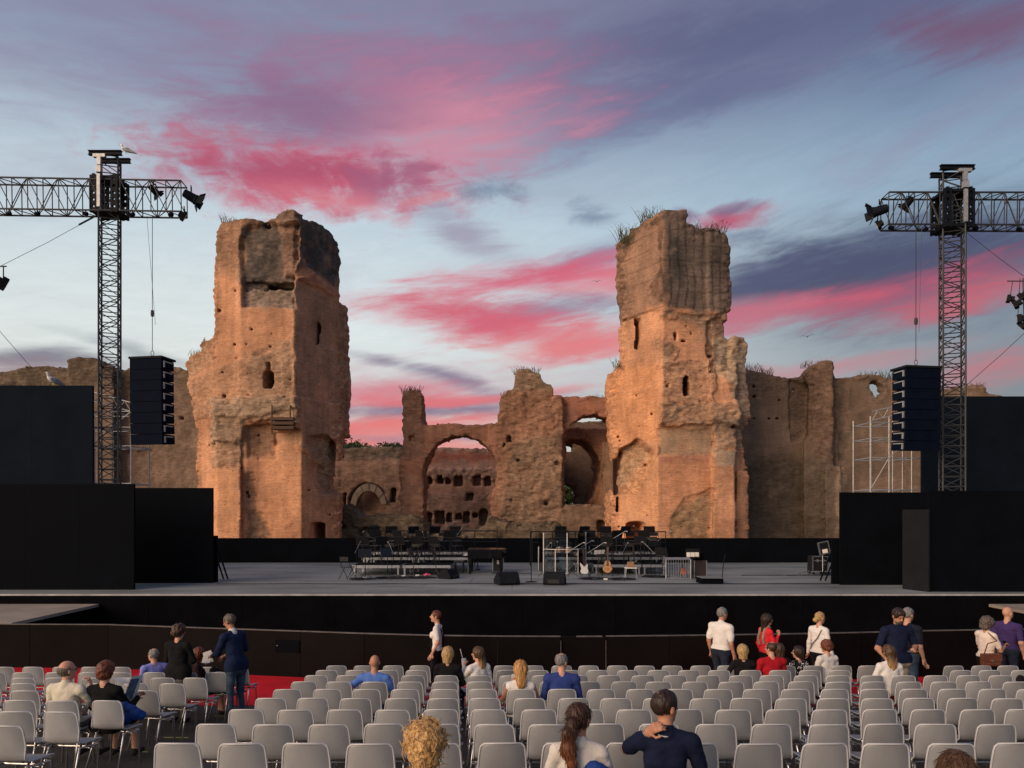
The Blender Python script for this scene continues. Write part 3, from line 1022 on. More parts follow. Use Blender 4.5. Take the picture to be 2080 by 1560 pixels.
M_REG = [
    dict(poly=[(1005, 750), (1150, 750), (1150, 1139), (985, 1139), (1010, 960)], rough=0.26, col=(0.36, 0.205, 0.13), cw=0.75),
    dict(poly=[(1040, 900), (1140, 880), (1140, 1139), (1000, 1139)], rough=0.3, disp=0.1, col=(0.27, 0.19, 0.13), cw=0.7),
    dict(poly=[(1120, 780), (1280, 780), (1280, 850), (1150, 850)], rough=0.04, col=RED, cw=0.75),
    dict(poly=[(812, 780), (862, 780), (862, 935), (812, 935)], rough=0.15, col=(0.29, 0.17, 0.115), cw=0.7),
    dict(poly=[(860, 860), (1020, 860), (1010, 960), (936, 885), (862, 960)], rough=0.05, col=(0.34, 0.17, 0.115), cw=0.7),
    dict(poly=[(812, 985), (864, 985), (864, 1139), (812, 1139)], rough=0.12, col=(0.33, 0.2, 0.135), cw=0.6),
    dict(poly=[(1030, 750), (1125, 750), (1125, 800), (1030, 800)], rough=0.28, col=(0.28, 0.205, 0.14), cw=0.8),
]
M_CARVE = [(arch_poly(1031, 1038, 888, 900, 4), 60, 72.4), ([(830, 886), (842, 886), (842, 897), (830, 897)], 60, 72), (arch_poly(990, 1035, 1058, 1139, 6), 60, 73)]
for i in range(9):
    M_CARVE += hole_list([(rnd.uniform(1015, 1138), rnd.uniform(880, 1060))], 60, 71.2, rnd.uniform(.9, 1.5))
ruin('ruined_arch', 'ruined brick arch with jagged pier and slim broken pillar, between the two towers', 'ruin', M_MAP, M_OUT, M_BOD, M_REG, M_CARVE, res=0.12, seed=41.0, base=(0.38, 0.185, 0.12), holes=[arch1, arch2])

# --- wall with a second arch, seen through the right opening of the ruined arch
B_MAP = [(1100, 78), (1320, 78)]
ruin('bathhouse_ruin', 'brick wall with deep dark arch behind the right opening of the ruined arch', 'ruin', B_MAP,
     [(1105, 1139), (1105, 880), (1140, 872), (1240, 872), (1320, 872), (1320, 1139)],
     [([(1100, 77), (1320, 77), (1320, 83), (1100, 83)], None, None), ([(1223, 75.6), (1246, 75.6), (1246, 79), (1223, 79)], 902, None)],
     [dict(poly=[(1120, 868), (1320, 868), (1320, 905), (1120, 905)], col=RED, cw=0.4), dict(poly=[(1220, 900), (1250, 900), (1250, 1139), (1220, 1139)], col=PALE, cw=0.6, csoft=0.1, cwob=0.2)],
     [], res=0.14, seed=51.0, holes=[[(1128, 1145), (1128, 900)] + [(1166 - 47 * math.cos(PI * i / 12), 942 - 49 * math.sin(PI * i / 12)) for i in range(4, 13)] + [(1215, 960), (1206, 1000), (1195, 1022), (1195, 1145)]])
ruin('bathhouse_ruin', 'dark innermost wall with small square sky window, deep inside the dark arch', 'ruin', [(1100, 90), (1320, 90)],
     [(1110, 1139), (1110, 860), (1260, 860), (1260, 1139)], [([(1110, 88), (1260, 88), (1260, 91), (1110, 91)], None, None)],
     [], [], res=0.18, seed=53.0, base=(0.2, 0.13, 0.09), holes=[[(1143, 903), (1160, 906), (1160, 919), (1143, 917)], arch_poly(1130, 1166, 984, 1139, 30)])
# low wall in front of it
ruin('rubble_parapet', 'low rubble wall with small arched niche, below the right opening', 'wall', [(1130, 70), (1260, 70)],
     [(1138, 1139), (1140, 1035), (1150, 1026), (1200, 1024), (1243, 1026), (1262, 1030), (1262, 1139)], [([(1136, 69), (1265, 69), (1265, 71), (1136, 71)], None, None)],
     [dict(poly=[(1130, 1020), (1265, 1020), (1265, 1139), (1130, 1139)], rough=0.12)], [(arch_poly(1209, 1227, 1055, 1080, 6), 60, 70)], res=0.14, seed=57.0, base=BROWN)

# --- exedra wall far behind, with rows of niches
E_CARVE = [([(a, b), (c, b), (c, e), (a, e)], 80, 86.0) for a, b, c, e in [(888, 966, 902, 983), (923, 967, 941, 988), (962, 967, 977, 987), (948, 1002, 962, 1017), (885, 1037, 905, 1065), (925, 1042, 940, 1055), (960, 1042, 970, 1052), (1000, 1000, 1016, 1022)]]
E_CARVE += [(arch_poly(x0, x1, yt, yb), 80, 86.0) for x0, x1, yt, yb in [(866, 880, 1040, 1139), (908, 921, 1040, 1062), (942, 956, 1038, 1062), (974, 992, 1034, 1139), (868, 880, 968, 985), (906, 917, 970, 984), (984, 998, 966, 988), (700, 708, 1000, 1030), (795, 806, 990, 1020)]]
E_CARVE += [(arch_poly(711, 787, 981, 1139, 34), 80, 85.6), (arch_poly(900, 934, 925, 930, 2), 80, 84.4)]
ruin('bathhouse_ruin', 'long brick wall with rows of square niches, seen through the ruined arch', 'wall', [(660, 85), (1130, 85)],
     [(655, 1139), (655, 916), (690, 912), (750, 908), (820, 912), (900, 909), (1000, 913), (1060, 912), (1130, 916), (1130, 1139)],
     [([(650, 84.4), (1140, 84.4), (1140, 87), (650, 87)], None, None), ([(650, 83.9), (1140, 83.9), (1140, 86), (650, 86)], 1004, None)],
     [dict(poly=[(860, 920), (1130, 920), (1130, 938), (860, 938)], col=(0.48, 0.17, 0.12), cw=0.8, csoft=0.2),
      dict(poly=[(640, 900), (820, 900), (820, 938), (640, 938)], col=(0.16, 0.14, 0.105), cw=0.8, rough=0.2),
      dict(poly=[(860, 955), (1130, 950), (1130, 972), (860, 975)], rough=0.26, disp=0.35, col=(0.44, 0.29, 0.22), cw=0.7),
      dict(poly=[(640, 940), (830, 940), (830, 1139), (640, 1139)], rough=0.15, col=(0.29, 0.19, 0.135), cw=0.7),
      dict(poly=[(860, 1003), (1130, 1003), (1130, 1139), (860, 1139)], rough=0.16, col=(0.38, 0.25, 0.19), cw=0.6)],
     E_CARVE, res=0.15, seed=61.0, base=(0.50, 0.30, 0.23))
# pale arch ring set in it
m = MB()
for i in range(13):
    a0, a1 = PI * (0.02 + i / 13 * 0.9), PI * (0.02 + (i + 1) / 13 * 0.9)
    pts = []
    for a, r in ((a0, 1.0), (a1, 1.0), (a1, 0.72), (a0, 0.72)):
        q = W(749 - 38 * r * math.cos(a), 1036 - 54 * r * math.sin(a), 83.9)
        pts.append((q.x, q.z))
    m.prism(pts, 83.7 + 0.08 * (i % 2), 84.6)
tag(m.build('arch_ring', noisy('pale_tufa', (0.27, 0.215, 0.17), 0.25, 1.5, rough=0.9, bump=0.5, bscale=6)), 'pale broken stone arch ring on the wall right of the left tower', 'arch')
# rubble mound at the foot
ruin('rubble_mound', 'low dark mound of overgrown rubble at the foot of the ruined arch', 'rubble', [(680, 68), (1300, 68)],
     [(690, 1139), (692, 1030), (706, 1024), (722, 1036), (745, 1050), (765, 1046), (800, 1044), (850, 1052), (868, 1068), (880, 1080), (920, 1085), (985, 1072), (1000, 1052), (1040, 1066), (1130, 1060), (1150, 1078), (1190, 1084), (1245, 1086), (1245, 1139)],
     [([(690, 66.5), (1245, 66.5), (1245, 70), (690, 70)], None, None)],
     [dict(poly=[(680, 1000), (1250, 1000), (1250, 1139), (680, 1139)], rough=0.42)], [(arch_poly(735, 756, 1075, 1139, 8), 60, 67.5)], res=0.16, seed=67.0, base=(0.15, 0.115, 0.08))

# --- long wall left of the towers
ruin('bathhouse_ruin', 'long dark ruined wall with rounded top behind the left truss mast', 'wall', [(-120, 74), (440, 74)],
     [(-120, 1139), (-120, 790), (-60, 775), (0, 757), (60, 747), (130, 745), (143, 746), (160, 735), (185, 731), (205, 734), (232, 748), (270, 752), (300, 752), (340, 742), (375, 752), (430, 766), (430, 1139)],
     [([(-130, 73), (200, 74.4), (430, 73.6), (435, 78), (-130, 78)], None, None), ([(140, 72.6), (232, 72.8), (225, 76), (140, 76)], None, None)],
     [dict(poly=[(-130, 720), (440, 720), (440, 790), (-130, 790)], rough=0.2, col=(0.15, 0.115, 0.08), cw=0.7),
      dict(poly=[(262, 790), (400, 790), (400, 990), (262, 990)], rough=0.13, col=(0.2, 0.14, 0.105), cw=0.7),
      dict(poly=[(240, 915), (310, 915), (310, 922), (240, 922)], disp=-0.3)],
     hole_list([(127, 767), (345, 820), (300, 860), (322, 800), (370, 850)], 65, 75, 3), res=0.14, seed=71.0, base=(0.19, 0.135, 0.10))

# --- long wall right of the towers
ruin('bathhouse_ruin', 'long dark ruined wall with round hole and domed buttress, right of the towers', 'wall', [(1490, 70), (2120, 70)],
     [(1490, 1139), (1490, 742), (1520, 750), (1545, 757), (1570, 765), (1600, 768), (1625, 764), (1638, 750), (1652, 741), (1668, 738), (1684, 744), (1690, 760), (1700, 768), (1740, 766), (1770, 764), (1800, 768), (1825, 778), (1900, 792), (1950, 786), (1990, 784), (2003, 802), (2060, 812), (2120, 815), (2120, 1139)],
     [([(1485, 69.6), (2125, 69.6), (2125, 70.7), (1485, 70.7)], None, None), ([(1632, 68.4), (1692, 68.4), (1700, 71), (1632, 71)], None, None), ([(1676, 67.6), (1708, 67.6), (1708, 71), (1676, 71)], 950, None)],
     [dict(poly=[(1632, 745), (1690, 745), (1700, 940), (1640, 940)], rough=0.2, col=(0.25, 0.155, 0.105), cw=0.85),
      dict(poly=[(1676, 950), (1710, 950), (1710, 1139), (1676, 1139)], rough=0.12, col=(0.42, 0.30, 0.20), cw=0.85, csoft=0.1),
      dict(poly=[(1490, 930), (1675, 930), (1675, 1139), (1490, 1139)], rough=0.12, col=(0.125, 0.10, 0.072), cw=0.75, csoft=1.0),
      dict(poly=[(1600, 770), (1640, 790), (1640, 880), (1606, 900)], disp=-0.4, rough=0.16, col=(0.17, 0.115, 0.085), cw=0.8),
      dict(poly=[(1690, 775), (1715, 775), (1720, 940), (1700, 940)], disp=-0.3, rough=0.1, col=(0.15, 0.115, 0.085), cw=0.7),
      dict(poly=[(1490, 735), (1640, 745), (1640, 800), (1490, 800)], rough=0.16)],
     hole_list([(1528, 786), (1530, 806), (1528, 851), (1560, 851), (1576, 851), (1580, 814), (1612, 792)], 60, 70.6, 3.2), res=0.14, seed=83.0, base=(0.21, 0.145, 0.105),
     holes=[[(1762, 790), (1764, 780), (1772, 775), (1782, 776), (1791, 785), (1794, 798), (1788, 806), (1784, 812), (1774, 812), (1771, 800)]])

# rusty working platform on the left tower
m = empty('access_platform', W(577, 880, 59.4))
tag(m, 'small rusty beam platform fixed to the left tower face', 'platform')


def rel(o, p):
    return Vector(p) - o.location


for y in (852, 861, 870):
    MB().box(rel(m, W(550, y + 1.2, 59.2)), rel(m, W(604, y - 1.2, 60.3))).build('beam', MAT['rust'], m)
for x in (551, 588):
    MB().box(rel(m, W(x, 882, 59.3)), rel(m, W(x + 3, 823, 59.45))).build('post', MAT['rust'], m)


# ------------------------------------------------------------------ growth on the ruins
def tuft(name, px, py, d, w, h, n, label, mat='grass', spread=0.8, seed=0):
    r = random.Random(seed)
    c = W(px, py, d)
    m = MB()
    for i in range(n):
        b = Vector((r.uniform(-w, w), r.uniform(-0.5, 0.5), -0.25))
        hh = h * r.uniform(0.35, 1.0)
        t = b + Vector((r.uniform(-1, 1) * spread * hh, r.uniform(-1, 1) * spread * hh * .6, hh + 0.2))
        k = (b + t) / 2 + Vector((r.uniform(-.1, .1), 0, 0.12 * hh))
        s = Vector((0.022, 0, 0))
        u = Vector((0, 0.02, 0))
        m.add([b - s, b + s, b + u, k - s * .8, k + s * .8, k + u * .8, t], [(0, 1, 4, 3), (1, 2, 5, 4), (2, 0, 3, 5), (3, 4, 6), (4, 5, 6), (5, 3, 6)])
        if r.random() < 0.6:
            for j in range(3):
                q = k.lerp(t, r.uniform(0, 1))
                e = q + Vector((r.uniform(-.2, .2), r.uniform(-.1, .1), r.uniform(0, .2))) * h
                m.add([q - s, q + s, e, q + u], [(0, 1, 2), (1, 3, 2), (3, 0, 2)])
    o = m.build(name, MAT[mat], loc=c)
    tag(o, label, 'plant', 'grass and weeds on the ruins')
    return o


for i, a in enumerate([
    (1268, 487, 63, .55, 1.5, 42, 'dry shrub hanging off the left corner of the right tower top'),
    (1318, 450, 62, .8, 1.3, 60, 'tall dry weeds on the left slope of the right tower top'),
    (1425, 470, 63, 1.1, .9, 60, 'dark grass along the right slope of the right tower top'),
    (1458, 479, 63, .6, 1.3, 34, 'spiky weed at the right corner of the right tower top'),
    (1254, 742, 64, .35, .8, 16, 'thin weed on the left shoulder of the right tower'),
    (837, 796, 73, 1.0, .8, 60, 'grass crown on the slim broken pillar'),
    (1068, 758, 73, 1.2, .9, 60, 'grass crown on the jagged pier of the ruined arch'),
    (1030, 803, 73, .7, .5, 26, 'grass on the left step of the jagged pier'),
    (1215, 806, 73, 1.0, .4, 26, 'short grass on the red wall beside the right tower'),
    (1530, 752, 70.5, 1.0, .8, 44, 'grass clump on the right wall beside the tower'),
    (1558, 760, 70.5, .5, .7, 30, 'round weed on the right wall left of its dome'),
    (1650, 742, 70.5, 1.0, .6, 40, 'grass on the dome of the right wall'),
    (1780, 766, 70.5, 1.6, .8, 60, 'weeds on the right wall above its round hole'),
    (1980, 785, 70.5, 1.0, .6, 36, 'grass on the far right end of the right wall'),
    (462, 450, 62, .5, .7, 26, 'small weed on the left corner of the left tower top'),
    (396, 719, 64, .5, .6, 22, 'weed on the broken shoulder of the left tower'),
    (185, 733, 74.5, .8, .4, 46, 'thin grass on the hump of the left wall'),
]):
    tuft('grass_tuft', *a, seed=100 + i)


def leafy_tree(name, px, py, d, rx, rz, label, mat, n=2600, seed=1, leaf=0.16):
    r = np.random.default_rng(seed)
    c = W(px, py, d)
    base = Vector((c.x, c.y, 0.0))
    o = empty(name, base)
    tag(o, label, 'tree')
    hz = c.z
    MB().path([(0, 0, -0.2), (0.1, 0.1, hz * .4), (0, 0, hz - rz * .3), (0.1, 0, hz + rz * .4)], [0.28, 0.22, 0.15, 0.04], 8).build('trunk', MAT['dark_wood'], o)
    # clumps of small leaves through the crown
    k = 26
    cl = r.normal(size=(k, 3))
    cl /= np.linalg.norm(cl, axis=1)[:, None]
    cl *= r.uniform(0.35, 1.0, (k, 1))
    cl *= np.array([rx, rx * .8, rz])
    P = cl[r.integers(0, k, n)] + r.normal(size=(n, 3)) * np.array([rx, rx, rz]) * 0.17
    a = r.normal(size=(n, 3))
    a /= np.linalg.norm(a, axis=1)[:, None]
    b = np.cross(a, r.normal(size=(n, 3)))
    b /= np.linalg.norm(b, axis=1)[:, None]
    s = leaf * r.uniform(0.6, 1.4, (n, 1))
    P[:, 2] += hz
    V = np.stack([P - a * s, P - b * s * .5, P + a * s, P + b * s * .5], 1).reshape(-1, 3)
    me = np_mesh('crown', V, np.arange(n * 4).reshape(-1, 4), [MAT[mat]], smooth=False)
    part('crown', me, o)
    return o


leafy_tree('round_tree', 700, 915, 100, 3.6, 1.6, 'dark tree beyond the wall just right of the left tower', 'leaf', 2600, 3, .22)
leafy_tree('round_tree', 790, 913, 110, 3.0, 1.0, 'small dark treetop above the far wall left of the slim pillar', 'leaf', 1600, 4, .22)
leafy_tree('shrub', 1152, 1006, 100, 2.6, 2.4, 'bright green shrub seen through the small inner arch', 'green', 3000, 5, .2)
leafy_tree('round_tree', 745, 922, 100, 4.5, 1.2, 'broad dark bush on the far wall beside the left tower', 'leaf', 3000, 6, .2)
print('ruins', round(time.time() - T0, 1))

# ------------------------------------------------------------------ stage, pit wall, black masking
SZ = CAMZ - 2.376            # stage floor height
SF, SB = 22.0, 36.4          # front and back of the stage


def sdep(y):
    """Depth on the stage floor of pixel row y."""
    return 2.376 * FPX / (y - HY)


def build_stage():
    st = empty('stage', (0, SF, 0))
    tag(st, 'wide raised concert stage with grey floor and black front', 'stage')
    # floor boards laid as wide sheets with open seams
    xs = -19.0
    rr = random.Random(3)
    for row, (y0, y1) in enumerate([(0.06, 1.3), (1.3, 3.3), (3.3, 6.0), (6.0, 10.0), (10.0, SB - SF + .3)]):
        n = 13
        w = 38.0 / n
        for i in range(n):
            g = 0.006
            a = -19 + i * w + (0.5 * w if row % 2 else 0)
            MB().box((a + g, y0 + g, SZ - 0.05 - 0.001 * (i % 2)), (min(a + w, 19.6) - g, y1 - g, SZ - 0.0012 * ((i + row) % 3))).build('floor_panel', MAT['stage_floor'], st)
    MB().box((-19.2, 0.3, SZ - 0.4), (19.8, SB - SF + .3, SZ - 0.052)).build('deck', MAT['black_paint'], st)
    MB().box((-19.2, 0.0, SZ - 0.045), (19.8, 0.058, SZ + 0.004)).build('edge_trim', MAT['stage_edge'], st)
    for i in range(14):
        a = -19.2 + i * 39.0 / 14
        MB().box((a + 0.004, 0.02, 0), (a + 39.0 / 14 - 0.004, 0.06, SZ - 0.05)).build('front_panel', MAT['black_cloth'], st)
    # dark loose cable runs across the floor
    for k, (y, x0, x1) in enumerate([(1186.5, 440, 1690), (1169, 1505, 1690), (1165, 1000, 1080)]):
        d = sdep(y)
        pts = [W(x0 + (x1 - x0) * i / 24, y, d) + Vector((0, rr.uniform(-.05, .05), 0)) for i in range(25)]
        pts = [Vector((p.x, p.y, SZ + 0.014)) for p in pts]
        tag(MB().path(pts, 0.016, 5).build('floor_cable', MAT['black_plastic']), ['black cable run across the full width of the stage floor', 'black cable along the stage floor near the flight case', 'short black cable on the stage floor between piano and microphone stand'][k], 'cable')
    # back wall
    bw = empty('stage_barrier', (0, SB, SZ))
    tag(bw, 'low black wall along the back of the stage', 'wall')
    zt = CAMZ - 48 / FPX * SB - SZ
    for i in range(12):
        a = -17 + i * 3.0
        MB().box((a + .004, 0, 0.002), (a + 2.996, 0.12, zt)).build('panel', MAT['black_paint'], bw)
    return st


build_stage()

# side decks at the ends of the pit
for s, (x0, x1), lab in ((-1, (-30, -12.3), 'flat beige deck beside the pit, at the left of the stage'), (1, (14.2, 30), 'flat beige deck beside the pit, at the right of the stage')):
    o = empty('side_deck', ((x0 + x1) / 2, 20, 0))
    tag(o, lab, 'platform')
    hw = (x1 - x0) / 2
    MB().box((-hw, -1.85, 1.0), (hw, 1.99, 1.085)).build('deck_board', MAT['ramp'], o)
    MB().box((-hw + .05, -1.8, 0), (hw - .05, 1.95, 0.998)).build('base', MAT['black_cloth'], o)

# curved wall round the orchestra pit
PIT = [(-60, 1266.5), (0, 1267), (220, 1268), (480, 1277), (600, 1281), (740, 1286), (887, 1290), (1000, 1291.5), (1137, 1292), (1230, 1291.5), (1400, 1290), (1600, 1287), (1750, 1284), (1850, 1281), (2000, 1278.5), (2140, 1276)]
PZ = 1.07


def pit_pt(x):
    y = float(np.interp(x, [p[0] for p in PIT], [p[1] for p in PIT]))
    d = (CAMZ - PZ) * FPX / (y - HY)
    return Vector(((x - CX) / FPX * d, d, 0))


pw = empty('pit_barrier', (0, 16.3, 0))
tag(pw, 'long curved brown-black wall with grey top rail in front of the stage', 'wall')
xs = [-60, 60, 220, 350, 480, 610, 740, 887, 1010, 1139, 1231, 1360, 1490, 1620, 1750, 1870, 2000, 2140]
for i in range(len(xs) - 1):
    a, b = pit_pt(xs[i]), pit_pt(xs[i + 1])
    door = xs[i] == 1139
    d = (b - a).normalized()
    n = Vector((d.y, -d.x, 0)) * -1
    off = n * (0.03 if door else 0)
    M_ = Matrix((( d.x, n.x, 0, a.x + off.x), (d.y, n.y, 0, a.y + off.y - 16.3), (0, 0, 1, 0), (0, 0, 0, 1)))
    ln = (b - a).length
    MB().box((0.005, 0, 0.0), (ln - 0.005, 0.05, PZ - 0.022), M_).build('door' if door else 'wall_panel', MAT['pit_wall'], pw)
    if door:
        MB().box((0.35 * ln, -0.01, PZ - 0.03), (ln * .92, 0.05, PZ - 0.005), M_).build('top_rail', MAT['trim'], pw)
        for q in (-0.003, ln - 0.009):
            MB().box((q, -0.045, 0.25), (q + 0.012, -0.02, PZ - 0.1), M_).build('hinge_strip', MAT['trim'], pw)
    else:
        MB().box((0.004, -0.01, PZ - 0.02), (ln - 0.004, 0.06, PZ), M_).build('top_rail', MAT['trim'], pw)
a = pit_pt(560)
b = pit_pt(609)
d = (b - a).normalized()
n = Vector((d.y, -d.x, 0)) * -1
M_ = Matrix(((d.x, n.x, 0, a.x), (d.y, n.y, 0, a.y - 16.3), (0, 0, 1, 0), (0, 0, 0, 1)))
hatch = MB().box((0, -0.025, PZ - 0.5), ((b - a).length, -0.002, PZ - 0.22), M_).build('hatch', MAT['black_paint'], pw, bevel=0.006)
MB().lathe([(0.02, 0), (0.02, 0.015)], Vector(M_ @ Vector((0.06, -0.03, PZ - 0.36))), 8).build('knob', MAT['alu'], hatch)


def flat(name, x0, x1, yt, yb, d, label, mat='black_paint', thick=0.1, zb=None, nseam=0, cat='screen'):
    """A free-standing masking flat with its bracing behind."""
    p0, p1 = W(x0, yb, d), W(x1, yt, d)
    z0 = SZ if zb is None else zb
    o = empty(name, ((p0.x + p1.x) / 2, d, z0))
    tag(o, label, cat, 'black masking flats at the sides of the stage')
    hw = (p1.x - p0.x) / 2
    k = max(1, nseam)
    for i in range(k):
        a = -hw + i * 2 * hw / k
        MB().box((a + .002, 0, 0.002), (a + 2 * hw / k - .002, thick, p1.z - z0)).build('panel', MAT[mat], o)
    for q in (-hw * .6, hw * .6):
        MB().tube((q, thick, (p1.z - z0) * .8), (q, thick + 1.0, 0.03), 0.03).build('brace', MAT['dark_steel'], o)
    return o


flat('masking_flat', -60, 272, 983, 1198, 23.3, 'tall wide black flat at the far left of the stage', nseam=3)
flat('masking_flat', 262, 432, 991, 1184, 25.6, 'black flat set behind the far left one, nearest the left tower', nseam=1)
flat('masking_flat', 426, 441, 1088, 1184, 25.9, 'narrow low black flat at the right edge of the left masking')
flat('masking_flat', 1887, 2140, 997, 1202, 22.7, 'tall wide black flat at the far right of the stage', nseam=2)
flat('masking_flat', 1707, 1895, 1000, 1188, 24.9, 'black flat beside the flight case, nearest the right tower', nseam=1)
flat('masking_flat', 1690, 1708, 1096, 1186, 25.2, 'narrow low black flat beside the flight case')
# turned grey flat between the two on the right
o = empty('masking_flat', W(1860, 1201, 22.9))
o.location.z = SZ
tag(o, 'narrow dark grey flat standing turned between the two right black flats', 'screen', 'black masking flats at the sides of the stage')
a, b = W(1833, 1196, 23.6), W(1886, 1202, 22.62)
a.z = b.z = 0
d = (b - a).normalized()
n = Vector((d.y, -d.x, 0)) * -1
M_ = Matrix(((d.x, n.x, 0, a.x - o.location.x), (d.y, n.y, 0, a.y - o.location.y), (0, 0, 1, 0), (0, 0, 0, 1)))
MB().box((0, 0, 0.002), ((b - a).length, 0.06, CAMZ + 10 / FPX * 22.9 - SZ), M_).build('panel', noisy('dark_grey_panel', (0.012, 0.013, 0.016), 0.2, 2.0, rough=0.85, spec=0.1), o)

# big gauze screens above
for x0, x1, yt, lab in ((-60, 188, 783, 'big dark screen high behind the left masking flats'), (1873, 2140, 805, 'big dark screen high behind the right masking flats')):
    flat('dark_screen', x0, x1, yt, 990, 29.0, lab, 'screen', 0.12, zb=0.0, nseam=2)


# ------------------------------------------------------------------ scaffolds behind the screens
def scaffold(name, xs, ys, d0, d1, label, arm):
    o = empty(name, W(xs[0], 1000, d0))
    o.location.z = 0
    tag(o, label, 'scaffold')
    L0 = o.location

    def t(nm, a, b, r=0.028):
        MB().tube(Vector(a) - L0, Vector(b) - L0, r, 6).build(nm, MAT['galv'], o)
    X = [W(x, 0, d0).x for x in xs]
    Zs = [W(0, y, d0).z for y in ys]
    for x in X:
        for d in (d0, d1):
            t('standard', (x, d, 0), (x, d, Zs[-1] + 0.25))
    for z in Zs:
        for d in (d0, d1):
            t('ledger', (X[0], d, z), (X[-1], d, z), 0.024)
        for x in X:
            t('transom', (x, d0, z), (x, d1, z), 0.024)
    for i in range(len(Zs) - 1):
        t('brace', (X[i % (len(X) - 1)], d0, Zs[i]), (X[i % (len(X) - 1) + 1], d0, Zs[i + 1]), 0.022)
    # inclined lattice arm at the top
    a, b = Vector(arm[0]), Vector(arm[1])
    h = Vector((0, 0, 0.36))
    for q in (Vector(), h):
        t('arm_chord', a + q, b + q, 0.026)
    k = 7
    for i in range(k):
        p, q = a.lerp(b, i / k), a.lerp(b, (i + 1) / k)
        t('arm_lacing', p + (h if i % 2 else Vector()), q + (Vector() if i % 2 else h), 0.016)
    return o


scaffold('scaffold', (1768, 1806, 1852, 1873), (995, 930, 890, 858), 30.0, 31.5, 'silver scaffold tower behind the right screen and hanging speakers', (W(1772, 854, 30.0), W(1850, 836, 30.0)))
scaffold('scaffold', (150, 188, 228, 266), (982, 906, 868, 836), 30.0, 31.5, 'silver scaffold tower behind the left screen and truss mast', (W(266, 836, 30.0), W(180, 812, 30.0)))


# ------------------------------------------------------------------ truss masts
def lattice_mesh(name, a, b, r, n=5):
    o = MB().tube(a, b, r, n).build(name, MAT['steel'])
    me = o.data
    bpy.data.objects.remove(o)
    return me


def place(name, me, parent, a, b):
    """Put a unit tube mesh (along z, length 1) between two points."""
    a, b = Vector(a), Vector(b)
    d = b - a
    q = d.to_track_quat('Z', 'Y').to_matrix().to_4x4()
    return part(name, me, parent, Matrix.Translation(a) @ q @ Matrix.Diagonal((1, 1, d.length, 1)))


UT = {k: lattice_mesh('tube_' + k, (0, 0, 0), (0, 0, 1), r) for k, r in (('chord', 0.034), ('lace', 0.017), ('rung', 0.02))}


def truss_beam(o, A, B, hw, hd, nb, chord='chord', up=Vector((0, 0, 1)), lab=''):
    """Box truss: four chords and zigzag lacing from A to B, half sizes hw across and hd up."""
    A, B = Vector(A), Vector(B)
    ax = (B - A).normalized()
    sd_ = ax.cross(up).normalized()
    u = sd_.cross(ax).normalized()
    cs = [sd_ * sx * hw + u * sy * hd for sx, sy in ((-1, -1), (1, -1), (1, 1), (-1, 1))]
    for c in cs:
        place('chord', UT['chord'], o, A + c, B + c)
    for i in range(nb):
        p, q = A.lerp(B, i / nb), A.lerp(B, (i + 1) / nb)
        for k in range(4):
            c0, c1 = cs[k], cs[(k + 1) % 4]
            if (i + k) % 2:
                c0, c1 = c1, c0
            place('lacing', UT['lace'], o, p + c0, q + c1)
            place('rung', UT['rung'], o, p + c0, p + c1)
    for k in range(4):
        place('rung', UT['rung'], o, B + cs[k], B + cs[(k + 1) % 4])


def stage_light(name, loc, rz, tilt, label, kind='fresnel', s=1.0, drop=0.25):
    o = empty(name, loc)
    tag(o, label, 'stage light', 'stage lights on the truss masts')
    Mr = Matrix.Rotation(rz, 4, 'Z') @ Matrix.Rotation(tilt, 4, 'X') @ Matrix.Scale(s, 4)
    m = MB()
    if kind == 'fresnel':
        m.lathe([(0.10, -0.30), (0.15, -0.28), (0.17, -0.1), (0.18, 0.14), (0.2, 0.16), (0.2, 0.24)], (0, 0, 0), 14, Mr @ Matrix.Rotation(R(-90), 4, 'X'))
        m.build('housing', MAT['dark_steel'], o, smooth=False)
        MB().lathe([(0.17, 0.2), (0.14, 0.235), (0.05, 0.25)], (0, 0, 0), 14, Mr @ Matrix.Rotation(R(-90), 4, 'X')).build('lens', MAT['lens'], o)
        for k in range(4):
            a = k * PI / 2
            Ml = Mr @ Matrix.Translation((0, 0.24, 0)) @ Matrix.Rotation(a, 4, 'Y') @ Matrix.Translation((0, 0, 0.2)) @ Matrix.Rotation(R(28 if k % 2 else 48), 4, 'X')
            MB().box((-0.16, 0, -0.006), (0.16, 0.24, 0.006), Ml).build('barn_door', MAT['dark_steel'], o)
    else:
        m.prism([(-0.24, -0.17), (0.24, -0.17), (0.24, 0.17), (-0.24, 0.17)], -0.1, 0.05, Mr)
        m.prism([(-0.16, -0.11), (0.16, -0.11), (0.16, 0.11), (-0.16, 0.11)], -0.24, -0.1, Mr)
        m.build('housing', MAT['speaker_box'], o, bevel=0.01)
        MB().box((-0.21, 0.051, -0.14), (0.21, 0.06, 0.14), Mr).build('lens', MAT['lens'], o)
    m = MB()
    hw = 0.28 * s
    v = Mr.to_3x3() @ Vector((1, 0, 0))
    v.normalize()
    m.tube(v * hw, v * hw + Vector((0, 0, drop)), 0.013).tube(-v * hw, -v * hw + Vector((0, 0, drop)), 0.013).tube(v * hw + Vector((0, 0, drop)), -v * hw + Vector((0, 0, drop)), 0.013)
    m.tube((0, 0, drop), (0, 0, drop + 0.18), 0.02)
    m.build('yoke', MAT['dark_steel'], o)
    return o


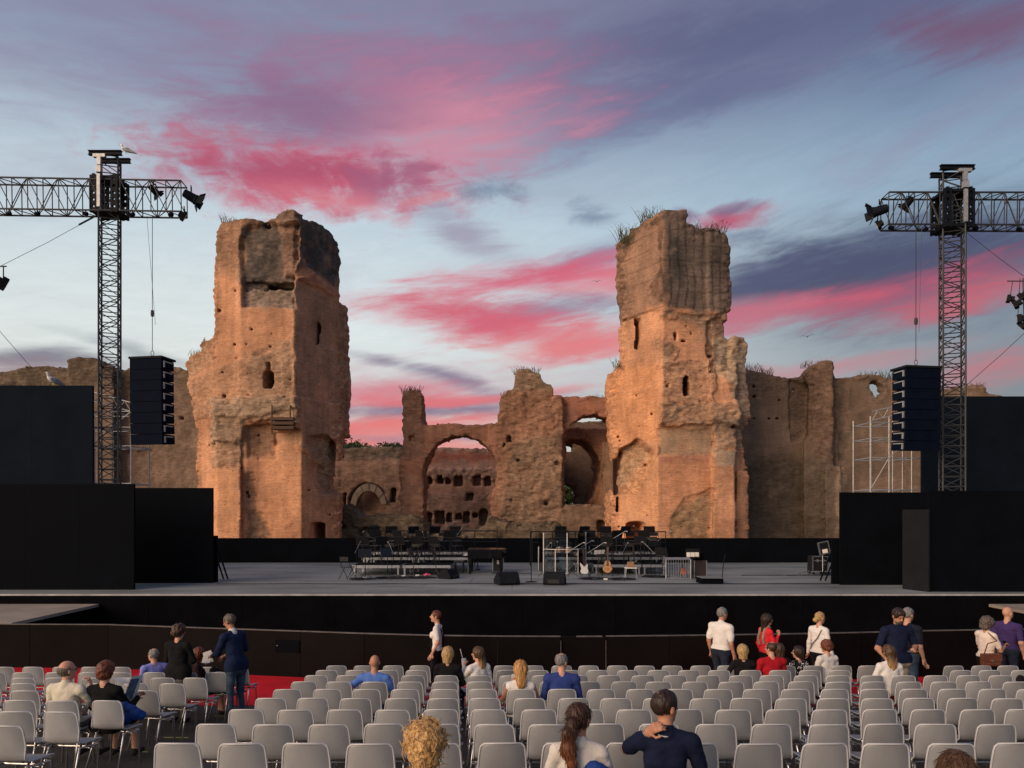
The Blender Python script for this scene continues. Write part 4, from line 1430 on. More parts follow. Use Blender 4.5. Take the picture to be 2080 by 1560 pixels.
def mast(name, label, x0, x1, d, ytop, yj, jib, label_mast, tilt, head_x, flip):
    cx = (x0 + x1) / 2
    base = W(cx, 1000, d)
    base.z = 0
    ztop = W(cx, ytop, d).z
    o = empty(name, base)
    tag(o, label, 'truss mast', 'truss masts either side of the stage')
    hw = (x1 - x0) / 2 / FPX * d / 1.32
    ang = R(20 if flip else -20)
    up = Vector((math.sin(ang), math.cos(ang), 0))
    truss_beam(o, (0, 0, 0.1), (0, 0, ztop - 0.17), hw, hw, 44, up=up)
    MB().box((-0.7, -0.7, 0), (0.7, 0.7, 0.1)).build('base_plate', MAT['dark_steel'], o)
    # head beams
    for z, w_, dd in ((ztop - 0.15, 0.60, 0.30),):
        for sy in (-1, 1):
            m = MB()
            m.box((-w_, sy * dd - 0.07, z + 0.12), (w_, sy * dd + 0.07, z + 0.145)).box((-w_, sy * dd - 0.07, z - 0.02), (w_, sy * dd + 0.07, z + 0.0)).box((-w_, sy * dd - 0.012, z), (w_, sy * dd + 0.012, z + 0.12))
            m.build('head_beam', MAT['dark_steel'], o)
    # hoist hanging in front
    m = MB()
    hx = (-0.1 if not flip else 0.15)
    zj = W(cx, yj, d).z
    m.box((hx - 0.22, -0.55, ztop - 0.34), (hx + 0.22, -0.42, ztop - 0.22)).box((hx - 0.07, -0.56, ztop - 0.62), (hx + 0.07, -0.46, ztop - 0.34))
    m.box((hx - 0.09, -0.6, ztop - 0.9), (hx + 0.09, -0.44, ztop - 0.66)).tube((hx, -0.52, ztop - 0.7), (hx, -0.52, ztop - 0.3), 0.03)
    m.box((hx - 0.06, -0.58, zj - 0.55), (hx + 0.06, -0.5, ztop - 0.95))
    m.build('chain_hoist', MAT['galv'], o, bevel=0.008)
    # sleeve block with slotted plates
    for sx in (-1, 1):
        for sy in (-1, 1):
            m = MB()
            c = Vector((sx * (hw + 0.06), sy * (hw + 0.06), zj))
            m.box(c + Vector((-0.13, -0.05, -0.68)), c + Vector((-0.05, 0.05, 0.66))).box(c + Vector((0.05, -0.05, -0.68)), c + Vector((0.13, 0.05, 0.66)))
            for k in range(6):
                m.box(c + Vector((-0.05, -0.045, -0.66 + k * 0.245)), c + Vector((0.05, 0.045, -0.66 + k * 0.245 + 0.15)))
            m.build('sleeve_plate', MAT['dark_steel'], o)
    for z in (-0.6, 0.6):
        MB().box((-hw - 0.16, -hw - 0.09, zj + z - 0.05), (hw + 0.16, hw + 0.09, zj + z + 0.05)).build('sleeve_collar', MAT['dark_steel'], o)
    # horizontal truss through the sleeve
    A, B = Vector(jib[0]) - base, Vector(jib[1]) - base
    truss_beam(o, A, B, 0.30, 0.56, 14)
    return o


JL = (W(-60, 398, 26.55), W(374, 405, 27.1))
mast('truss_mast', 'lattice truss mast with gull on top and crossarm, left of the stage', 200, 246, 27.0, 314, 402, JL, '', 0, 0, False)
JR = (W(2160, 431, 25.8), W(1797, 430, 26.1))
mast('truss_mast', 'lattice truss mast with crossarm reaching off the right edge', 1908, 1960, 26.0, 343, 431, JR, '', 0, 0, True)

stage_light('stage_light', W(388, 400, 27.2), R(-62), R(-24), 'black barn-door stage light on the right end of the left crossarm', 'fresnel', .95, .25)
stage_light('flood_light', W(374, 440, 26.9), R(-60), R(-30), 'small grey floodlight hanging below the right end of the left crossarm', 'flood', .8, .2)
stage_light('stage_light', W(312, 386, 27.4), R(-40), R(-35), 'dark stage light inside the left crossarm above the chain', 'fresnel', .65, .18)
stage_light('stage_light', W(1786, 428, 25.9), R(70), R(-12), 'black barn-door stage light on the left end of the right crossarm', 'fresnel', .95, .22)
stage_light('flood_light', W(1783, 458, 25.9), R(60), R(-30), 'small grey floodlight below the left end of the right crossarm', 'flood', .75, .18)
stage_light('stage_light', W(1846, 411, 26.3), R(40), R(-40), 'dark stage light inside the right crossarm above the chain', 'fresnel', .65, .18)
for i, (x, y, d, lab) in enumerate([(18, 434, 26.8, 'leftmost small clamp under the left crossarm'), (76, 434, 26.8, 'second small clamp from the left under the left crossarm'), (174, 434, 26.9, 'small clamp under the left crossarm just left of its mast'),
                                    (269, 436, 27, 'small clamp under the left crossarm just right of its mast'), (347, 436, 27, 'small clamp under the right end of the left crossarm'),
                                    (1810, 463, 26, 'small clamp under the left end of the right crossarm'), (1880, 466, 26, 'small clamp under the right crossarm just left of its mast'), (1982, 464, 26, 'small clamp under the right crossarm just right of its mast'), (2070, 466, 25.9, 'small clamp under the right crossarm at the picture edge')]):
    c = W(x, y, d)
    m = MB().lathe([(0.03, -.1), (0.07, -.08), (0.08, 0.06), (0.03, 0.1)], (0, 0, 0), 8, Matrix.Rotation(R(60 + 20 * (i % 3)), 4, 'Y')).tube((0, 0, 0), (0, 0, 0.16), 0.02)
    tag(m.build('clamp', MAT['dark_steel'], loc=c), lab, 'clamp', 'clamps under the crossarms')


# lights at the very edges of the picture, on rods from rigging outside it
def edge_light(name, arm, lights, label):
    o = empty(name, arm[0])
    tag(o, label, 'stage light')
    L0 = Vector(arm[0])
    m = MB()
    for a, b, r in arm[1]:
        m.tube(Vector(a) - L0, Vector(b) - L0, r)
    m.build('hanger', MAT['steel'], o)
    for p, rz, tl, s in lights:
        Mr = Matrix.Translation(Vector(p) - L0) @ Matrix.Rotation(rz, 4, 'Z') @ Matrix.Rotation(tl, 4, 'X') @ Matrix.Scale(s, 4)
        m = MB().prism([(-0.24, -0.17), (0.24, -0.17), (0.24, 0.17), (-0.24, 0.17)], -0.06, 0.12, Mr).prism([(-0.15, -0.11), (0.15, -0.11), (0.15, 0.11), (-0.15, 0.11)], -0.24, -0.06, Mr)
        h = m.build('lamp_housing', MAT['speaker_box'], o, bevel=0.008)
        MB().box((-0.2, 0.121, -0.14), (0.2, 0.13, 0.14), Mr).build('lens', MAT['lens'], h)
    return o


edge_light('flood_light', (W(-10, 540, 24), [(W(-60, 541, 24), W(13, 541, 24), 0.025), (W(7, 541, 24), W(7, 566, 24), 0.02), (W(-60, 583, 24), W(12, 583, 24), 0.02), (W(-56, 200, 24), W(-56, 600, 24), 0.03)]),
           [(W(5, 575, 24), R(-50), R(-25), 1.0)], 'floodlight on a rod at the left edge of the picture')
edge_light('light_cluster', (W(2070, 565, 24), [(W(2046, 571, 24), W(2110, 571, 24), 0.02), (W(2057, 571, 24), W(2052, 602, 24), 0.012), (W(2072, 565, 24), W(2067, 650, 24), 0.012), (W(2078, 565, 24), W(2080, 650, 24), 0.02), (W(2064, 641, 24), W(2110, 641, 24), 0.02), (W(2100, 200, 24), W(2100, 700, 24), 0.03)]),
           [(W(2050, 607, 24), R(60), R(10), .62), (W(2064, 618, 24), R(50), R(-25), .7), (W(2079, 602, 24), R(30), R(-40), .7), (W(2072, 648, 24), R(60), R(-5), .75), (W(2078, 662, 24), R(40), R(-40), .62)], 'cluster of small floodlights at the right edge of the picture')


# ------------------------------------------------------------------ hanging line arrays
def line_array(x0, x1, yt, yb, d, rz, label, chain_y, side):
    c = W((x0 + x1) / 2, yt, d)
    o = empty('line_array', c, rz)
    tag(o, label, 'loudspeaker', 'hanging loudspeaker columns')
    w = (x1 - x0) / FPX * d / 1.10
    H = (yb - yt) / FPX * d
    n = 8
    h = (H - 0.1) / n
    MB().box((-w / 2 - 0.03, -0.42, -0.08), (w / 2 + 0.03, 0.42, 0.0)).build('fly_frame', MAT['speaker_box'], o, bevel=0.01)
    z, y, a = -0.085, 0.0, 0.0
    for i in range(n):
        a = R(0.6 * i * i / n)
        Mr = Matrix.Translation((0, y, z)) @ Matrix.Rotation(a, 4, 'X')
        b = MB().prism([(-0.34, -h + 0.03), (0.36, -h + 0.006), (0.36, -0.006), (-0.34, -0.03)], -w / 2, w / 2, Mr @ Matrix.Rotation(R(90), 4, 'Z') @ Matrix.Scale(-1, 4, (1, 0, 0))).build('cabinet', MAT['speaker'], o, bevel=0.006)
        MB().box((-w / 2 + 0.004, -0.385, -h + 0.008), (w / 2 - 0.004, -0.36, -0.006), Mr).build('grille', MAT['speaker'], b)
        for s in (-1, 1):
            m = MB()
            m.box((s * (w / 2 + 0.022) - 0.02, -0.3, -h * .8), (s * (w / 2 + 0.022) + 0.02, -0.24, -h * .2), Mr).box((s * (w / 2 + 0.022) - 0.02, -0.24, -h * .3), (s * (w / 2 + 0.022) + 0.02, 0.2, -h * .2), Mr)
            m.build('rigging_arm', MAT['galv'], b)
        q = Mr @ Vector((0, 0, -h))
        y, z = q.y, q.z
    # chain up to the crossarm
    zc = W(0, chain_y, d).z - c.z
    m = MB().tube((0, 0, 0.28), (0, 0, zc), 0.012, 5).tube((0.12, 0, 1.2), (-0.22 * side, 0, zc), 0.007, 4)
    m.lathe([(0.05, 1.5), (0.06, 1.6), (0.05, 1.72)], (0, 0, 0), 8).tube((0, 0, 0.0), (0, 0, 0.1), 0.03)
    for k in range(10):
        t = 2 * PI * k / 10
        t2 = 2 * PI * (k + 1) / 10
        m.tube((0.06 * math.cos(t), 0, 0.18 + 0.09 * math.sin(t)), (0.06 * math.cos(t2), 0, 0.18 + 0.09 * math.sin(t2)), 0.012, 4)
    m.build('hoist_chain', MAT['steel'], o)
    return o


line_array(271, 348, 728, 905, 26.4, R(-9), 'navy hanging loudspeaker column beside the left tower, below the left crossarm', 437, 1)
line_array(1818, 1903, 747, 918, 25.6, R(9), 'navy hanging loudspeaker column in front of the right mast', 466, -1)

# guy wires
for a, b, lab in (((190, 441, 27, 0, 541, 24), None, 'thin guy wire from the left mast down to the left picture edge'),
                  ((1960, 470, 26, 2120, 590, 24), None, 'thin guy wire from the right mast down to the right picture edge'),
                  ((1960, 785, 27, 2120, 640, 24), None, 'thin cable rising to the right picture edge above the right screen'),
                  ((65, 748, 30, -60, 600, 26), None, 'thin cable rising to the left picture edge above the left screen')):
    p, q = W(*a[:3]), W(*a[3:])
    m = MB().path([p, p.lerp(q, .5) - Vector((0, 0, .04)), q], 0.009, 4)
    if 'left mast' in lab:
        m.tube(p, p.lerp(q, .17), 0.035, 6)
    tag(m.build('guy_wire', MAT['steel']), lab, 'cable')


# ------------------------------------------------------------------ gulls
def gull(px, py, d, rz, label, s=1.0, flying=False):
    o = empty('gull', W(px, py, d), rz)
    tag(o, label, 'bird')
    m = MB()
    if not flying:
        # body along +x (tail at +x), standing
        prof = [(-0.17, .012, .10), (-0.14, .05, .10), (-0.08, .075, .06), (0.0, .085, .03), (0.1, .07, 0.0), (0.2, .04, -0.04), (0.32, .012, -0.09)]
        m.path([(x * s, 0, (z + .12) * s) for x, r, z in prof], [r * s for x, r, z in prof], 10)
        m.path([(-0.12 * s, 0, .22 * s), (-0.14 * s, 0, .29 * s), (-0.16 * s, 0, .33 * s), (-0.21 * s, 0, .33 * s)], [.05 * s, .04 * s, .045 * s, .02 * s], 8)
        b = m.build('body', MAT['gull_white'], o, smooth=True)
        MB().path([(-0.21 * s, 0, .33 * s), (-0.27 * s, 0, .315 * s)], [.014 * s, .004 * s], 6).build('beak', MAT['tape'], o)
        for sy in (-1, 1):
            MB().add([(-0.1 * s, sy * .07 * s, .2 * s), (0.05 * s, sy * .09 * s, .19 * s), (0.42 * s, sy * .03 * s, 0.0), (0.0, sy * .088 * s, .09 * s), (-0.1 * s, sy * .085 * s, .13 * s), (0.1 * s, sy * .06 * s, .2 * s), (.1 * s, 0, .15 * s)],
                     [(0, 1, 5), (1, 2, 5), (1, 3, 2), (0, 4, 3, 1), (0, 5, 6), (5, 2, 6)]).build('wing', MAT['gull_grey'], o)
            MB().tube((0, sy * .03 * s, 0), (0, sy * .03 * s, .09 * s), .007 * s, 5).build('leg', MAT['tape'], o)
    else:
        m.path([(-.2 * s, 0, 0), (0, 0, 0), (.22 * s, 0, .01)], [.02 * s, .06 * s, .01 * s], 6)
        m.build('body', MAT['gull_grey'], o)
        for sy in (-1, 1):
            MB().add([(-.06 * s, 0, .02 * s), (.08 * s, 0, .02 * s), (.02 * s, sy * .35 * s, .14 * s), (-.08 * s, sy * .35 * s, .14 * s), (.12 * s, sy * .75 * s, .04 * s), (0, 0, -.01 * s)], [(0, 1, 2, 3), (3, 2, 4), (0, 3, 5), (1, 5, 2)]).build('wing', MAT['gull_grey'], o)
    return o


gull(256, 312.5, 27.0, 0, 'white and grey gull perched on the head of the left truss mast', 1.0)
gull(108, 782.5, 29.0, R(60), 'white gull standing on top of the left dark screen', 1.35)
gull(583, 430, 63, R(20), 'small gull perched on the top of the left tower', .9)
gull(415, 693, 63, R(120), 'small gull perched on the broken shoulder of the left tower', .9)
gull(1640, 684, 60, R(60), 'flying gull right of the right tower above the domed wall', 1.0, True)
gull(1212, 572, 80, R(80), 'tiny flying gull left of the right tower crown', .9, True)
print('stage', round(time.time() - T0, 1))

# ------------------------------------------------------------------ instruments and gear on the stage
def on_stage(x, y):
    d = sdep(y)
    p = W(x, y, d)
    return Vector((p.x, p.y, SZ))


def riser(x0, x1, d, depth, h, label):
    X0, X1 = (x0 - CX) / FPX * d, (x1 - CX) / FPX * d
    o = empty('riser', ((X0 + X1) / 2, d, SZ))
    tag(o, label, 'riser', 'orchestra risers')
    hw = (X1 - X0) / 2
    MB().box((-hw + .01, 0.01, h - 0.02), (hw - .01, depth, h)).build('deck', MAT['black_paint'], o)
    MB().box((-hw, -0.02, h - 0.11), (hw, 0.008, h - 0.004)).build('edge_rail', MAT['alu'], o)
    for s in (-1, 1):
        MB().box((s * hw - .012, 0.0, h - 0.10), (s * hw + .012, depth, h - 0.022)).build('side_rail', MAT['alu'], o)
        for y in (0.05, depth - .05):
            MB().box((s * (hw - .07) - .03, y - .03, 0.001), (s * (hw - .07) + .03, y + .03, h - 0.11)).build('leg', MAT['alu'], o)
    return o


RISERS = []
for a in [
    (716, 812, 28.8, 1.7, .40, 'low front riser at the left end, beside the lone folding chair'),
    (818, 915, 28.8, 1.7, .40, 'low front riser next to the piano, under the music stands'),
    (735, 842, 30.6, 1.6, .60, 'middle riser at the left end of the left group'),
    (846, 955, 30.6, 1.6, .60, 'middle riser behind the piano in the left group'),
    (742, 845, 32.3, 1.7, .74, 'top riser at the left end of the left group'),
    (849, 955, 32.3, 1.7, .74, 'top riser at the right end of the left group'),
    (1208, 1302, 29.2, 1.5, .40, 'low front riser behind the acoustic guitar'),
    (1306, 1352, 29.2, 1.5, .40, 'short low riser beside the white framed rack'),
    (1106, 1230, 30.8, 1.6, .60, 'middle riser behind the clear drum shield'),
    (1234, 1352, 30.8, 1.6, .60, 'middle riser at the right end of the right group'),
    (1106, 1228, 32.5, 1.7, .74, 'top riser behind the clear drum shield'),
    (1232, 1352, 32.5, 1.7, .74, 'top riser at the right end of the right group'),
]:
    RISERS.append((a, riser(*a)))


def railing(x0, x1, yt, d, label):
    o = empty('railing', ((x0 + x1) / 2 / FPX * d - CX / FPX * d, d, SZ))
    tag(o, label, 'railing', 'railings behind the risers')
    X0, X1 = (x0 - CX) / FPX * d - o.location.x, (x1 - CX) / FPX * d - o.location.x
    zt = W(0, yt, d).z - SZ
    n = max(3, int((x1 - x0) / 45))
    for dz in (0, -0.5):
        MB().tube((X0, 0, zt + dz), (X1, 0, zt + dz), 0.026).build('rail', MAT['dark_steel'], o)
    for i in range(n + 1):
        x = X0 + (X1 - X0) * i / n
        MB().tube((x, 0, 0), (x, 0, zt), 0.022).build('post', MAT['dark_steel'], o)


railing(737, 1010, 1078.5, 34.3, 'black railing along the back of the left risers')
railing(1077, 1352, 1080, 34.3, 'black railing along the back of the right risers')


def proto_folding_chair():
    o = empty('folding_chair')
    m = MAT['black_plastic']
    MB().box((-.2, -.2, .43), (.2, .2, .455)).build('seat', m, o, bevel=.008)
    MB().box((-.2, .19, .66), (.2, .205, .82)).build('backrest', m, o, bevel=.006)
    for s in (-1, 1):
        MB().path([(s * .22, -.24, 0), (s * .22, .1, .5), (s * .21, .205, .84)], .012, 5).build('leg', MAT['speaker_box'], o)
        MB().path([(s * .20, .26, 0), (s * .20, -.1, .44)], .012, 5).build('leg', MAT['speaker_box'], o)
    return o


def proto_music_stand():
    o = empty('music_stand')
    m = MAT['black_plastic']
    MB().box((-.25, -.012, 0), (.25, .004, .34), Matrix.Translation((0, 0, .80)) @ Matrix.Rotation(R(22), 4, 'X')).build('desk', m, o)
    MB().box((-.25, -.06, -.005), (.25, .0, .008), Matrix.Translation((0, 0, .80))).build('lip', m, o)
    MB().tube((0, .03, .1), (0, .03, .92), .014).build('shaft', m, o)
    for k in range(3):
        a = 2 * PI * k / 3 + .5
        MB().path([(0, .03, .3), (.12 * math.cos(a), .03 + .12 * math.sin(a), .16), (.3 * math.cos(a), .03 + .3 * math.sin(a), .01)], .01, 5).build('foot', m, o)
    return o


fc, ms = proto_folding_chair(), proto_music_stand()
used = set()


def drop(proto, loc, rz, label, cat, group, paper=False):
    o = proto if proto.name not in used else copy_tree(proto)
    used.add(proto.name)
    o.matrix_world = Matrix.Translation(loc) @ Matrix.Rotation(rz, 4, 'Z')
    tag(o, label, cat, group)
    return o


ORD = ['first', 'second', 'third', 'fourth', 'fifth', 'sixth', 'seventh', 'eighth', 'ninth', 'tenth']


def orchestra(x0, x1, d, h, nch, nst, where, seed):
    r = random.Random(seed)
    for i in range(nch):
        x = x0 + (x1 - x0) * (i + .5) / nch + r.uniform(-5, 5)
        p = W(x, 0, d + .75 + r.uniform(-.1, .1))
        drop(fc, Vector((p.x, p.y, SZ + h)), r.uniform(-.5, .5), f'{ORD[i]} folding chair from the left on {where}', 'chair', 'black orchestra chairs')
    for i in range(nst):
        x = x0 + (x1 - x0) * (i + .35) / nst + r.uniform(-6, 6)
        p = W(x, 0, d + .25 + r.uniform(-.1, .1))
        drop(ms, Vector((p.x, p.y, SZ + h)), r.uniform(-.6, .6), f'{ORD[i]} black music stand from the left on {where}', 'music stand', 'black music stands')


orchestra(720, 910, 28.85, .40, 4, 5, 'the low left risers', 1)
orchestra(738, 950, 30.65, .60, 5, 4, 'the middle left risers', 2)
orchestra(745, 950, 32.4, .74, 6, 5, 'the top left risers', 3)
orchestra(1212, 1350, 29.25, .40, 3, 2, 'the low right risers', 4)
orchestra(1120, 1350, 30.85, .60, 4, 4, 'the middle right risers', 5)
orchestra(1120, 1350, 32.6, .74, 5, 5, 'the top right risers', 6)
drop(fc, on_stage(706, 1176), R(150), 'lone grey folding chair on the stage floor left of the risers', 'chair', 'black orchestra chairs')
for i, (x, y) in enumerate([(742, 1177), (786, 1174), (838, 1174), (884, 1173), (1345, 1172)]):
    drop(ms, on_stage(x, y), R(200 + 30 * i), ['black music stand on the floor in front of the left end of the risers', 'black music stand on the floor before the first low riser', 'black music stand on the floor between the two low risers', 'black music stand on the floor beside the tilted wedge speaker', 'black music stand on the floor left of the white framed rack'][i], 'music stand', 'black music stands')


def proto_boom():
    o = empty('boom_stand')
    m = MAT['dark_steel']
    MB().tube((0, 0, .12), (0, 0, 1.05), .011).build('shaft', m, o)
    for k in range(3):
        a = 2 * PI * k / 3 + .2
        MB().tube((0, 0, .2), (.28 * math.cos(a), .28 * math.sin(a), .012), .010).build('foot', MAT['black_plastic'], o)
    MB().tube((-.18, .05, .9), (.45, -.12, 1.3), .008).build('boom', MAT['galv'], o)
    MB().path([(.45, -.12, 1.3), (.5, -.135, 1.31), (.56, -.15, 1.29)], [.014, .02, .022], 8).build('microphone', MAT['galv'], o)
    return o


bs = proto_boom()
for i, (x, d, h) in enumerate([(724, 28.4, 0), (757, 29.6, .4), (796, 28.3, 0), (830, 31.2, .6), (862, 29.5, .4), (902, 32.9, .74), (932, 31.0, .6), (1106, 28.3, 0), (1132, 29.9, 0), (1160, 28.2, 0), (1178, 30.0, 0), (1203, 28.2, 0), (1246, 29.6, .4), (1268, 28.6, 0), (1300, 31.2, .6), (1322, 28.4, 0), (1342, 29.6, .4)]):
    p = W(x, 0, d)
    side = 'left' if x < 1000 else 'right'
    drop(bs, Vector((p.x, p.y, SZ + h)), random.Random(i).uniform(-2.5, 2.5), f'{ORD[i if x < 1000 else i - 7]} thin boom microphone stand from the left in the {side} band group', 'stand', 'boom microphone stands')


# grand piano, keyboard to the left
def piano():
    p = on_stage(990, 1164)
    o = empty('grand_piano', p)
    tag(o, 'black grand piano with lid closed beside the left risers', 'piano')
    pl = MAT['piano']
    case = [(-.78, -.45), (-.78, .98), (-.4, 1.0), (.1, .98), (.55, .75), (.74, .35), (.76, -.1), (.6, -.42), (.2, -.46)]

    def slab(z0, z1, k=1.0):
        n = len(case)
        return MB().add([(x * k, y * k, z0) for x, y in case] + [(x * k, y * k, z1) for x, y in case], [tuple(range(n - 1, -1, -1)), tuple(range(n, 2 * n))] + [(i, (i + 1) % n, n + (i + 1) % n, n + i) for i in range(n)])
    slab(.62, .96).build('case', pl, o, bevel=.01)
    slab(.962, .985, 1.015).build('lid', pl, o, bevel=.006)
    MB().box((-.98, -.42, .66), (-.781, .95, .73)).build('key_bed', pl, o, bevel=.006)
    MB().box((-.95, -.38, .731), (-.80, .91, .742)).build('keys', MAT['white_plastic'], o)
    for x, y in ((-.68, -.36), (-.68, .88), (.55, .1)):
        MB().lathe([(.055, 0), (.05, .1), (.085, .55), (.09, .619)], (x, y, 0), 10).build('leg', pl, o)
    m = MB().box((-.5, .1, .1), (-.3, .4, .14)).tube((-.4, .15, .12), (-.4, .15, .62), .02).tube((-.4, .35, .12), (-.4, .35, .62), .02)
    m.build('pedal_lyre', pl, o)
    b = empty('piano_bench', p + Vector((-1.15, .2, 0)))
    tag(b, 'small black piano bench at the left of the grand piano', 'bench')
    MB().box((-.2, -.35, .42), (.2, .35, .5)).build('seat', MAT['black_plastic'], b, bevel=.02)
    for x in (-.16, .16):
        for y in (-.3, .3):
            MB().box((x - .02, y - .02, 0), (x + .02, y + .02, .42)).build('leg', MAT['black_plastic'], b)


piano()
o = empty('flight_case', on_stage(1012, 1162))
tag(o, 'small black case with pale edges standing under the grand piano', 'case')
MB().box((-.22, -.2, .06), (.22, .2, .56)).build('body', MAT['black_plastic'], o, bevel=.01)
for x in (-.22, .22):
    MB().box((x - .012, -.214, .06), (x + .012, -.2, .56)).build('edge', MAT['alu'], o)
MB().box((-.05, -.216, .34), (.12, -.205, .5)).build('sticker', MAT['paper'], o)


def wedge(x, y, rz, label, s=1.0):
    o = empty('monitor_speaker', on_stage(x, y), rz)
    tag(o, label, 'loudspeaker', 'wedge monitors on the stage floor')
    prof = [(-.3, 0.01), (.34, 0.01), (.38, .1), (.2, .40), (.06, .44), (-.34, .16)]
    MB().prism([(a * s, b * s) for a, b in prof], -.36 * s, .36 * s, Matrix.Rotation(R(90), 4, 'Z')).build('cabinet', MAT['speaker_box'], o, bevel=.015)
    # grille on the slanted face that looks back at the players, handle and sockets on the audience side
    MB().box((-.3 * s, .0, 0), (.3 * s, .36 * s, .012), Matrix.Translation((0, -.325 * s, .185 * s)) @ Matrix.Rotation(R(34), 4, 'X')).build('grille', MAT['black_plastic'], o)
    MB().box((-.2 * s, .385 * s, .07 * s), (.2 * s, .39 * s, .2 * s)).build('socket_plate', MAT['black_plastic'], o)
    return o


wedge(1029, 1187, R(-160), 'wedge monitor speaker on the floor right of the piano, left of the microphone stand')
wedge(1127, 1187, R(170), 'wedge monitor speaker on the floor in front of the clear drum shield')
wedge(910, 1175, R(-120), 'tilted wedge monitor speaker at the right end of the low left risers', .85)

# straight microphone stand
o = empty('microphone_stand', on_stage(1079, 1182))
tag(o, 'tall straight microphone stand on a round base at centre stage', 'stand')
MB().lathe([(.2, 0), (.2, .015), (.05, .03)], (0, 0, 0), 18).build('base', MAT['dark_steel'], o)
MB().tube((0, 0, .02), (0, 0, 1.74), .016, 8).build('pole', MAT['dark_steel'], o)
MB().path([(0, 0, 1.74), (0.04, -.05, 1.78), (.06, -.12, 1.77)], [.02, .022, .03], 8).build('microphone', MAT['dark_steel'], o)


# clear drum shield
def shield():
    y0 = 1166
    o = empty('drum_shield', on_stage(1143, y0))
    tag(o, 'clear acrylic drum shield of hinged panels around the drum kit', 'screen')
    L0 = o.location
    xs = [(1094, 1158), (1104, 1164.5), (1128, 1166), (1152, 1166), (1174, 1165), (1190, 1162), (1197, 1156)]
    P = [on_stage(x, y) - L0 for x, y in xs]
    for i in range(len(P) - 1):
        a, b = P[i], P[i + 1]
        h = 1.62
        d = (b - a).normalized()
        n = Vector((-d.y, d.x, 0)) * .006
        MB().add([a - n, b - n, b + n, a + n] + [q + Vector((0, 0, h)) for q in (a - n, b - n, b + n, a + n)], [(0, 1, 2, 3), (4, 7, 6, 5), (0, 4, 5, 1), (1, 5, 6, 2), (2, 6, 7, 3), (3, 7, 4, 0)]).build('pane', MAT['glass'], o)
    for i, p in enumerate(P):
        MB().tube(p + Vector((0, 0, .0)), p + Vector((0, 0, 1.64 if i in (1, 3, 5) else 1.0)), .018, 6).build('hinge_strip', MAT['white_plastic'], o)
    for i in (1, 2, 3, 4):
        for zz in (.03, .98):
            MB().tube(P[i] + Vector((0, -.02, zz)), P[i + 1] + Vector((0, -.02, zz)), .012).build('cross_strip', MAT['white_plastic'], o)


shield()


def drums():
    o = empty('drum_kit', on_stage(1150, 1158))
    tag(o, 'tan shelled drum kit with cymbals behind the clear shield', 'drums')
    shell = noisy('tan_drum_shell', (0.50, 0.27, 0.15), 0.2, 4.0, rough=0.3)
    head = MAT['paper']

    def drum(c, r, h, rot=Matrix(), nm='drum'):
        b = MB().lathe([(r, -h / 2), (r * 1.02, 0), (r, h / 2)], c, 18, rot).build(nm, shell, o)
        for s in (-1, 1):
            MB().lathe([(r * 1.04, s * h / 2 - .012), (r * 1.04, s * h / 2 + .012)], c, 18, rot).build('hoop', MAT['alu'], b)
    drum((0, .1, .29), .28, .4, Matrix.Rotation(R(90), 4, 'X'), 'bass_drum')
    drum((-.26, .05, .84), .17, .22, Matrix.Rotation(R(-12), 4, 'X'), 'tom')
    drum((.12, .05, .84), .17, .22, Matrix.Rotation(R(-12), 4, 'X'), 'tom')
    drum((.56, .35, .5), .22, .38, Matrix(), 'floor_tom')
    drum((-.52, .35, .62), .18, .15, Matrix(), 'snare')
    brass = noisy('brass_cymbal', (0.55, 0.38, 0.16), 0.15, 9.0, rough=0.25, metal=0.9)
    for x, y, z, r in ((-.62, 0, 1.25, .24), (.6, .05, 1.22, .26), (-.8, .4, .95, .18)):
        MB().lathe([(r, 0), (r * .4, .02), (.05, .05), (.02, .055)], (x, y, z), 18, Matrix.Rotation(R(-14), 4, 'X')).build('cymbal', brass, o)
        s = MB().tube((x, y, .02), (x, y, z + .06), .012)
        for k in range(3):
            a = k * 2.09 + .4
            s.tube((x, y, .4), (x + .26 * math.cos(a), y + .26 * math.sin(a), .01), .012)
        s.build('cymbal_stand', MAT['alu'], o)


drums()


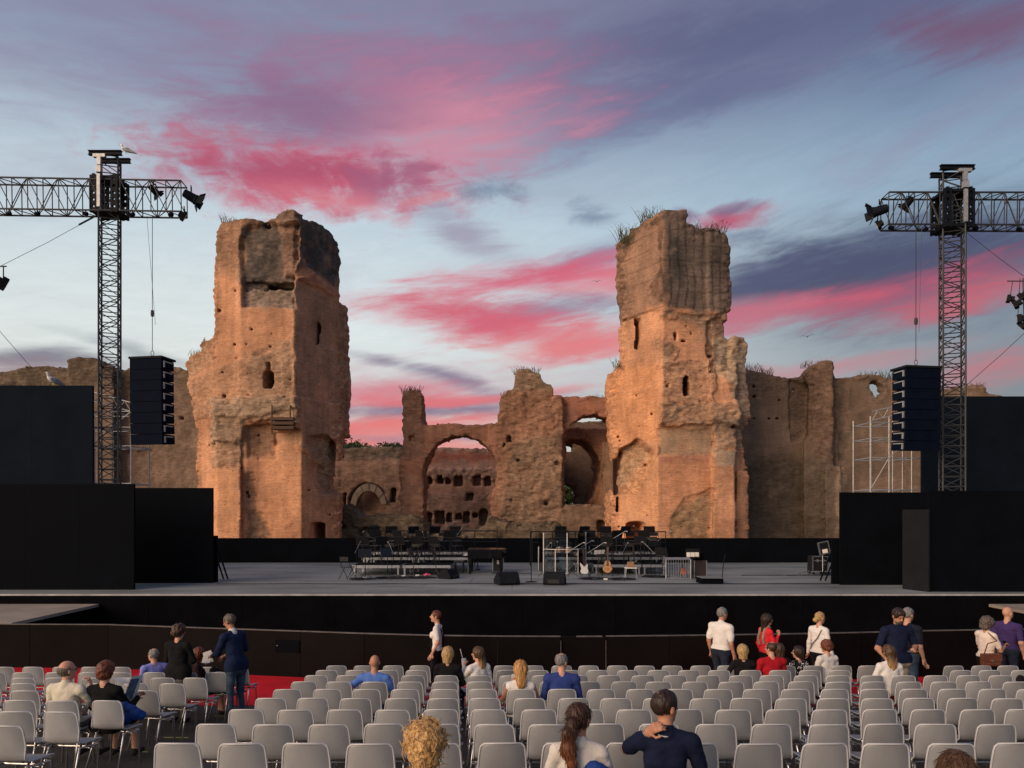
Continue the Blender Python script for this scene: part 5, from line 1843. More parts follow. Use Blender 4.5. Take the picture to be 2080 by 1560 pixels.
def guitar(loc, rz, label, body_mat, top_mat, electric=False, lean=12, s=1.0):
    o = empty('guitar', loc, rz)
    tag(o, label, 'guitar', 'guitars on the stage')
    Mr = Matrix.Translation((0, 0, .12)) @ Matrix.Rotation(R(-lean), 4, 'X') @ Matrix.Scale(s, 4)
    if electric:
        prof = [(0, -.02), (.13, .0), (.17, .1), (.13, .2), (.15, .3), (.17, .38), (.09, .34), (.03, .3), (-.03, .3), (-.08, .36), (-.16, .44), (-.15, .3), (-.12, .2), (-.17, .09), (-.12, -.0)]
        th = .045
    else:
        prof = [(.2 * (1 if math.sin(t) < 0 else .74) * math.cos(t) * (1 - .2 * math.exp(-((math.sin(t) - .1) / .25) ** 2)), .24 + .25 * math.sin(t)) for t in [2 * PI * i / 28 for i in range(28)]]
        th = .1
    b = MB().prism(prof, -th / 2, th / 2, Mr).build('body', body_mat, o, bevel=.006)
    MB().prism([(x * .96, .24 + (z - .24) * .96) for x, z in prof], -th / 2 - .004, -th / 2 - .001, Mr).build('top_plate', top_mat, o)
    z0, z1 = .28, 1.0
    MB().box((-.026, -th / 2 - .03, z0), (.026, -th / 2 - .005, z1 - .18), Mr).build('neck', MAT['dark_wood'], o)
    MB().prism([(-.035, z1 - .18), (.035, z1 - .18), (.045, z1), (-.045, z1)], -th / 2 - .03, -th / 2 - .008, Mr).build('headstock', MAT['dark_wood'], o)
    if not electric:
        MB().lathe([(.05, 0), (.05, .003)], (0, 0, 0), 16, Mr @ Matrix.Translation((0, -th / 2 - .005, .31)) @ Matrix.Rotation(R(90), 4, 'X')).build('sound_hole', MAT['black_plastic'], o)
        MB().box((-.07, -th / 2 - .012, .13), (.07, -th / 2 - .004, .15), Mr).build('bridge', MAT['dark_wood'], o)
    m = MB()
    for q in (-.16, .16):
        m.path([(0, .12, .5), (q, .06, .1), (q * 1.3, -.2, .01)], .012, 5)
    m.path([(0, .12, .5), (0, .3, .01)], .012, 5)
    m.build('stand', MAT['black_plastic'], o)
    return o


wh = MAT['white_plastic']
guitar(on_stage(1187, 1172), R(12), 'black and white electric guitar on a stand right of the clear shield', MAT['black_plastic'], wh, True)
guitar(on_stage(1234, 1170), R(-10), 'honey coloured acoustic guitar on a stand in front of the right risers', MAT['wood'], MAT['wood'], s=1.0)
guitar(on_stage(1287, 1160), R(0), 'pale electric guitar standing behind the white stool', wh, wh, True, lean=6, s=1.05)
# stool
o = empty('stool', on_stage(1281, 1174))
tag(o, 'small white topped stool with gear on it right of the acoustic guitar', 'stool')
MB().box((-.22, -.17, .36), (.22, .17, .4)).build('seat', wh, o, bevel=.01)
for x in (-.18, .18):
    for y in (-.13, .13):
        MB().tube((x, y, .36), (x * 1.2, y * 1.2, 0), .014).build('leg', MAT['alu'], o)
tag(MB().box((-.12, -.1, 0), (.12, .1, .2)).box((-.10, -.106, .03), (.10, -.1, .17)).build('amplifier', noisy('tan_tolex', (.30, .17, .09), .2, 8), loc=on_stage(1281, 1174) + Vector((0, 0, .401)), bevel=.008), 'small tan amplifier sitting on the white stool', 'amplifier')
# keyboard on a stand
o = empty('keyboard', on_stage(1250, 1164))
tag(o, 'long black keyboard on a stand behind the acoustic guitar', 'keyboard')
MB().box((-.8, -.15, .66), (.8, .15, .76)).build('case', MAT['black_plastic'], o, bevel=.01)
MB().box((-.7, .0, .761), (.7, .13, .772)).build('keys', wh, o)
for s in (-1, 1):
    MB().path([(s * .55, -.2, .02), (s * .55, .2, .66)], .018).build('stand_leg', MAT['black_plastic'], o)
    MB().path([(s * .52, .2, .02), (s * .52, -.2, .66)], .018).build('stand_leg', MAT['black_plastic'], o)
# sheet music
for i, (x, y, h, rz, lab) in enumerate([(1216, 1168, 1.05, R(20), 'white sheet music on a stand left of the acoustic guitar'), (1407, 1176, 1.12, R(-15), 'white sheet music on the stand right of the white framed rack')]):
    p = on_stage(x, y)
    drop(ms, p, rz, lab.replace('white sheet music on a', 'black music stand holding white pages').replace('white sheet music on the stand', 'black music stand holding white pages') if i else 'black music stand with white pages left of the acoustic guitar', 'music stand', 'black music stands')
    q = MB()
    for k in (-1, 0, 1):
        q.box((-.07 + k * .15, -.02, .02 + .01 * k), (.07 + k * .15, -.015, .2 + .01 * k), Matrix.Translation((0, 0, .80)) @ Matrix.Rotation(R(24 + 3 * k), 4, 'X'))
    oo = q.build('sheet_music', MAT['paper'])
    oo.matrix_world = Matrix.Translation(p + Vector((0, -.012, .01))) @ Matrix.Rotation(rz, 4, 'Z')
    tag(oo, lab, 'sheet music')
# white framed rack with bars and orange instrument
o = empty('framed_rack', on_stage(1378, 1177))
tag(o, 'square white framed rack with thin vertical bars beside the podium', 'rack')
for a, b in (((-.45, 0, .03), (.45, 0, .03)), ((-.45, 0, .74), (.45, 0, .74)), ((-.45, 0, .03), (-.45, 0, .74)), ((.45, 0, .03), (.45, 0, .74))):
    MB().tube(a, b, .028, 8).build('frame_bar', MAT['alu'], o)
for i in range(9):
    MB().tube((-.36 + i * .09, 0, .05), (-.36 + i * .09, 0, .72), .007, 5).build('bar', MAT['alu'], o)
for s in (-1, 1):
    MB().tube((s * .45, -.2, .014), (s * .45, .2, .014), .014).build('foot', MAT['alu'], o)
MB().box((-.44, .1, .76), (.44, .14, .80)).build('top_bar', MAT['alu'], o)
guitar(on_stage(1388, 1174), R(0), 'small orange brown string instrument behind the white framed rack', MAT['orange'], MAT['orange'], s=.55)
# dark lectern draped bag, crate, podium
o = empty('podium', on_stage(1446, 1186))
tag(o, 'low black podium box with a thin rear handrail at the right of the band', 'podium')
MB().box((-.37, -.1, 0.002), (.37, .7, .2)).build('platform', MAT['black_paint'], o)
MB().box((-.37, -.12, .2), (.37, .7, .215)).build('top_sheet', MAT['stage_floor'], o)
MB().path([(.36, .02, .216), (.4, .05, .6), (.48, .1, 1.0)], .014).build('handrail', MAT['dark_steel'], o)
o = empty('tool_trunk', on_stage(1420, 1174))
tag(o, 'tall dark trunk with pale edges behind the podium', 'case')
MB().box((-.22, -.2, .02), (.22, .25, .66)).build('body', noisy('dark_trunk', (0.03, 0.018, 0.016), .3, 4), o, bevel=.01)
for s in (-1, 1):
    MB().box((s * .225 - .014, -.214, .02), (s * .225 + .014, -.2, .66)).build('edge', MAT['alu'], o)
MB().box((-.2, -.1, .661), (.16, .14, .95)).build('bag', MAT['black_cloth'], o, bevel=.05)


def flight_case(x, y, label, s=1.0):
    o = empty('flight_case', on_stage(x, y))
    tag(o, label, 'case')
    MB().box((-.3, -.25, .12), (.3, .25, .72)).build('body', MAT['black_plastic'], o)
    for sx in (-1, 1):
        MB().box((sx * .3 - .018, -.268, .12), (sx * .3 + .018, -.251, .72)).build('edge', MAT['alu'], o)
        for sy in (-1, 1):
            MB().lathe([(.05, -.02), (.05, .02)], (sx * .24, sy * .2, .05), 12, Matrix.Rotation(R(90), 4, 'Y')).build('wheel', MAT['black_plastic'], o)
    for z in (.13, .55, .71):
        MB().box((-.3, -.266, z - .014), (.3, -.252, z + .014)).build('edge', MAT['alu'], o)
    for q in (-.12, .12):
        MB().box((q - .04, -.275, .5), (q + .04, -.267, .6)).build('latch', MAT['alu'], o)


flight_case(1661, 1166, 'black flight case on wheels with silver edges at the right of the stage')
o = empty('lighting_stand', on_stage(1680, 1168))
tag(o, 'silver framed tilted panel on a wheeled stand beside the flight case', 'stand')
for s in (-1, 1):
    MB().tube((s * .17, 0, .08), (s * .17, 0, .78), .015).build('upright', MAT['alu'], o)
MB().tube((-.17, 0, .42), (.17, 0, .42), .014).build('crossbar', MAT['alu'], o)
Mt = Matrix.Translation((-.08, -.02, .82)) @ Matrix.Rotation(R(-12), 4, 'Y')
MB().box((-.2, -.03, 0), (.2, .03, .5), Mt).build('panel', MAT['black_plastic'], o)
for a, b in (((-.21, -.04, 0), (-.17, .04, .5)), ((.17, -.04, 0), (.21, .04, .5)), ((-.17, -.04, .46), (.17, .04, .5)), ((-.17, -.04, 0), (.17, .04, .04))):
    MB().box(a, b, Mt).build('frame', MAT['alu'], o)
MB().box((-.1, -.05, .05), (.1, -.035, .2), Mt).build('paper', MAT['paper'], o)
for x, y in ((-.17, -.2), (.17, -.2), (-.17, .2), (.17, .2)):
    MB().lathe([(.045, -.02), (.045, .02)], (x, y, .045), 10, Matrix.Rotation(R(90), 4, 'Y')).build('wheel', MAT['black_plastic'], o)
MB().box((-.2, -.24, .08), (.2, .24, .1)).build('base', MAT['dark_steel'], o)
o = empty('tripod', on_stage(1640, 1167))
tag(o, 'small black folded tripod on the floor left of the flight case', 'tripod')
MB().tube((0, 0, .1), (0, 0, .42), .012).build('column', MAT['black_plastic'], o)
for k in range(3):
    a = k * 2.09 + .3
    MB().tube((0, 0, .12), (.36 * math.cos(a), .36 * math.sin(a), .012), .012).build('leg', MAT['black_plastic'], o)
# coils of cable and small boxes on the floor
rr = random.Random(9)
spots = [(735, 1178, 'cable coil at the far left in front of the risers'), (790, 1176, 'cable coil before the first low riser'), (822, 1175, 'cable coil between the two low risers'), (858, 1175, 'cable coil beside the pink cloth'), (1205, 1177, 'cable coil at the foot of the acoustic guitar'), (1262, 1178, 'cable coil in front of the white stool'), (1330, 1173, 'cable coil left of the white framed rack')]
for x, y, lab in spots:
    p = on_stage(x, y)
    pts = []
    for k in range(40):
        a = k * .55
        r_ = .12 + .16 * rr.random() + .004 * k
        pts.append((r_ * math.cos(a) * 1.6, r_ * math.sin(a), .012 + .001 * k))
    tag(MB().path(pts, .012, 4).build('cable_coil', MAT['black_plastic'], loc=p), 'tangled black ' + lab, 'cable', 'cable coils on the stage')
for x, y, lab in [(742, 1176, 'at the far left'), (820, 1172, 'between the two low risers'), (848, 1170, 'just left of the pink cloth'), (900, 1166, 'beside the tilted wedge speaker'), (1230, 1178, 'at the foot of the acoustic guitar')]:
    m = MB().box((-.07, -.05, 0.002), (.07, .05, .06)).box((-.05, -.052, .062), (.0, .03, .07))
    tag(m.build('pedal_box', wh, loc=on_stage(x, y), bevel=.004), 'tiny white pedal box on the stage floor ' + lab, 'pedal', 'white pedal boxes')
pk = noisy('pink_cloth', (.65, .08, .16), .2, 6)
m = MB()
for i in range(9):
    a = 2 * PI * i / 9
    m.add([(0, 0, .12), (.16 * math.cos(a), .1 * math.sin(a), .01 + .05 * (i % 2)), (.16 * math.cos(a + .7), .1 * math.sin(a + .7), .01 + .05 * ((i + 1) % 2))], [(0, 1, 2)])
tag(m.build('cloth', pk, loc=on_stage(867, 1170) + Vector((0, 0, .0))), 'crumpled pink cloth on the floor in front of the left risers', 'cloth')
print('gear', round(time.time() - T0, 1))

# ------------------------------------------------------------------ carpet and floor tape
def sheet(name, pts, mat, lift=0.006):
    m = MB()
    n = len(pts) // 2
    m.add([(x, y, gz(y) + lift) for x, y in pts], [(i, i + 1, n + i + 1, n + i) for i in range(n - 1)])
    return m.build(name, mat)


cx_ = [-60, 60, 220, 350, 480, 610, 740, 887, 1010, 1139, 1231, 1360, 1490, 1620, 1750, 1870, 2000, 2140]
rowA, rowB, rowC = [], [], []
for x in cx_:
    p = pit_pt(x)
    rowC.append((p.x, p.y - 0.03))
    rowB.append((p.x * 15.09 / p.y, 15.09))
    rowA.append((p.x * 13.9 / p.y, 13.9))
m = MB()
for A_, B_ in ((rowA, rowB), (rowB, rowC)):
    n = len(A_)
    m.add([(x, y, gz(y) + .006) for x, y in A_] + [(x, y, gz(y) + .006) for x, y in B_], [(i, i + 1, n + i + 1, n + i) for i in range(n - 1)])
tag(m.build('red_carpet', MAT['carpet']), 'bright red carpet strip along the foot of the pit wall', 'carpet')
for i, (x, y, lab) in enumerate([(357, 1499, 'long yellow green tape strip on the dark floor, middle of the aisle'), (288, 1528, 'yellow green tape strip on the floor near the bottom left chairs'), (444, 1455, 'yellow green tape strip on the floor beside the man in jeans')]):
    d = 1.87 * FPX / (y - 1232)
    X = (x - CX) / FPX * d
    w = (26, 12, 10)[i] / FPX * d
    m = MB().add([(X - w, d, gz(d) + .004), (X + w, d - .02, gz(d) + .0065), (X + w, d + .03, gz(d + .05) + .0065), (X - w, d + .05, gz(d + .05) + .004)], [(0, 1, 2, 3)])
    tag(m.build('floor_tape', MAT['tape']), lab, 'tape', 'tape marks on the floor')


# ------------------------------------------------------------------ the grey chairs
def chair_shell():
    prof = [(.215, .425, .185), (.21, .447, .200), (.18, .455, .208), (.09, .455, .216), (0, .45, .219), (-.09, .445, .217), (-.155, .452, .214), (-.192, .478, .212), (-.212, .53, .211), (-.228, .60, .209), (-.243, .67, .204), (-.257, .73, .197), (-.266, .768, .188), (-.271, .788, .176), (-.273, .800, .158)]
    nv = 13
    P = np.zeros((len(prof), nv, 3))
    for i, (y, z, hw) in enumerate(prof):
        t = min(1, max(0, (z - .46) / .12)) if i > 5 else 0
        for j in range(nv):
            v = -1 + 2 * j / (nv - 1)
            v = math.copysign(abs(v) ** .85, v)
            c = abs(v) ** 2.4
            P[i, j] = (hw * v, y + t * (.045 * c), z + (1 - t) * (.012 * c) - (.008 * c if i > 12 else 0))
    # normals by finite differences
    du = np.gradient(P, axis=0)
    dv = np.gradient(P, axis=1)
    N_ = np.cross(dv, du)
    N_ /= np.linalg.norm(N_, axis=2)[:, :, None]
    top = P
    bot = P - N_ * .007
    n0, n1 = P.shape[:2]
    m = MB()
    idx = lambda i, j: i * n1 + j
    q = n0 * n1
    fs = []
    for i in range(n0 - 1):
        for j in range(n1 - 1):
            fs.append((idx(i, j), idx(i, j + 1), idx(i + 1, j + 1), idx(i + 1, j)))
            fs.append((q + idx(i, j), q + idx(i + 1, j), q + idx(i + 1, j + 1), q + idx(i, j + 1)))
    m.add(list(map(tuple, top.reshape(-1, 3))) + list(map(tuple, bot.reshape(-1, 3))), fs)
    # rolled rim
    loop = [P[i, 0] for i in range(n0)] + [P[-1, j] for j in range(1, n1 - 1)] + [P[i, -1] for i in range(n0 - 1, -1, -1)] + [P[0, j] for j in range(n1 - 2, 0, -1)]
    loop = [Vector(p) for p in loop]
    rim = MB().path(loop + [loop[0]], .009, 7)
    return m, rim


def proto_chair():
    o = empty('plastic_chair')
    sh, rim = chair_shell()
    s = sh.build('shell', MAT['chair'], o, smooth=True)
    rim.build('rim', MAT['chair_rim'], s, smooth=True)
    for sx in (-1, 1):
        MB().path([(sx * .205, .20, .0), (sx * .185, .165, .40), (sx * .17, .12, .432)], .0115, 6).build('leg', MAT['chair_leg'], o, smooth=True)
        MB().path([(sx * .215, -.235, .0), (sx * .185, -.13, .40), (sx * .17, -.08, .430)], .0115, 6).build('leg', MAT['chair_leg'], o, smooth=True)
        MB().path([(sx * .185, -.14, .405), (sx * .185, .17, .405)], .010, 6).build('side_rail', MAT['chair_leg'], o)
        MB().path([(sx * .19, -.05, .40), (sx * .245, -.05, .395), (sx * .245, .03, .395), (sx * .19, .03, .40)], .007, 5).build('row_link', MAT['chair_leg'], o)
    MB().tube((-.185, .0, .405), (.185, .0, .405), .010, 6).build('crossbar', MAT['chair_leg'], o)
    return o


CH = proto_chair()
CHAIRS = {}
TILT = -math.atan(SLOPE)
crr = random.Random(21)


def nth(i):
    return ['zeroth', 'first', 'second', 'third', 'fourth', 'fifth', 'sixth', 'seventh', 'eighth', 'ninth', 'tenth', 'eleventh', 'twelfth'][i] if i < 13 else f'{i}th' if i % 10 not in (1, 2, 3) or i < 20 else f'{i}{ {1: "st", 2: "nd", 3: "rd"}[i % 10]}'


first = [True]


def put_chair(X, d, rz, label, group):
    """d is the depth of the top of the backrest."""
    y = d + .175
    o = CH if first[0] else copy_tree(CH)
    first[0] = False
    o.matrix_world = Matrix.Translation((X, y, gz(y))) @ Matrix.Rotation(TILT, 4, 'X') @ Matrix.Rotation(rz, 4, 'Z') @ Matrix.Diagonal((.925, .97, .97, 1))
    tag(o, label, 'chair', group)
    return o


ROWS = [5.84 + .957 * n for n in range(-2, 9)]
for n, d in enumerate(ROWS):
    shown = 0
    for k in range(-5, 24):
        X = .335 + k * .515 - .0733 * d + crr.uniform(-.015, .015)
        px = CX + X / d * FPX
        if px > 2150 or (n == 1 and (px < 640 or px > 1500)) or (n == 0 and min(abs(px - 862), abs(px - 1946)) > 95):
            continue
        if n >= 9 and 1772 < px < 1925:
            continue
        lab = f'grey plastic chair, {nth(n + 1)} row from the camera, {nth(k + 6)} right of the left aisle'
        put_chair(X, d + crr.uniform(-.025, .025), crr.uniform(-.06, .06), lab, 'grey chairs of the main block')
LROWS = [5.75, 6.7, 7.6, 8.5, 9.5, 10.4, 11.2, 12.1, 13.2]
for n, d in enumerate(LROWS):
    if n == 0:
        continue
    for k in range(10):
        X = -4.30 - .045 * d - k * .53 + crr.uniform(-.02, .02)
        px = CX + X / d * FPX
        if px < -45:
            continue
        lab = f'grey plastic chair left of the aisle, {nth(n)} row from the camera, {nth(k + 1)} from the aisle'
        put_chair(X, d + crr.uniform(-.03, .03), crr.uniform(-.05, .03) - (.12 if k == 0 else 0), lab, 'grey chairs left of the aisle')
for i, (X, d, rz, lab) in enumerate([(-4.76, 12.2, -.45, 'grey plastic chair holding a black jacket beside the man in jeans')]):
    put_chair(X, d, rz, lab, 'grey chairs left of the aisle')
print('chairs', round(time.time() - T0, 1))

# ------------------------------------------------------------------ people
def cloth_mat(name, col, var=.18, bump=.5):
    return noisy(name, col, var, 9.0, rough=.9, bump=bump, bscale=16, spec=.15)


SKIN = {'fair': noisy('skin_fair', (.56, .30, .205), .10, 14, rough=.55, spec=.35), 'tan': noisy('skin_tan', (.46, .225, .14), .12, 14, rough=.55, spec=.35)}
EYE = noisy('eye_dark', (.03, .02, .018), .1, 9, rough=.2)
LIP = noisy('lips', (.38, .13, .11), .1, 9, rough=.5)
MATC = {}


def cm(name, col, **kw):
    if name not in MATC:
        MATC[name] = cloth_mat(name, col, **kw)
    return MATC[name]


def hair_mat(name, c1, c2, tip=None):
    key = 'hair_' + name
    if key in MATC:
        return MATC[key]
    m, nt, b = principled(key, .42, 0, .4)
    N, L = nt.nodes, nt.links
    tc = N.new('ShaderNodeTexCoord')
    mp = N.new('ShaderNodeMapping')
    mp.inputs['Scale'].default_value = (1, 1, .16)
    L.new(tc.outputs['Object'], mp.inputs[0])
    n = N.new('ShaderNodeTexNoise')
    n.inputs['Scale'].default_value = 70
    n.inputs['Detail'].default_value = 5
    n.inputs['Distortion'].default_value = .8
    L.new(mp.outputs[0], n.inputs['Vector'])
    r = N.new('ShaderNodeValToRGB')
    r.color_ramp.elements[0].position = .35
    r.color_ramp.elements[1].position = .68
    r.color_ramp.elements[0].color = (*c1, 1)
    r.color_ramp.elements[1].color = (*c2, 1)
    L.new(n.outputs['Fac'], r.inputs[0])
    src = r.outputs[0]
    if tip:
        sp = N.new('ShaderNodeSeparateXYZ')
        L.new(tc.outputs['Object'], sp.inputs[0])
        mr = N.new('ShaderNodeMapRange')
        mr.inputs[1].default_value = tip[1]
        mr.inputs[2].default_value = tip[2]
        mr.inputs[3].default_value = 1
        mr.inputs[4].default_value = 0
        L.new(sp.outputs[2], mr.inputs[0])
        mx = N.new('ShaderNodeMix')
        mx.data_type = 'RGBA'
        L.new(mr.outputs[0], mx.inputs[0])
        L.new(src, mx.inputs[6])
        mx.inputs[7].default_value = (*tip[0], 1)
        src = mx.outputs[2]
    L.new(src, b.inputs['Base Color'])
    bp = N.new('ShaderNodeBump')
    bp.inputs['Strength'].default_value = .7
    bp.inputs['Distance'].default_value = .012
    L.new(n.outputs['Fac'], bp.inputs['Height'])
    L.new(bp.outputs[0], b.inputs['Normal'])
    MATC[key] = m
    return m


def d_cone(P, a, b, ra, rb, flat=1.0):
    a, b = np.asarray(a, float), np.asarray(b, float)
    f = np.array([1, 1 / flat, 1])
    p = (P - a) * f
    d = (b - a) * f
    t = np.clip((p @ d) / max(d @ d, 1e-9), 0, 1)
    q = p - t[..., None] * d
    return (np.sqrt((q * q).sum(-1)) - (ra + (rb - ra) * t)) * (flat if flat < 1 else 1.0) ** .5


def d_ell(P, c, r, rot=None):
    p = P - np.asarray(c, float)
    if rot is not None:
        p = p @ rot
    r = np.asarray(r, float)
    k0 = np.sqrt(((p / r) ** 2).sum(-1))
    k1 = np.sqrt(((p / (r * r)) ** 2).sum(-1))
    return k0 * (k0 - 1) / np.maximum(k1, 1e-6)


def prim_eval(pr, P):
    return d_cone(P, *pr['g']) if pr['t'] == 'c' else d_ell(P, *pr['g'])


def prim_box(pr):
    if pr['t'] == 'c':
        a, b, ra, rb = [np.asarray(v, float) for v in pr['g'][:4]]
        r = max(float(ra), float(rb)) + .07
        return np.minimum(a, b) - r, np.maximum(a, b) + r
    c, r = np.asarray(pr['g'][0], float), np.asarray(pr['g'][1], float).max() + .07
    return c - r, c + r


def sdf_mesh(prims, res, noise_fn=None, cuts=()):
    lo = np.min([prim_box(p)[0] for p in prims], 0)
    hi = np.max([prim_box(p)[1] for p in prims], 0)
    n = np.ceil((hi - lo) / res).astype(int) + 1
    ax = [lo[i] + np.arange(n[i]) * res for i in range(3)]
    F = np.full(n, 1.0)
    for p in prims:
        b0, b1 = prim_box(p)
        sl = [slice(max(0, int((b0[i] - lo[i]) / res)), min(n[i], int((b1[i] - lo[i]) / res) + 2)) for i in range(3)]
        G = np.stack(np.meshgrid(ax[0][sl[0]], ax[1][sl[1]], ax[2][sl[2]], indexing='ij'), -1)
        d = prim_eval(p, G)
        f = F[tuple(sl)]
        k = p.get('k', .025)
        if p.get('sub'):
            h = np.clip(.5 - .5 * (f + d) / k, 0, 1)
            F[tuple(sl)] = f + (-d - f) * h + k * h * (1 - h)
        else:
            h = np.clip(.5 + .5 * (d - f) / k, 0, 1)
            F[tuple(sl)] = d + (f - d) * h - k * h * (1 - h)
    if noise_fn is not None or cuts:
        bi = np.nonzero(np.abs(F) < .06)
        P = np.stack([ax[i][bi[i]] for i in range(3)], -1)
        v = F[bi]
        if noise_fn is not None:
            v = v + noise_fn(P)
        for c in cuts:
            v = np.maximum(v, c(P))
        F[bi] = v
        if cuts:
            bi = np.nonzero(F <= -.06)
            P = np.stack([ax[i][bi[i]] for i in range(3)], -1)
            v = F[bi]
            for c in cuts:
                v = np.maximum(v, c(P))
            F[bi] = v
    F[0], F[-1], F[:, 0], F[:, -1], F[:, :, 0], F[:, :, -1] = 1, 1, 1, 1, 1, 1
    return surface_nets(F, lo, res)


def rotm(yaw=0, pitch=0, roll=0):
    m = Matrix.Rotation(yaw, 3, 'Z') @ Matrix.Rotation(pitch, 3, 'X') @ Matrix.Rotation(roll, 3, 'Y')
    return np.array(m)


def hand(out, wrist, elbow, side, normal, curl=.7, s=1.0, lab='skin'):
    """Palm, four fingers and a thumb; normal is the way the palm faces."""
    w, e = Vector(wrist), Vector(elbow)
    d = (w - e).normalized()
    n = Vector(normal)
    n = (n - d * n.dot(d)).normalized()
    l = d.cross(n).normalized() * (1 if side > 0 else -1)     # towards the thumb
    kn = []
    for i, off in enumerate((.031, .011, -.010, -.029)):
        k = w + d * (.088 - .004 * abs(i - 1)) * s + l * off * s
        out.append(dict(t='c', g=(w + l * off * .6 * s, k, .017 * s, .0125 * s), l=lab, k=.018))
        kn.append(k)
    for i, ln in enumerate((.040, .045, .042, .033)):
        a = curl * (1 + .12 * i)
        d1 = (d * math.cos(a * .6) + n * math.sin(a * .6)).normalized()
        d2 = (d * math.cos(a * 1.5) + n * math.sin(a * 1.5)).normalized()
        p1 = kn[i] + d1 * ln * s
        p2 = p1 + d2 * ln * .85 * s
        out.append(dict(t='c', g=(kn[i], p1, .0105 * s, .0098 * s), l=lab, k=.004))
        out.append(dict(t='c', g=(p1, p2, .0098 * s, .0085 * s), l=lab, k=.004))
    t0 = w + d * .022 * s + l * .026 * s
    t1 = t0 + (d * .6 + l * .7 + n * .25).normalized() * .045 * s
    t2 = t1 + (d * .9 + l * .15 + n * .4).normalized() * .036 * s
    out.append(dict(t='c', g=(t0, t1, .016 * s, .012 * s), l=lab, k=.012))
    out.append(dict(t='c', g=(t1, t2, .012 * s, .0095 * s), l=lab, k=.004))


HAIR = {
    'brown': hair_mat('brown', (.028, .013, .007), (.085, .042, .022)),
    'dark': hair_mat('dark', (.012, .007, .005), (.045, .024, .016)),
    'darkred': hair_mat('darkred', (.07, .018, .008), (.20, .055, .025)),
    'blond': hair_mat('blond', (.26, .15, .05), (.62, .43, .20)),
    'gold': hair_mat('gold', (.36, .19, .06), (.80, .52, .23)),
    'honey': hair_mat('honey', (.24, .10, .025), (.68, .38, .13)),
    'grey': hair_mat('grey', (.10, .095, .09), (.32, .31, .30)),
    'greybrown': hair_mat('greybrown', (.05, .038, .03), (.17, .135, .11)),
    'ombre': hair_mat('ombre', (.045, .022, .011), (.12, .065, .032), ((.50, .30, .13), -.30, -.06)),
    'pony': hair_mat('pony', (.022, .009, .006), (.085, .034, .020), ((.20, .07, .025), -.25, -.05)),
}


def hair_prims(style):
    E = lambda c, r, **k: dict(t='e', g=(c, r), **k)
    C = lambda a, b, ra, rb, fl=1.0, **k: dict(t='c', g=(a, b, ra, rb, fl), **k)
    face = E((0, .112, -.062), (.086, .088, .128), sub=True, k=.02)
    tight = E((0, -.012, .026), (.0855, .1065, .101))
    amp, fr = .010, (55, 55, 8)
    cuts = [lambda P: -(P[:, 2] + .09)]
    if style == 'short':
        pr = [tight, face]
    elif style == 'thick':
        pr = [E((0, -.008, .034), (.090, .112, .104)), E((0, .06, .085), (.06, .045, .035)), face]
    elif style == 'receding':
        pr = [tight, E((0, .12, .03), (.075, .12, .13), sub=True, k=.02), E((0, -.03, .14), (.045, .055, .05), sub=True, k=.02)]
    elif style == 'crown':
        pr = [tight, face, E((-.012, -.085, .118), (.026, .026, .026), sub=True, k=.02)]
    elif style == 'fringe':
        pr = [E((0, -.014, .0), (.086, .108, .085)), E((0, .10, 0), (.12, .11, .16), sub=True, k=.015), E((0, -.02, .12), (.11, .13, .075), sub=True, k=.015)]
        cuts = [lambda P: -(P[:, 2] + .075)]
    elif style == 'bob':
        pr = [E((0, -.015, .012), (.104, .118, .122)), C((0, -.035, -.02), (0, -.045, -.125), .098, .078, .9), E((0, .115, -.07), (.075, .092, .15), sub=True, k=.02)]
        cuts = [lambda P: -(P[:, 2] + .15)]
        amp = .014
    elif style == 'mid':
        pr = [E((0, -.015, .015), (.104, .12, .12)), C((0, -.05, -.02), (0, -.075, -.22), .098, .07, .75), E((0, .115, -.07), (.075, .092, .15), sub=True, k=.02)]
        cuts = []
        amp = .018
    elif style == 'long':
        pr = [E((0, -.012, .018), (.098, .116, .114)), C((0, -.06, -.02), (0.01, -.09, -.20), .094, .085, .6), C((0.01, -.09, -.2), (.03, -.10, -.40), .08, .03, .6), E((0, .118, -.06), (.075, .092, .15), sub=True, k=.02)]
        cuts = []
        amp = .018
    elif style == 'pony':
        pr = [E((0, -.012, .024), (.0865, .1075, .103)), face, C((0, -.10, .0), (0, -.135, -.01), .03, .032), C((0, -.135, -.01), (-.01, -.165, -.085), .038, .048), C((-.01, -.165, -.085), (-.012, -.165, -.2), .048, .052), C((-.012, -.165, -.2), (.02, -.16, -.30), .05, .036), C((.02, -.16, -.3), (.03, -.165, -.37), .034, .012)]
        cuts = []
        amp = .012
    elif style == 'bun':
        pr = [E((0, -.012, .024), (.0865, .1075, .103)), face, E((0, -.125, -.035), (.048, .042, .045), k=.012)]
    elif style == 'curly':
        pr = [E((0, -.016, .025), (.128, .130, .118)), C((0, -.05, 0), (0, -.06, -.07), .11, .09), E((0, .125, -.075), (.08, .095, .15), sub=True, k=.02)]
        cuts = [lambda P: -(P[:, 2] + .14)]
        amp, fr = .028, (34, 34, 30)
    elif style == 'fluffy':
        pr = [E((0, -.016, .035), (.106, .122, .115)), E((0, -.04, -.02), (.098, .1, .09)), E((0, .125, -.075), (.08, .095, .15), sub=True, k=.02)]
        cuts = [lambda P: -(P[:, 2] + .11)]
        amp, fr = .022, (34, 34, 22)
    else:
        return None
    seed = random.random() * 50

    def nf(P):
        return fbm(P[:, 0] * fr[0] + seed, P[:, 1] * fr[1], P[:, 2] * fr[2], 3) * amp * 2
    return pr, nf, cuts


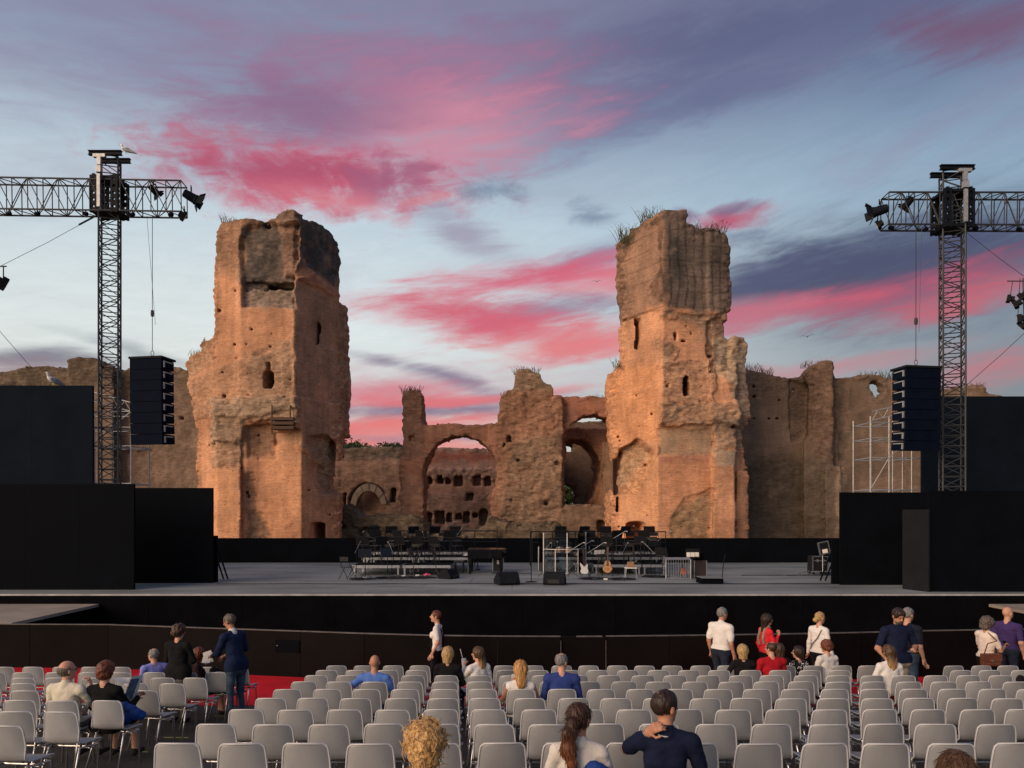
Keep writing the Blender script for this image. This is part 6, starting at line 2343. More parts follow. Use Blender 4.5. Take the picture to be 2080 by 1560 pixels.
def strand_mesh(V, Q, n, style, mat, parent):
    """Loose locks that follow the hair surface and break its outline."""
    r = random.Random(n)
    N_ = np.zeros_like(V)
    fn = np.cross(V[Q[:, 2]] - V[Q[:, 0]], V[Q[:, 3]] - V[Q[:, 1]])
    for k in range(4):
        np.add.at(N_, Q[:, k], fn)
    N_ /= np.linalg.norm(N_, axis=1)[:, None] + 1e-9
    m = MB()
    for i in range(n):
        j = r.randrange(len(V))
        p, nn = Vector(V[j]), Vector(N_[j])
        t = nn.cross(Vector((r.uniform(-1, 1), r.uniform(-1, 1), r.uniform(-1, 1)))).normalized() if style == 'curly' else (Vector((r.uniform(-.25, .25), r.uniform(-.25, .25), -1)) - nn * nn.z * -1).normalized()
        b = nn.cross(t)
        pts = []
        if style == 'curly':
            R0, ph, bend = r.uniform(.003, .008), r.random() * 6, r.uniform(-9, 9)
            for k in range(10):
                s_ = k * .0085
                dirv = t * math.cos(bend * s_) + b * math.sin(bend * s_)
                pts.append(p + dirv * s_ - nn * s_ * s_ * 3.4 + nn * (.004 + R0 * .5 * math.sin(ph + k * .8)) + b * R0 * math.cos(ph + k * .8))
        else:
            for k in range(6):
                pts.append(p + nn * (.002 + .0012 * k * r.uniform(-.4, 1.0)) + t * k * .011 + b * r.uniform(-.0025, .0025))
        rr_ = r.uniform(.0014, .003) if style == 'curly' else .0019
        m.path(pts, [rr_ * .6] + [rr_] * (len(pts) - 3) + [rr_ * .7, rr_ * .25], 5)
    o = m.build('loose_hair', mat, parent, smooth=True)
    o['kind'] = 'stuff'


def person(px, d, topy, pose, rot, label, top, bottom, hair=None, hstyle=None, sleeve='short', skin='fair', head=(0, 0, 0), lean=(0, 0), arms=None, shoe=(.03, .025, .022), res=.011,
           female=False, beard=None, glasses=False, collar=None, curl=(.6, .6), bulk=1.0, extra=None, palm=((-1, 0, 0), (1, 0, 0)), skirt=False, dots=False, zoff=0.0, legs=None, hem=None, strands=0):
    """pose: 'stand' or 'sit'; rot: 0 looks to the stage, +90 deg to the left of the picture."""
    P_ = []
    c = lambda a, b, ra, rb, l, fl=1.0, k=.03: P_.append(dict(t='c', g=(tuple(a), tuple(b), ra, rb, fl), l=l, k=k))
    e = lambda cc, r, l, k=.02, rt=None: P_.append(dict(t='e', g=(tuple(cc), tuple(r), rt) if rt is not None else (tuple(cc), tuple(r)), l=l, k=k))
    sit = pose == 'sit'
    D = -.41 if sit else 0.0
    lx, ly = lean

    def up(p):
        t = max(0, (p[2] - D - .95) / .5)
        return (p[0] + lx * t, p[1] + ly * t, p[2] - .25 * (lx * lx + ly * ly) * t)
    bw = bulk
    hipw = .105 if female else .095
    bt = 'bottom'
    for s in (-1, 1):
        hp = (s * hipw * bw, 0, .92 + D)
        if sit:
            kn, an = (s * .13, .44, .50), (s * .13, .42, .09)
            if legs:
                kn, an = legs[0 if s < 0 else 1]
        else:
            kn, an = (s * .105, .025, .49), (s * .10, -.01, .09)
            if legs:
                kn, an = legs[0 if s < 0 else 1]
        sk = skirt
        c(hp, kn, .088 * bw, .060, bt, k=.03)
        c(kn, an, .056, .038, 'skin' if sk else bt)
        ft = Vector((0, .17, -.055))
        c(an, (an[0], an[1] - .03, an[2] - .045), .036, .038, 'shoe')
        c((an[0], an[1] - .02, an[2] - .05), (an[0] * 1.1, an[1] + .16, an[2] - .06), .038, .032, 'shoe', .9)
    c((-.06 * bw, 0, .95 + D), (.06 * bw, 0, .95 + D), .122 * bw, .122 * bw, bt, .86)
    hem = (.975 if not female else .95) if hem is None else hem
    if hem < .93:
        c((-.07 * bw, 0, .93 + D), (.07 * bw, 0, .93 + D), .136 * bw, .136 * bw, 'top', .86)
        c((-.085 * bw, 0, hem + .03 + D), (.085 * bw, 0, hem + .03 + D), .118 * bw, .118 * bw, 'top', .95)
    wz = 1.0 if not female else .98
    c(up((0, 0, 1.0 + D)), up((0, .0, 1.13 + D)), .132 * bw, (.118 if female else .13) * bw, 'top', .80, k=.03)
    c(up((-.045, 0, 1.13 + D)), up((-.05, 0, 1.33 + D)), .108 * bw, .112 * bw, 'top', .86)
    c(up((.045, 0, 1.13 + D)), up((.05, 0, 1.33 + D)), .108 * bw, .112 * bw, 'top', .86)
    shw = .155 if female else .175
    shw *= .5 + .5 * bw
    c(up((-shw, -.01, 1.385 + D)), up((shw, -.01, 1.385 + D)), .062 * bw, .062 * bw, 'top')
    for s in (-1, 1):
        c(up((s * .035, -.012, 1.45 + D)), up((s * shw, -.01, 1.405 + D)), .045, .05, 'top')
    if female:
        for s in (-1, 1):
            e(up((s * .075, .085, 1.26 + D)), (.07, .06, .075), 'top')
    nb, nt = up((0, -.008, 1.468 + D)), up((0, .012, 1.545 + D))
    c(nb, nt, .056, .052, 'skin', k=.015)
    if collar is not None:
        c((nb[0], nb[1] - .004, nb[2] - .022), (nb[0], nb[1] + .002, nb[2] + .006), .069, .063, 'collar', k=.008)
    n_torso = len(P_)
    # arms
    arms = arms or {}
    for i, s in enumerate((-1, 1)):
        sh = up((s * (shw + .018), -.01, 1.385 + D))
        if (s < 0 and 'L' in arms) or (s > 0 and 'R' in arms):
            el, wr = arms['L' if s < 0 else 'R']
        elif sit:
            el, wr = up((s * .25, .04, 1.12 + D)), (s * .15, .28, .64)
        else:
            el, wr = up((s * .25, -.03, 1.10)), up((s * .26, .06, .87))
        el, wr = Vector(el), Vector(wr)
        shv = Vector(sh)
        ul, fl_ = (.054, .044) if not female else (.047, .039)
        if sleeve == 'none':
            c(shv, el, ul, fl_, 'skin')
            c(el, wr, fl_, .027, 'skin', k=.015)
        elif sleeve == 'short':
            mid = shv.lerp(el, .72)
            c(shv, mid, ul + .008, ul + .006, 'top')
            c(mid, el, ul - .006, fl_, 'skin', k=.008)
            c(el, wr, fl_, .027, 'skin', k=.015)
        else:
            c(shv, el, ul + .008, fl_ + .008, 'top')
            c(el, el.lerp(wr, .93), fl_ + .008, .034, 'top', k=.02)
            c(el.lerp(wr, .85), wr, .027, .027, 'skin', k=.006)
        hand(P_, wr, el, s, palm[i], curl[i], 1.0 if not female else .92)
    # head
    Rm = rotm(*head)
    hc = np.array(up((0, .028, 1.632 + D)))
    T = lambda p: tuple(hc + Rm @ np.asarray(p, float))
    e(T((0, -.012, .022)), (.0765, .0965, .098), 'skin', .02, Rm)
    e(T((0, .018, -.035)), (.0625, .078, .084), 'skin', .02, Rm)
    e(T((0, .058, -.098)), (.030, .028, .022), 'skin', .02, Rm)
    c(T((0, .088, .012)), T((0, .112, -.026)), .010, .0145, 'skin', k=.008)
    e(T((0, .080, .028)), (.046, .016, .011), 'skin', .01, Rm)
    for s in (-1, 1):
        e(T((s * .079, -.004, -.012)), (.012, .022, .033), 'skin', .006, Rm)
        e(T((s * .030, .087, .008)), (.0125, .0085, .0065), 'eye', .002, Rm)
        e(T((s * .030, .091, .027)), (.019, .006, .004), 'brow', .002, Rm)
    e(T((0, .0915, -.060)), (.024, .0085, .0065), 'lip', .003, Rm)
    if beard:
        e(T((0, .052, -.082)), (.056, .052, .045), 'beard', .01, Rm)
        e(T((0, .095, -.044)), (.028, .010, .007), 'beard', .004, Rm)
    if extra:
        extra(P_, up, c, e)
    seed = random.random() * 40
    hz = hc[2] - .13

    def folds(P):
        w = np.clip((hz - P[:, 2]) / .05, 0, 1)
        return fbm(P[:, 0] * 7 + seed, P[:, 1] * 7, P[:, 2] * 12, 3) * .028 * w
    V, Q = sdf_mesh(P_, res, folds)
    cen = V[Q].mean(1)
    best, lab, own = np.full(len(cen), 9.0), np.zeros(len(cen), int), np.zeros(len(cen), int)
    names = ['skin', 'top', 'bottom', 'shoe', 'eye', 'brow', 'lip', 'collar', 'beard', 'band']
    for ip, p in enumerate(P_):
        dd = prim_eval(p, cen)
        m = dd < best
        best[m] = dd[m]
        lab[m] = names.index(p['l'])
        own[m] = ip
    body = (own < n_torso) & ((lab == 1) | (lab == 2))
    lab[body] = np.where(cen[body][:, 2] + .03 * fbm(cen[body][:, 0] * 5, cen[body][:, 1] * 5, cen[body][:, 2] * 0 + seed, 2) > hem + D, 1, 2)
    hm = HAIR.get(hair, HAIR['dark'])
    ml = [SKIN[skin], top, bottom, cm('shoe_%d' % int(shoe[0] * 1000), shoe), EYE, hm, LIP, collar if collar is not None else top, HAIR[beard] if beard else hm, MAT['alu']]
    me = np_mesh('person', V, Q, ml, mi=lab)
    z = gz(d)
    nominal = float(V[:, 2].max()) + (.012 if hstyle else 0)
    need = CAMZ + (HY - topy) / FPX * d - z
    s = need / nominal
    sc = min(1.08, max(.90, s))
    o = bpy.data.objects.new('person', me)
    COL.objects.link(o)
    o.matrix_world = Matrix.Translation(((px - CX) / FPX * d, d, z + (need - sc * nominal if sit else 0) + zoff)) @ Matrix.Rotation(rot, 4, 'Z') @ Matrix.Scale(sc if sit else s, 4)
    tag(o, label, 'person', 'people in the audience')
    hp = hair_prims(hstyle) if hstyle else None
    if hp:
        V, Q = sdf_mesh(hp[0], min(res, .0085), hp[1], hp[2])
        hme = np_mesh('hair', V, Q, [hm])
        h = part('hair', hme, o)
        if strands:
            strand_mesh(V, Q, strands, hstyle, hm, h)
        Rb = Matrix([list(r) for r in Rm]).to_4x4()
        h.matrix_local = Matrix.Translation(Vector(hc)) @ Rb
    if glasses:
        m = MB()
        for sx in (-1, 1):
            ring = [(sx * .032 + .022 * math.cos(t), .102, .006 + .017 * math.sin(t)) for t in [2 * PI * k / 10 for k in range(11)]]
            m.path([T(p) for p in ring], .0028, 4)
            m.path([T((sx * .054, .100, .01)), T((sx * .08, .05, .012)), T((sx * .083, -.01, .01))], .0028, 4)
        m.path([T((-.01, .103, .008)), T((.01, .103, .008))], .0028, 4)
        m.build('glasses', MAT['black_plastic'], o)
    if dots:
        pass
    PEOPLE.append((o, hc))
    return o


PEOPLE = []


def pw_(o, p):
    return o.matrix_world @ Vector(p)


white = cm('white_cotton', (.74, .72, .69), var=.06)
cream = cm('cream_shirt', (.66, .62, .50), var=.08)
blackc = cm('black_knit', (.010, .010, .011))
navy = cm('navy_jacket', (.012, .022, .060))
navyp = cm('navy_polo', (.010, .015, .042))
jeans = cm('blue_jeans', (.055, .085, .13), var=.35)
denim2 = cm('dark_jeans', (.022, .032, .055), var=.35)
blue_t = cm('sky_blue_tee', (.095, .20, .56))
blue_s = cm('royal_blue_sweater', (.03, .055, .22))
redp = cm('red_polo', (.40, .012, .022))
coral = cm('coral_top', (.78, .03, .05))
lav = cm('lavender_shirt', (.24, .27, .68))
purple = cm('purple_tee', (.055, .035, .13))
beige = cm('beige_trousers', (.34, .27, .20))
greyt = cm('grey_trousers', (.16, .15, .14))
creamp = cm('cream_pleated_top', (.76, .66, .58), var=.08)
whitecol = cm('white_collar', (.70, .70, .70), var=.05)


def polka():
    m, nt, b = principled('polka_dot_cloth', .9, 0, .15)
    N, L = nt.nodes, nt.links
    tc = N.new('ShaderNodeTexCoord')
    v = N.new('ShaderNodeTexVoronoi')
    v.inputs['Scale'].default_value = 26
    L.new(tc.outputs['Object'], v.inputs['Vector'])
    r = N.new('ShaderNodeValToRGB')
    r.color_ramp.interpolation = 'CONSTANT'
    r.color_ramp.elements[0].color = (.75, .75, .74, 1)
    r.color_ramp.elements[1].position = .33
    r.color_ramp.elements[1].color = (.012, .012, .014, 1)
    L.new(v.outputs['Distance'], r.inputs[0])
    L.new(r.outputs[0], b.inputs['Base Color'])
    return m


dotm = polka()
D90 = R(90)


def R_(n):      # depth of a body seated in main-block row n (0 = second row from the camera)
    return 5.84 + .957 * n + .17


# -- left block
person(139, 8.72, 1340, 'sit', R(-6), 'seated bald man in a cream shirt beside the red-haired woman', cream, greyt, 'greybrown', 'fringe', head=(R(-35), 0, 0), bulk=1.12, collar=cream, lean=(0, -.03), glasses=True,
       arms={'R': ((.27, .10, .76), (.12, .26, .98))}, curl=(.6, 1.0), palm=((0, 0, -1), (-1, 0, 0)))
p_red = person(213, 8.72, 1344, 'sit', R(-4), 'seated red-haired woman in black holding a newspaper', blackc, blackc, 'darkred', 'fluffy', female=True, sleeve='long', skirt=True, legs=[((-.14, .44, .50), (-.13, .40, .09)), ((.14, .44, .5), (.16, .42, .09))],
               arms={'L': ((-.24, .12, .72), (-.05, .36, .74)), 'R': ((.26, .14, .72), (.22, .38, .80))}, curl=(1.1, 1.1), bulk=1.05)
p_dark = person(362, 11.9, 1268, 'stand', R(-8), 'standing woman in black with curly brown hair between the left chairs', blackc, greyt, 'brown', 'fluffy', female=True, sleeve='long', bulk=1.16, head=(R(-25), R(-8), 0), hem=.80,
                arms={'L': ((-.25, .06, 1.12), (-.10, .26, 1.02)), 'R': ((.27, .06, 1.12), (.12, .28, 1.02))})
person(318, 12.75, 1316, 'sit', R(40), 'seated grey-haired person in a lavender shirt half hidden by the standing woman', lav, greyt, 'grey', 'receding', head=(R(30), 0, 0), lean=(-.04, .0))
p_mar = person(402, 12.65, 1314, 'sit', R(-65), 'seated woman in dark dress and heels behind the standing woman', cm('maroon_black', (.022, .010, .013)), blackc, 'darkred', 'bob', female=True, skirt=True, sleeve='long', legs=[((-.12, .42, .5), (-.10, .40, .09)), ((.1, .42, .52), (-.02, .44, .10))])
p_blz = person(480, 12.25, 1247, 'stand', R(62), 'standing man in navy blazer and jeans handing over a paper', navy, jeans, 'greybrown', 'short', sleeve='long', skin='tan', head=(R(14), R(-18), 0), lean=(0, .10), collar=white, bulk=1.06, hem=.83,
               arms={'L': ((-.22, .20, 1.12), (-.12, .44, 1.04)), 'R': ((.26, .08, 1.14), (.10, .36, 1.02))}, curl=(.9, .9), palm=((0, .2, -1), (0, .2, -1)), res=.010)

# -- walking in front of the stage
p_wlk = person(888, 15.3, 1239, 'stand', R(84), 'woman in white top with black straps and black trousers walking left', white, blackc, 'darkred', 'short', female=True, sleeve='short', head=(R(12), R(4), 0), bulk=.92,
               legs=[((-.10, .10, .50), (-.10, .16, .10)), ((.10, -.02, .50), (.10, -.22, .16))], arms={'L': ((-.22, -.06, 1.13), (-.22, .06, .90))})

# -- middle of the main block
person(760, R_(5) + .02, 1332, 'sit', R(0), 'seated bald man in a sky blue t-shirt with arms spread along the chairs', blue_t, jeans, 'greybrown', None, skin='tan', bulk=1.14, head=(R(4), R(-6), 0), lean=(0, .02),
       arms={'L': ((-.36, -.10, .86), (-.50, .06, .84)), 'R': ((.30, -.02, .74), (.26, .22, .66))}, curl=(.5, .6), palm=((0, 0, -1), (0, 0, -1)))
person(910, R_(6), 1313, 'sit', R(-4), 'seated blonde woman in a black top with tied back', blackc, blackc, 'blond', 'bob', female=True, sleeve='long', bulk=1.12, head=(R(-10), 0, 0))
p_drk = person(972, R_(6) + .05, 1313, 'sit', R(28), 'seated woman with long brown hair in white cardigan holding a drink', white, jeans, 'ombre', 'long', female=True, sleeve='long', head=(R(40), 0, 0), bulk=.92,
               arms={'L': ((-.22, .16, .80), (-.14, .30, .96))}, curl=(1.1, .6), palm=((1, 0, 0), (1, 0, 0)))
p_tnk = person(1057, R_(4), 1341, 'sit', R(0), 'seated blonde woman in a white tank top looking at a phone', white, jeans, 'honey', 'mid', female=True, sleeve='none', skin='tan', head=(R(6), R(-12), 0),
               arms={'L': ((-.26, .12, .74), (-.12, .36, .92)), 'R': ((.28, .02, .74), (.22, .24, .66))}, curl=(1.1, .6))
person(1141, R_(4) + .02, 1326, 'sit', R(-4), 'seated balding man in a royal blue long-sleeved sweater', blue_s, greyt, 'grey', 'receding', sleeve='long', head=(R(-38), R(-6), 0), bulk=1.14, glasses=True)

# -- nearest the camera
person(863, R_(-2) + .08, 1469, 'sit', R(0), 'seated person with curly honey blonde hair at the bottom edge', cm('tan_top', (.45, .30, .20)), greyt, 'gold', 'curly', female=True, res=.0075, strands=380)
person(1176, R_(-1) + .05, 1427, 'sit', R(-4), 'seated woman with a dark ponytail and white blouse near the camera', cream if False else cm('ivory_blouse', (.70, .66, .60), var=.06), jeans, 'pony', 'pony', female=True, sleeve='short', skin='tan', head=(R(-24), R(-4), 0), res=.008, strands=700, collar=cm('ivory_blouse', (.7, .66, .6)))
p_polo = person(1352, R_(-1) + .06, 1400, 'sit', R(-6), 'seated man in a navy polo shirt holding his neck, near the camera', navyp, jeans, 'dark', 'crown', sleeve='short', skin='tan', head=(R(-52), R(-2), 0), res=.008, collar=navyp, bulk=.98,
                arms={'L': ((-.27, .14, .87), (-.125, -.04, 1.05)), 'R': ((.27, .06, .72), (.20, .30, .66))}, curl=(1.0, .6), palm=((1, .1, .2), (0, 0, -1)))
person(1946, 4.08, 1527, 'sit', R(0), 'head with parted blonde brown hair at the bottom right edge', cm('dark_top', (.05, .04, .04)), greyt, 'ombre', 'bob', female=True, res=.009, strands=600)

# -- right of centre
p_wht = person(1464, 14.7, 1233, 'stand', R(-52), 'standing man in a white shirt and navy trousers facing right', white, cm('navy_trousers', (.02, .026, .045)), 'grey', 'crown', sleeve='short', skin='tan', bulk=1.14, head=(R(-14), 0, 0), collar=white, lean=(0, .02),
               legs=[((-.105, .06, .49), (-.10, .06, .09)), ((.105, -.03, .49), (.11, -.16, .12))])
p_cor = person(1556, 15.2, 1246, 'stand', R(-78), 'standing dark-haired woman in a coral red top facing right', coral, blackc, 'dark', 'mid', female=True, sleeve='long', head=(R(-8), 0, 0), glasses=True, arms={'R': ((.22, .06, 1.12), (.10, .22, 1.30))}, curl=(.6, 1.1), palm=((1, 0, 0), (0, -1, 0)))
person(1509, R_(7), 1308, 'sit', R(-2), 'seated woman with straight blonde hair in black, left of the red polo man', blackc, blackc, 'blond', 'bob', female=True, sleeve='long', bulk=1.12, head=(R(4), 0, 0), arms={'L': ((-.30, -.02, .76), (-.34, -.10, .60))})
person(1567, R_(7), 1303, 'sit', R(4), 'seated balding man in a red polo shirt', redp, greyt, 'brown', 'receding', sleeve='short', head=(R(38), R(-4), 0), bulk=1.22)
person(1583, R_(8) + .1, 1306, 'sit', R(0), 'seated brown-haired girl mostly hidden behind the red polo man', blackc, blackc, 'brown', 'mid', female=True, skin='tan')
person(1622, R_(8), 1312, 'sit', R(10), 'seated dark-haired woman in a black polka dot blouse looking left', dotm, blackc, 'dark', 'bob', female=True, sleeve='short', head=(R(58), 0, 0), glasses=True)
person(1680, R_(8), 1300, 'sit', R(14), 'seated woman with dark red hair in a white t-shirt', white, blackc, 'darkred', 'fluffy', female=True, sleeve='short', head=(R(34), R(-4), 0), bulk=1.05)
p_bun = person(1664, 14.9, 1242, 'stand', R(-62), 'standing woman in a white shirt with blonde bun facing right', white, blackc, 'blond', 'bun', female=True, sleeve='long', head=(R(-8), 0, 0), glasses=True, bulk=1.04,
               arms={'R': ((.27, -.06, 1.12), (.34, -.02, .90)), 'L': ((-.26, .02, 1.12), (-.30, .04, .88))})
p_txt = person(1822, 12.7, 1234, 'stand', R(186), 'bearded man in a navy polo and beige trousers looking at his phone', navyp, beige, 'dark', 'thick', sleeve='short', skin='tan', beard='greybrown', head=(R(6), R(-24), 0), bulk=1.18, collar=navyp, hem=.88,
               arms={'L': ((-.31, .02, 1.12), (-.10, .28, 1.10)), 'R': ((.32, -.02, 1.10), (.24, .18, .90))}, curl=(1.0, .7), palm=((0, 0, 1), (-1, 0, 0)), res=.010)
person(1843, 13.7, 1233, 'stand', R(-60), 'grey-haired man in blue jeans behind the bearded man', cm('dark_navy_tee', (.015, .018, .03)), jeans, 'grey', 'crown', skin='fair', head=(R(-8), 0, 0), glasses=True, bulk=1.1)
person(1806, R_(6) + .02, 1309, 'sit', R(2), 'seated woman with wavy ombre hair in a white t-shirt before the bearded man', white, cm('red_skirt', (.45, .02, .03)), 'ombre', 'long', female=True, sleeve='short', head=(R(14), 0, 0))
p_bag = person(2004, 14.2, 1252, 'stand', R(-72), 'standing woman in a cream top with brown shoulder bag facing right', creamp, blackc, 'greybrown', 'curly', female=True, sleeve='short', skin='tan', head=(R(-4), R(-6), 0), bulk=1.08,
               arms={'R': ((.24, .08, 1.10), (.12, .34, 1.16)), 'L': ((-.22, .08, 1.1), (-.08, .34, 1.14))}, curl=(1.0, 1.0))
person(2046, 15.0, 1233, 'stand', R(-58), 'bald bearded man in a purple t-shirt at the right edge', purple, denim2, 'dark', None, beard='dark', skin='fair', head=(R(-18), R(-4), 0), bulk=1.1)
print('people', round(time.time() - T0, 1))

# ------------------------------------------------------------------ things held, worn or left on chairs
# newspaper of the red-haired woman
def newspaper():
    o = empty('newspaper', W(258, 1425, 9.05))
    tag(o, 'open newspaper with a blue advertisement held by the red-haired woman', 'newspaper')
    pp = MAT['paper']

    def page(nm, x0, y0, x1, y1, x2, y2, x3, y3, d0, d1, n=6):
        a, b, c2, d2 = W(x0, y0, d0), W(x1, y1, d1), W(x2, y2, d1), W(x3, y3, d0)
        L0 = o.location
        vs, fs = [], []
        for j in range(n + 1):
            for i in range(n + 1):
                u, v = i / n, j / n
                p = a.lerp(b, u).lerp(d2.lerp(c2, u), v) - L0
                p.y += .02 * math.sin(u * 3.1)
                vs.append(p)
        for j in range(n):
            for i in range(n):
                fs.append((j * (n + 1) + i, j * (n + 1) + i + 1, (j + 1) * (n + 1) + i + 1, (j + 1) * (n + 1) + i))
        return vs, fs
    v, f = page('page', 248, 1424, 274, 1427, 289, 1371, 268, 1374, 8.95, 9.15)
    pg = MB().add(v, f).build('page', pp, o)
    ad = noisy('blue_newsprint', (.035, .075, .17), .45, 14, rough=.9, col2=(.16, .24, .36))
    v, f = page('ad', 251, 1420, 271.5, 1423, 285, 1378, 267, 1380, 8.935, 9.135)
    a1 = MB().add(v, f).build('printed_panel', ad, pg)
    yl = noisy('yellow_ink', (.55, .48, .10), .1, 9, rough=.9)
    for k, (xa, xb) in enumerate([(257, 273), (256, 272), (255.5, 270)]):
        y = 1398 + k * 4.2
        v, f = page('line', xa, y, xb, y + 1.0, xb + .5, y - 1.4, xa + .5, y - 2.2, 8.92, 9.1, 2)
        MB().add(v, f).build('text_line', yl if k == 0 else MAT['paper'], pg)
    for k in range(4):
        y = 1415 + k * 2.0
        v, f = page('line', 253, y, 266, y + .6, 266.2, y - .1, 253.2, y - .6, 8.92, 9.08, 2)
        MB().add(v, f).build('text_line', MAT['paper'], pg)
    v, f = page('page', 246, 1388, 262, 1390, 264, 1376, 228, 1377, 9.2, 9.3)
    MB().add(v, f).build('page', pp, o)


newspaper()
# blue bag hanging on the red-haired woman's chair
m = empty('cloth_bag', W(268, 1448, 8.75))
tag(m, 'blue cloth bag draped over the chair beside the red-haired woman', 'bag')
pr = [dict(t='c', g=((-.09, 0, .09), (.08, .02, -.03), .05, .06, .7), l=0), dict(t='c', g=((.05, .0, -.04), (.12, .03, -.02), .05, .02, .8), l=0), dict(t='c', g=((-.1, 0, .1), (-.06, 0, -.07), .04, .05, .8), l=0)]
V, Q = sdf_mesh(pr, .009, lambda P: fbm(P[:, 0] * 16, P[:, 1] * 16, P[:, 2] * 16, 3) * .05)
part('bag_body', np_mesh('bag_body', V, Q, [cm('blue_bag', (.02, .06, .26))]), m)
MB().path([(-.1, 0, .1), (-.14, .05, .2), (-.16, .1, .12)], .01, 5).build('handle', cm('blue_bag', (.02, .06, .26)), m)
# paper handed over
q = pw_(p_blz, (-.12, .56, 1.0))
m = MB()
for k in range(2):
    m.box((-.07 + .02 * k, -.10, -.002 + .012 * k), (.07 + .02 * k, .10, .002 + .012 * k), Matrix.Rotation(R(50 + 20 * k), 4, 'X') @ Matrix.Rotation(R(20 * k), 4, 'Z'))
o = m.build('leaflet', MAT['paper'], loc=q)
tag(o, 'folded white leaflet in the hand of the man in the navy blazer', 'leaflet')


def jacket(loc, label, mat):
    pr = [dict(t='c', g=((-.14, 0, .12), (.12, .03, -.02), .07, .08, .7), l=0), dict(t='c', g=((.1, 0, 0), (.02, -.02, -.16), .07, .05, .7), l=0)]
    V, Q = sdf_mesh(pr, .012, lambda P: fbm(P[:, 0] * 12, P[:, 1] * 12, P[:, 2] * 12, 3) * .06)
    o = bpy.data.objects.new('jacket', np_mesh('jacket', V, Q, [mat]))
    COL.objects.link(o)
    o.location = loc
    tag(o, label, 'jacket')
    return o


jacket(W(452, 1378, 12.3), 'black jacket on the chair beside the man in jeans', blackc)
jacket(W(2092, 1396, 11.6), 'black jacket on the chair at the right picture edge', blackc)
tag(jacket(W(1250, 1604, 5.0), 'blue cloth on the seat between ponytail woman and polo man', cm('blue_bag', (.02, .06, .26))), None, 'cloth')


# phone, cups and bags
def phone(p, rz, tilt, label, mat='black_plastic'):
    o = MB().box((-.036, -.006, -.07), (.036, .006, .07), Matrix.Rotation(rz, 4, 'Z') @ Matrix.Rotation(tilt, 4, 'X')).build('phone', MAT[mat], loc=p, bevel=.004)
    tag(o, label, 'phone')


phone(pw_(p_txt, (-.02, .35, 1.13)), R(100), R(70), 'phone in the hand of the bearded man', 'alu')
phone(pw_(p_tnk, (-.09, .46, .98)), 0, R(20), 'pale phone held by the woman in the white tank top', 'white_plastic')
phone(pw_(p_bag, (.04, .46, 1.2)), R(-70), R(40), 'dark phone held by the woman with the brown bag')
q = pw_(p_drk, (-.12, .36, 1.02))
o = empty('drink_cup', q)
tag(o, 'clear cup with white straw held by the long-haired woman', 'cup')
MB().lathe([(.03, -.06), (.04, .06)], (0, 0, 0), 12).build('cup', MAT['white_plastic'], o)
MB().tube((0, 0, 0), (-.06, 0, .22), .006, 6).build('straw', MAT['white_plastic'], o)

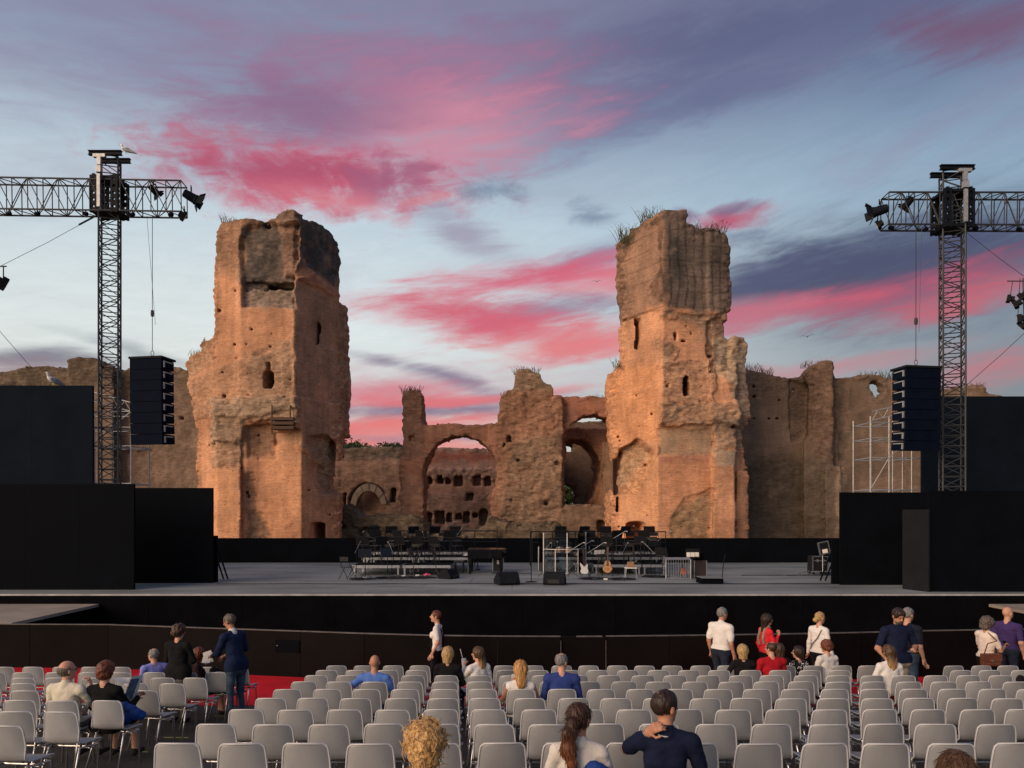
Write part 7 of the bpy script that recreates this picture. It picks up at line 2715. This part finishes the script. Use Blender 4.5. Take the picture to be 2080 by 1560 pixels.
# brown shoulder bag
leather = noisy('brown_leather', (.14, .045, .022), .25, 8, rough=.5, bump=.3, bscale=60)
q = pw_(p_bag, (.02, -.02, .93))
q = Vector((W(2012, 0, 13.95).x, 13.95, W(0, 1340, 13.95).z))
o = empty('shoulder_bag', q)
tag(o, 'brown leather shoulder bag with round clasp on the woman in cream', 'bag')
MB().box((-.18, -.05, -.12), (.18, .05, .12)).build('body', leather, o, bevel=.03)
MB().box((-.182, -.062, -.02), (.182, -.052, .115)).build('flap', leather, o, bevel=.004)
MB().lathe([(.022, 0), (.018, .008)], (0, -.064, -.01), 12, Matrix.Rotation(R(90), 4, 'X')).build('clasp', MAT['alu'], o)
sh = pw_(p_bag, (0, -.02, 1.46)) - q
MB().path([(-.15, -.04, .1), (-.12, -.1, .32), (sh.x - .02, -.11, sh.z - .12), (sh.x, sh.y, sh.z + .02), (sh.x + .06, sh.y + .12, sh.z - .1), (.17, .12, .3), (.17, .03, .1)], .011, 6).build('strap', leather, o)
# straps on the walking woman and the bun woman, bag of the woman in coral
for pp, mt, lab, pts in ((p_wlk, blackc, 'black suspender straps', [[(-.07, -.118, 1.02), (-.07, -.125, 1.2), (-.07, -.105, 1.36), (-.075, -.01, 1.465), (-.08, .09, 1.34), (-.08, .125, 1.2), (-.07, .12, 1.02)], [(.07, -.118, 1.02), (.07, -.125, 1.2), (.07, -.105, 1.36), (.075, -.01, 1.465), (.08, .09, 1.34), (.08, .125, 1.2), (.07, .12, 1.02)]]),
                         (p_bun, greyt, 'grey bag strap', [[(.12, -.09, 1.40), (.06, -.128, 1.25), (-.06, -.13, 1.12), (-.14, -.09, 1.0)], [(.12, -.09, 1.40), (.12, -.01, 1.47), (.08, .09, 1.38)]]),
                         (p_cor, beige, 'beige scarf ends', [[(-.09, -.10, 1.1), (-.09, -.125, 1.25), (-.075, -.08, 1.43), (-.05, .03, 1.49), (0, .09, 1.45)], [(.09, -.10, 1.14), (.09, -.125, 1.25), (.075, -.08, 1.43), (.05, .03, 1.49), (0, .09, 1.45)]])):
    m = MB()
    for p in pts:
        m.path(p, .013 if mt is blackc else .010 if mt is greyt else .03, 6)
    m.build('strap' if mt is not beige else 'scarf', mt, pp)
# watch on the wrist of the polo man
m = MB()
w, el = Vector((-.125, -.04, 1.05)), Vector((-.27, .14, .87))
dv = (w - el).normalized()
m.lathe([(.033, -.01), (.036, 0), (.033, .01)], w - dv * .02, 12, dv.to_track_quat('Z', 'Y').to_matrix().to_4x4())
m.build('watch', MAT['alu'], p_polo)
# white collar stripe
m = MB()
hc = None
ring = []
for k in range(19):
    t = R(-130) - k * R(280) / 18 + R(360)
    ring.append((.0735 * math.sin(t + PI / 2), -.010 + .0735 * math.cos(t + PI / 2), 1.046 + .010 * math.cos(t + PI / 2)))
m.path(ring, .0045, 5).build('collar_stripe', whitecol, p_polo)
print('extras', round(time.time() - T0, 1))
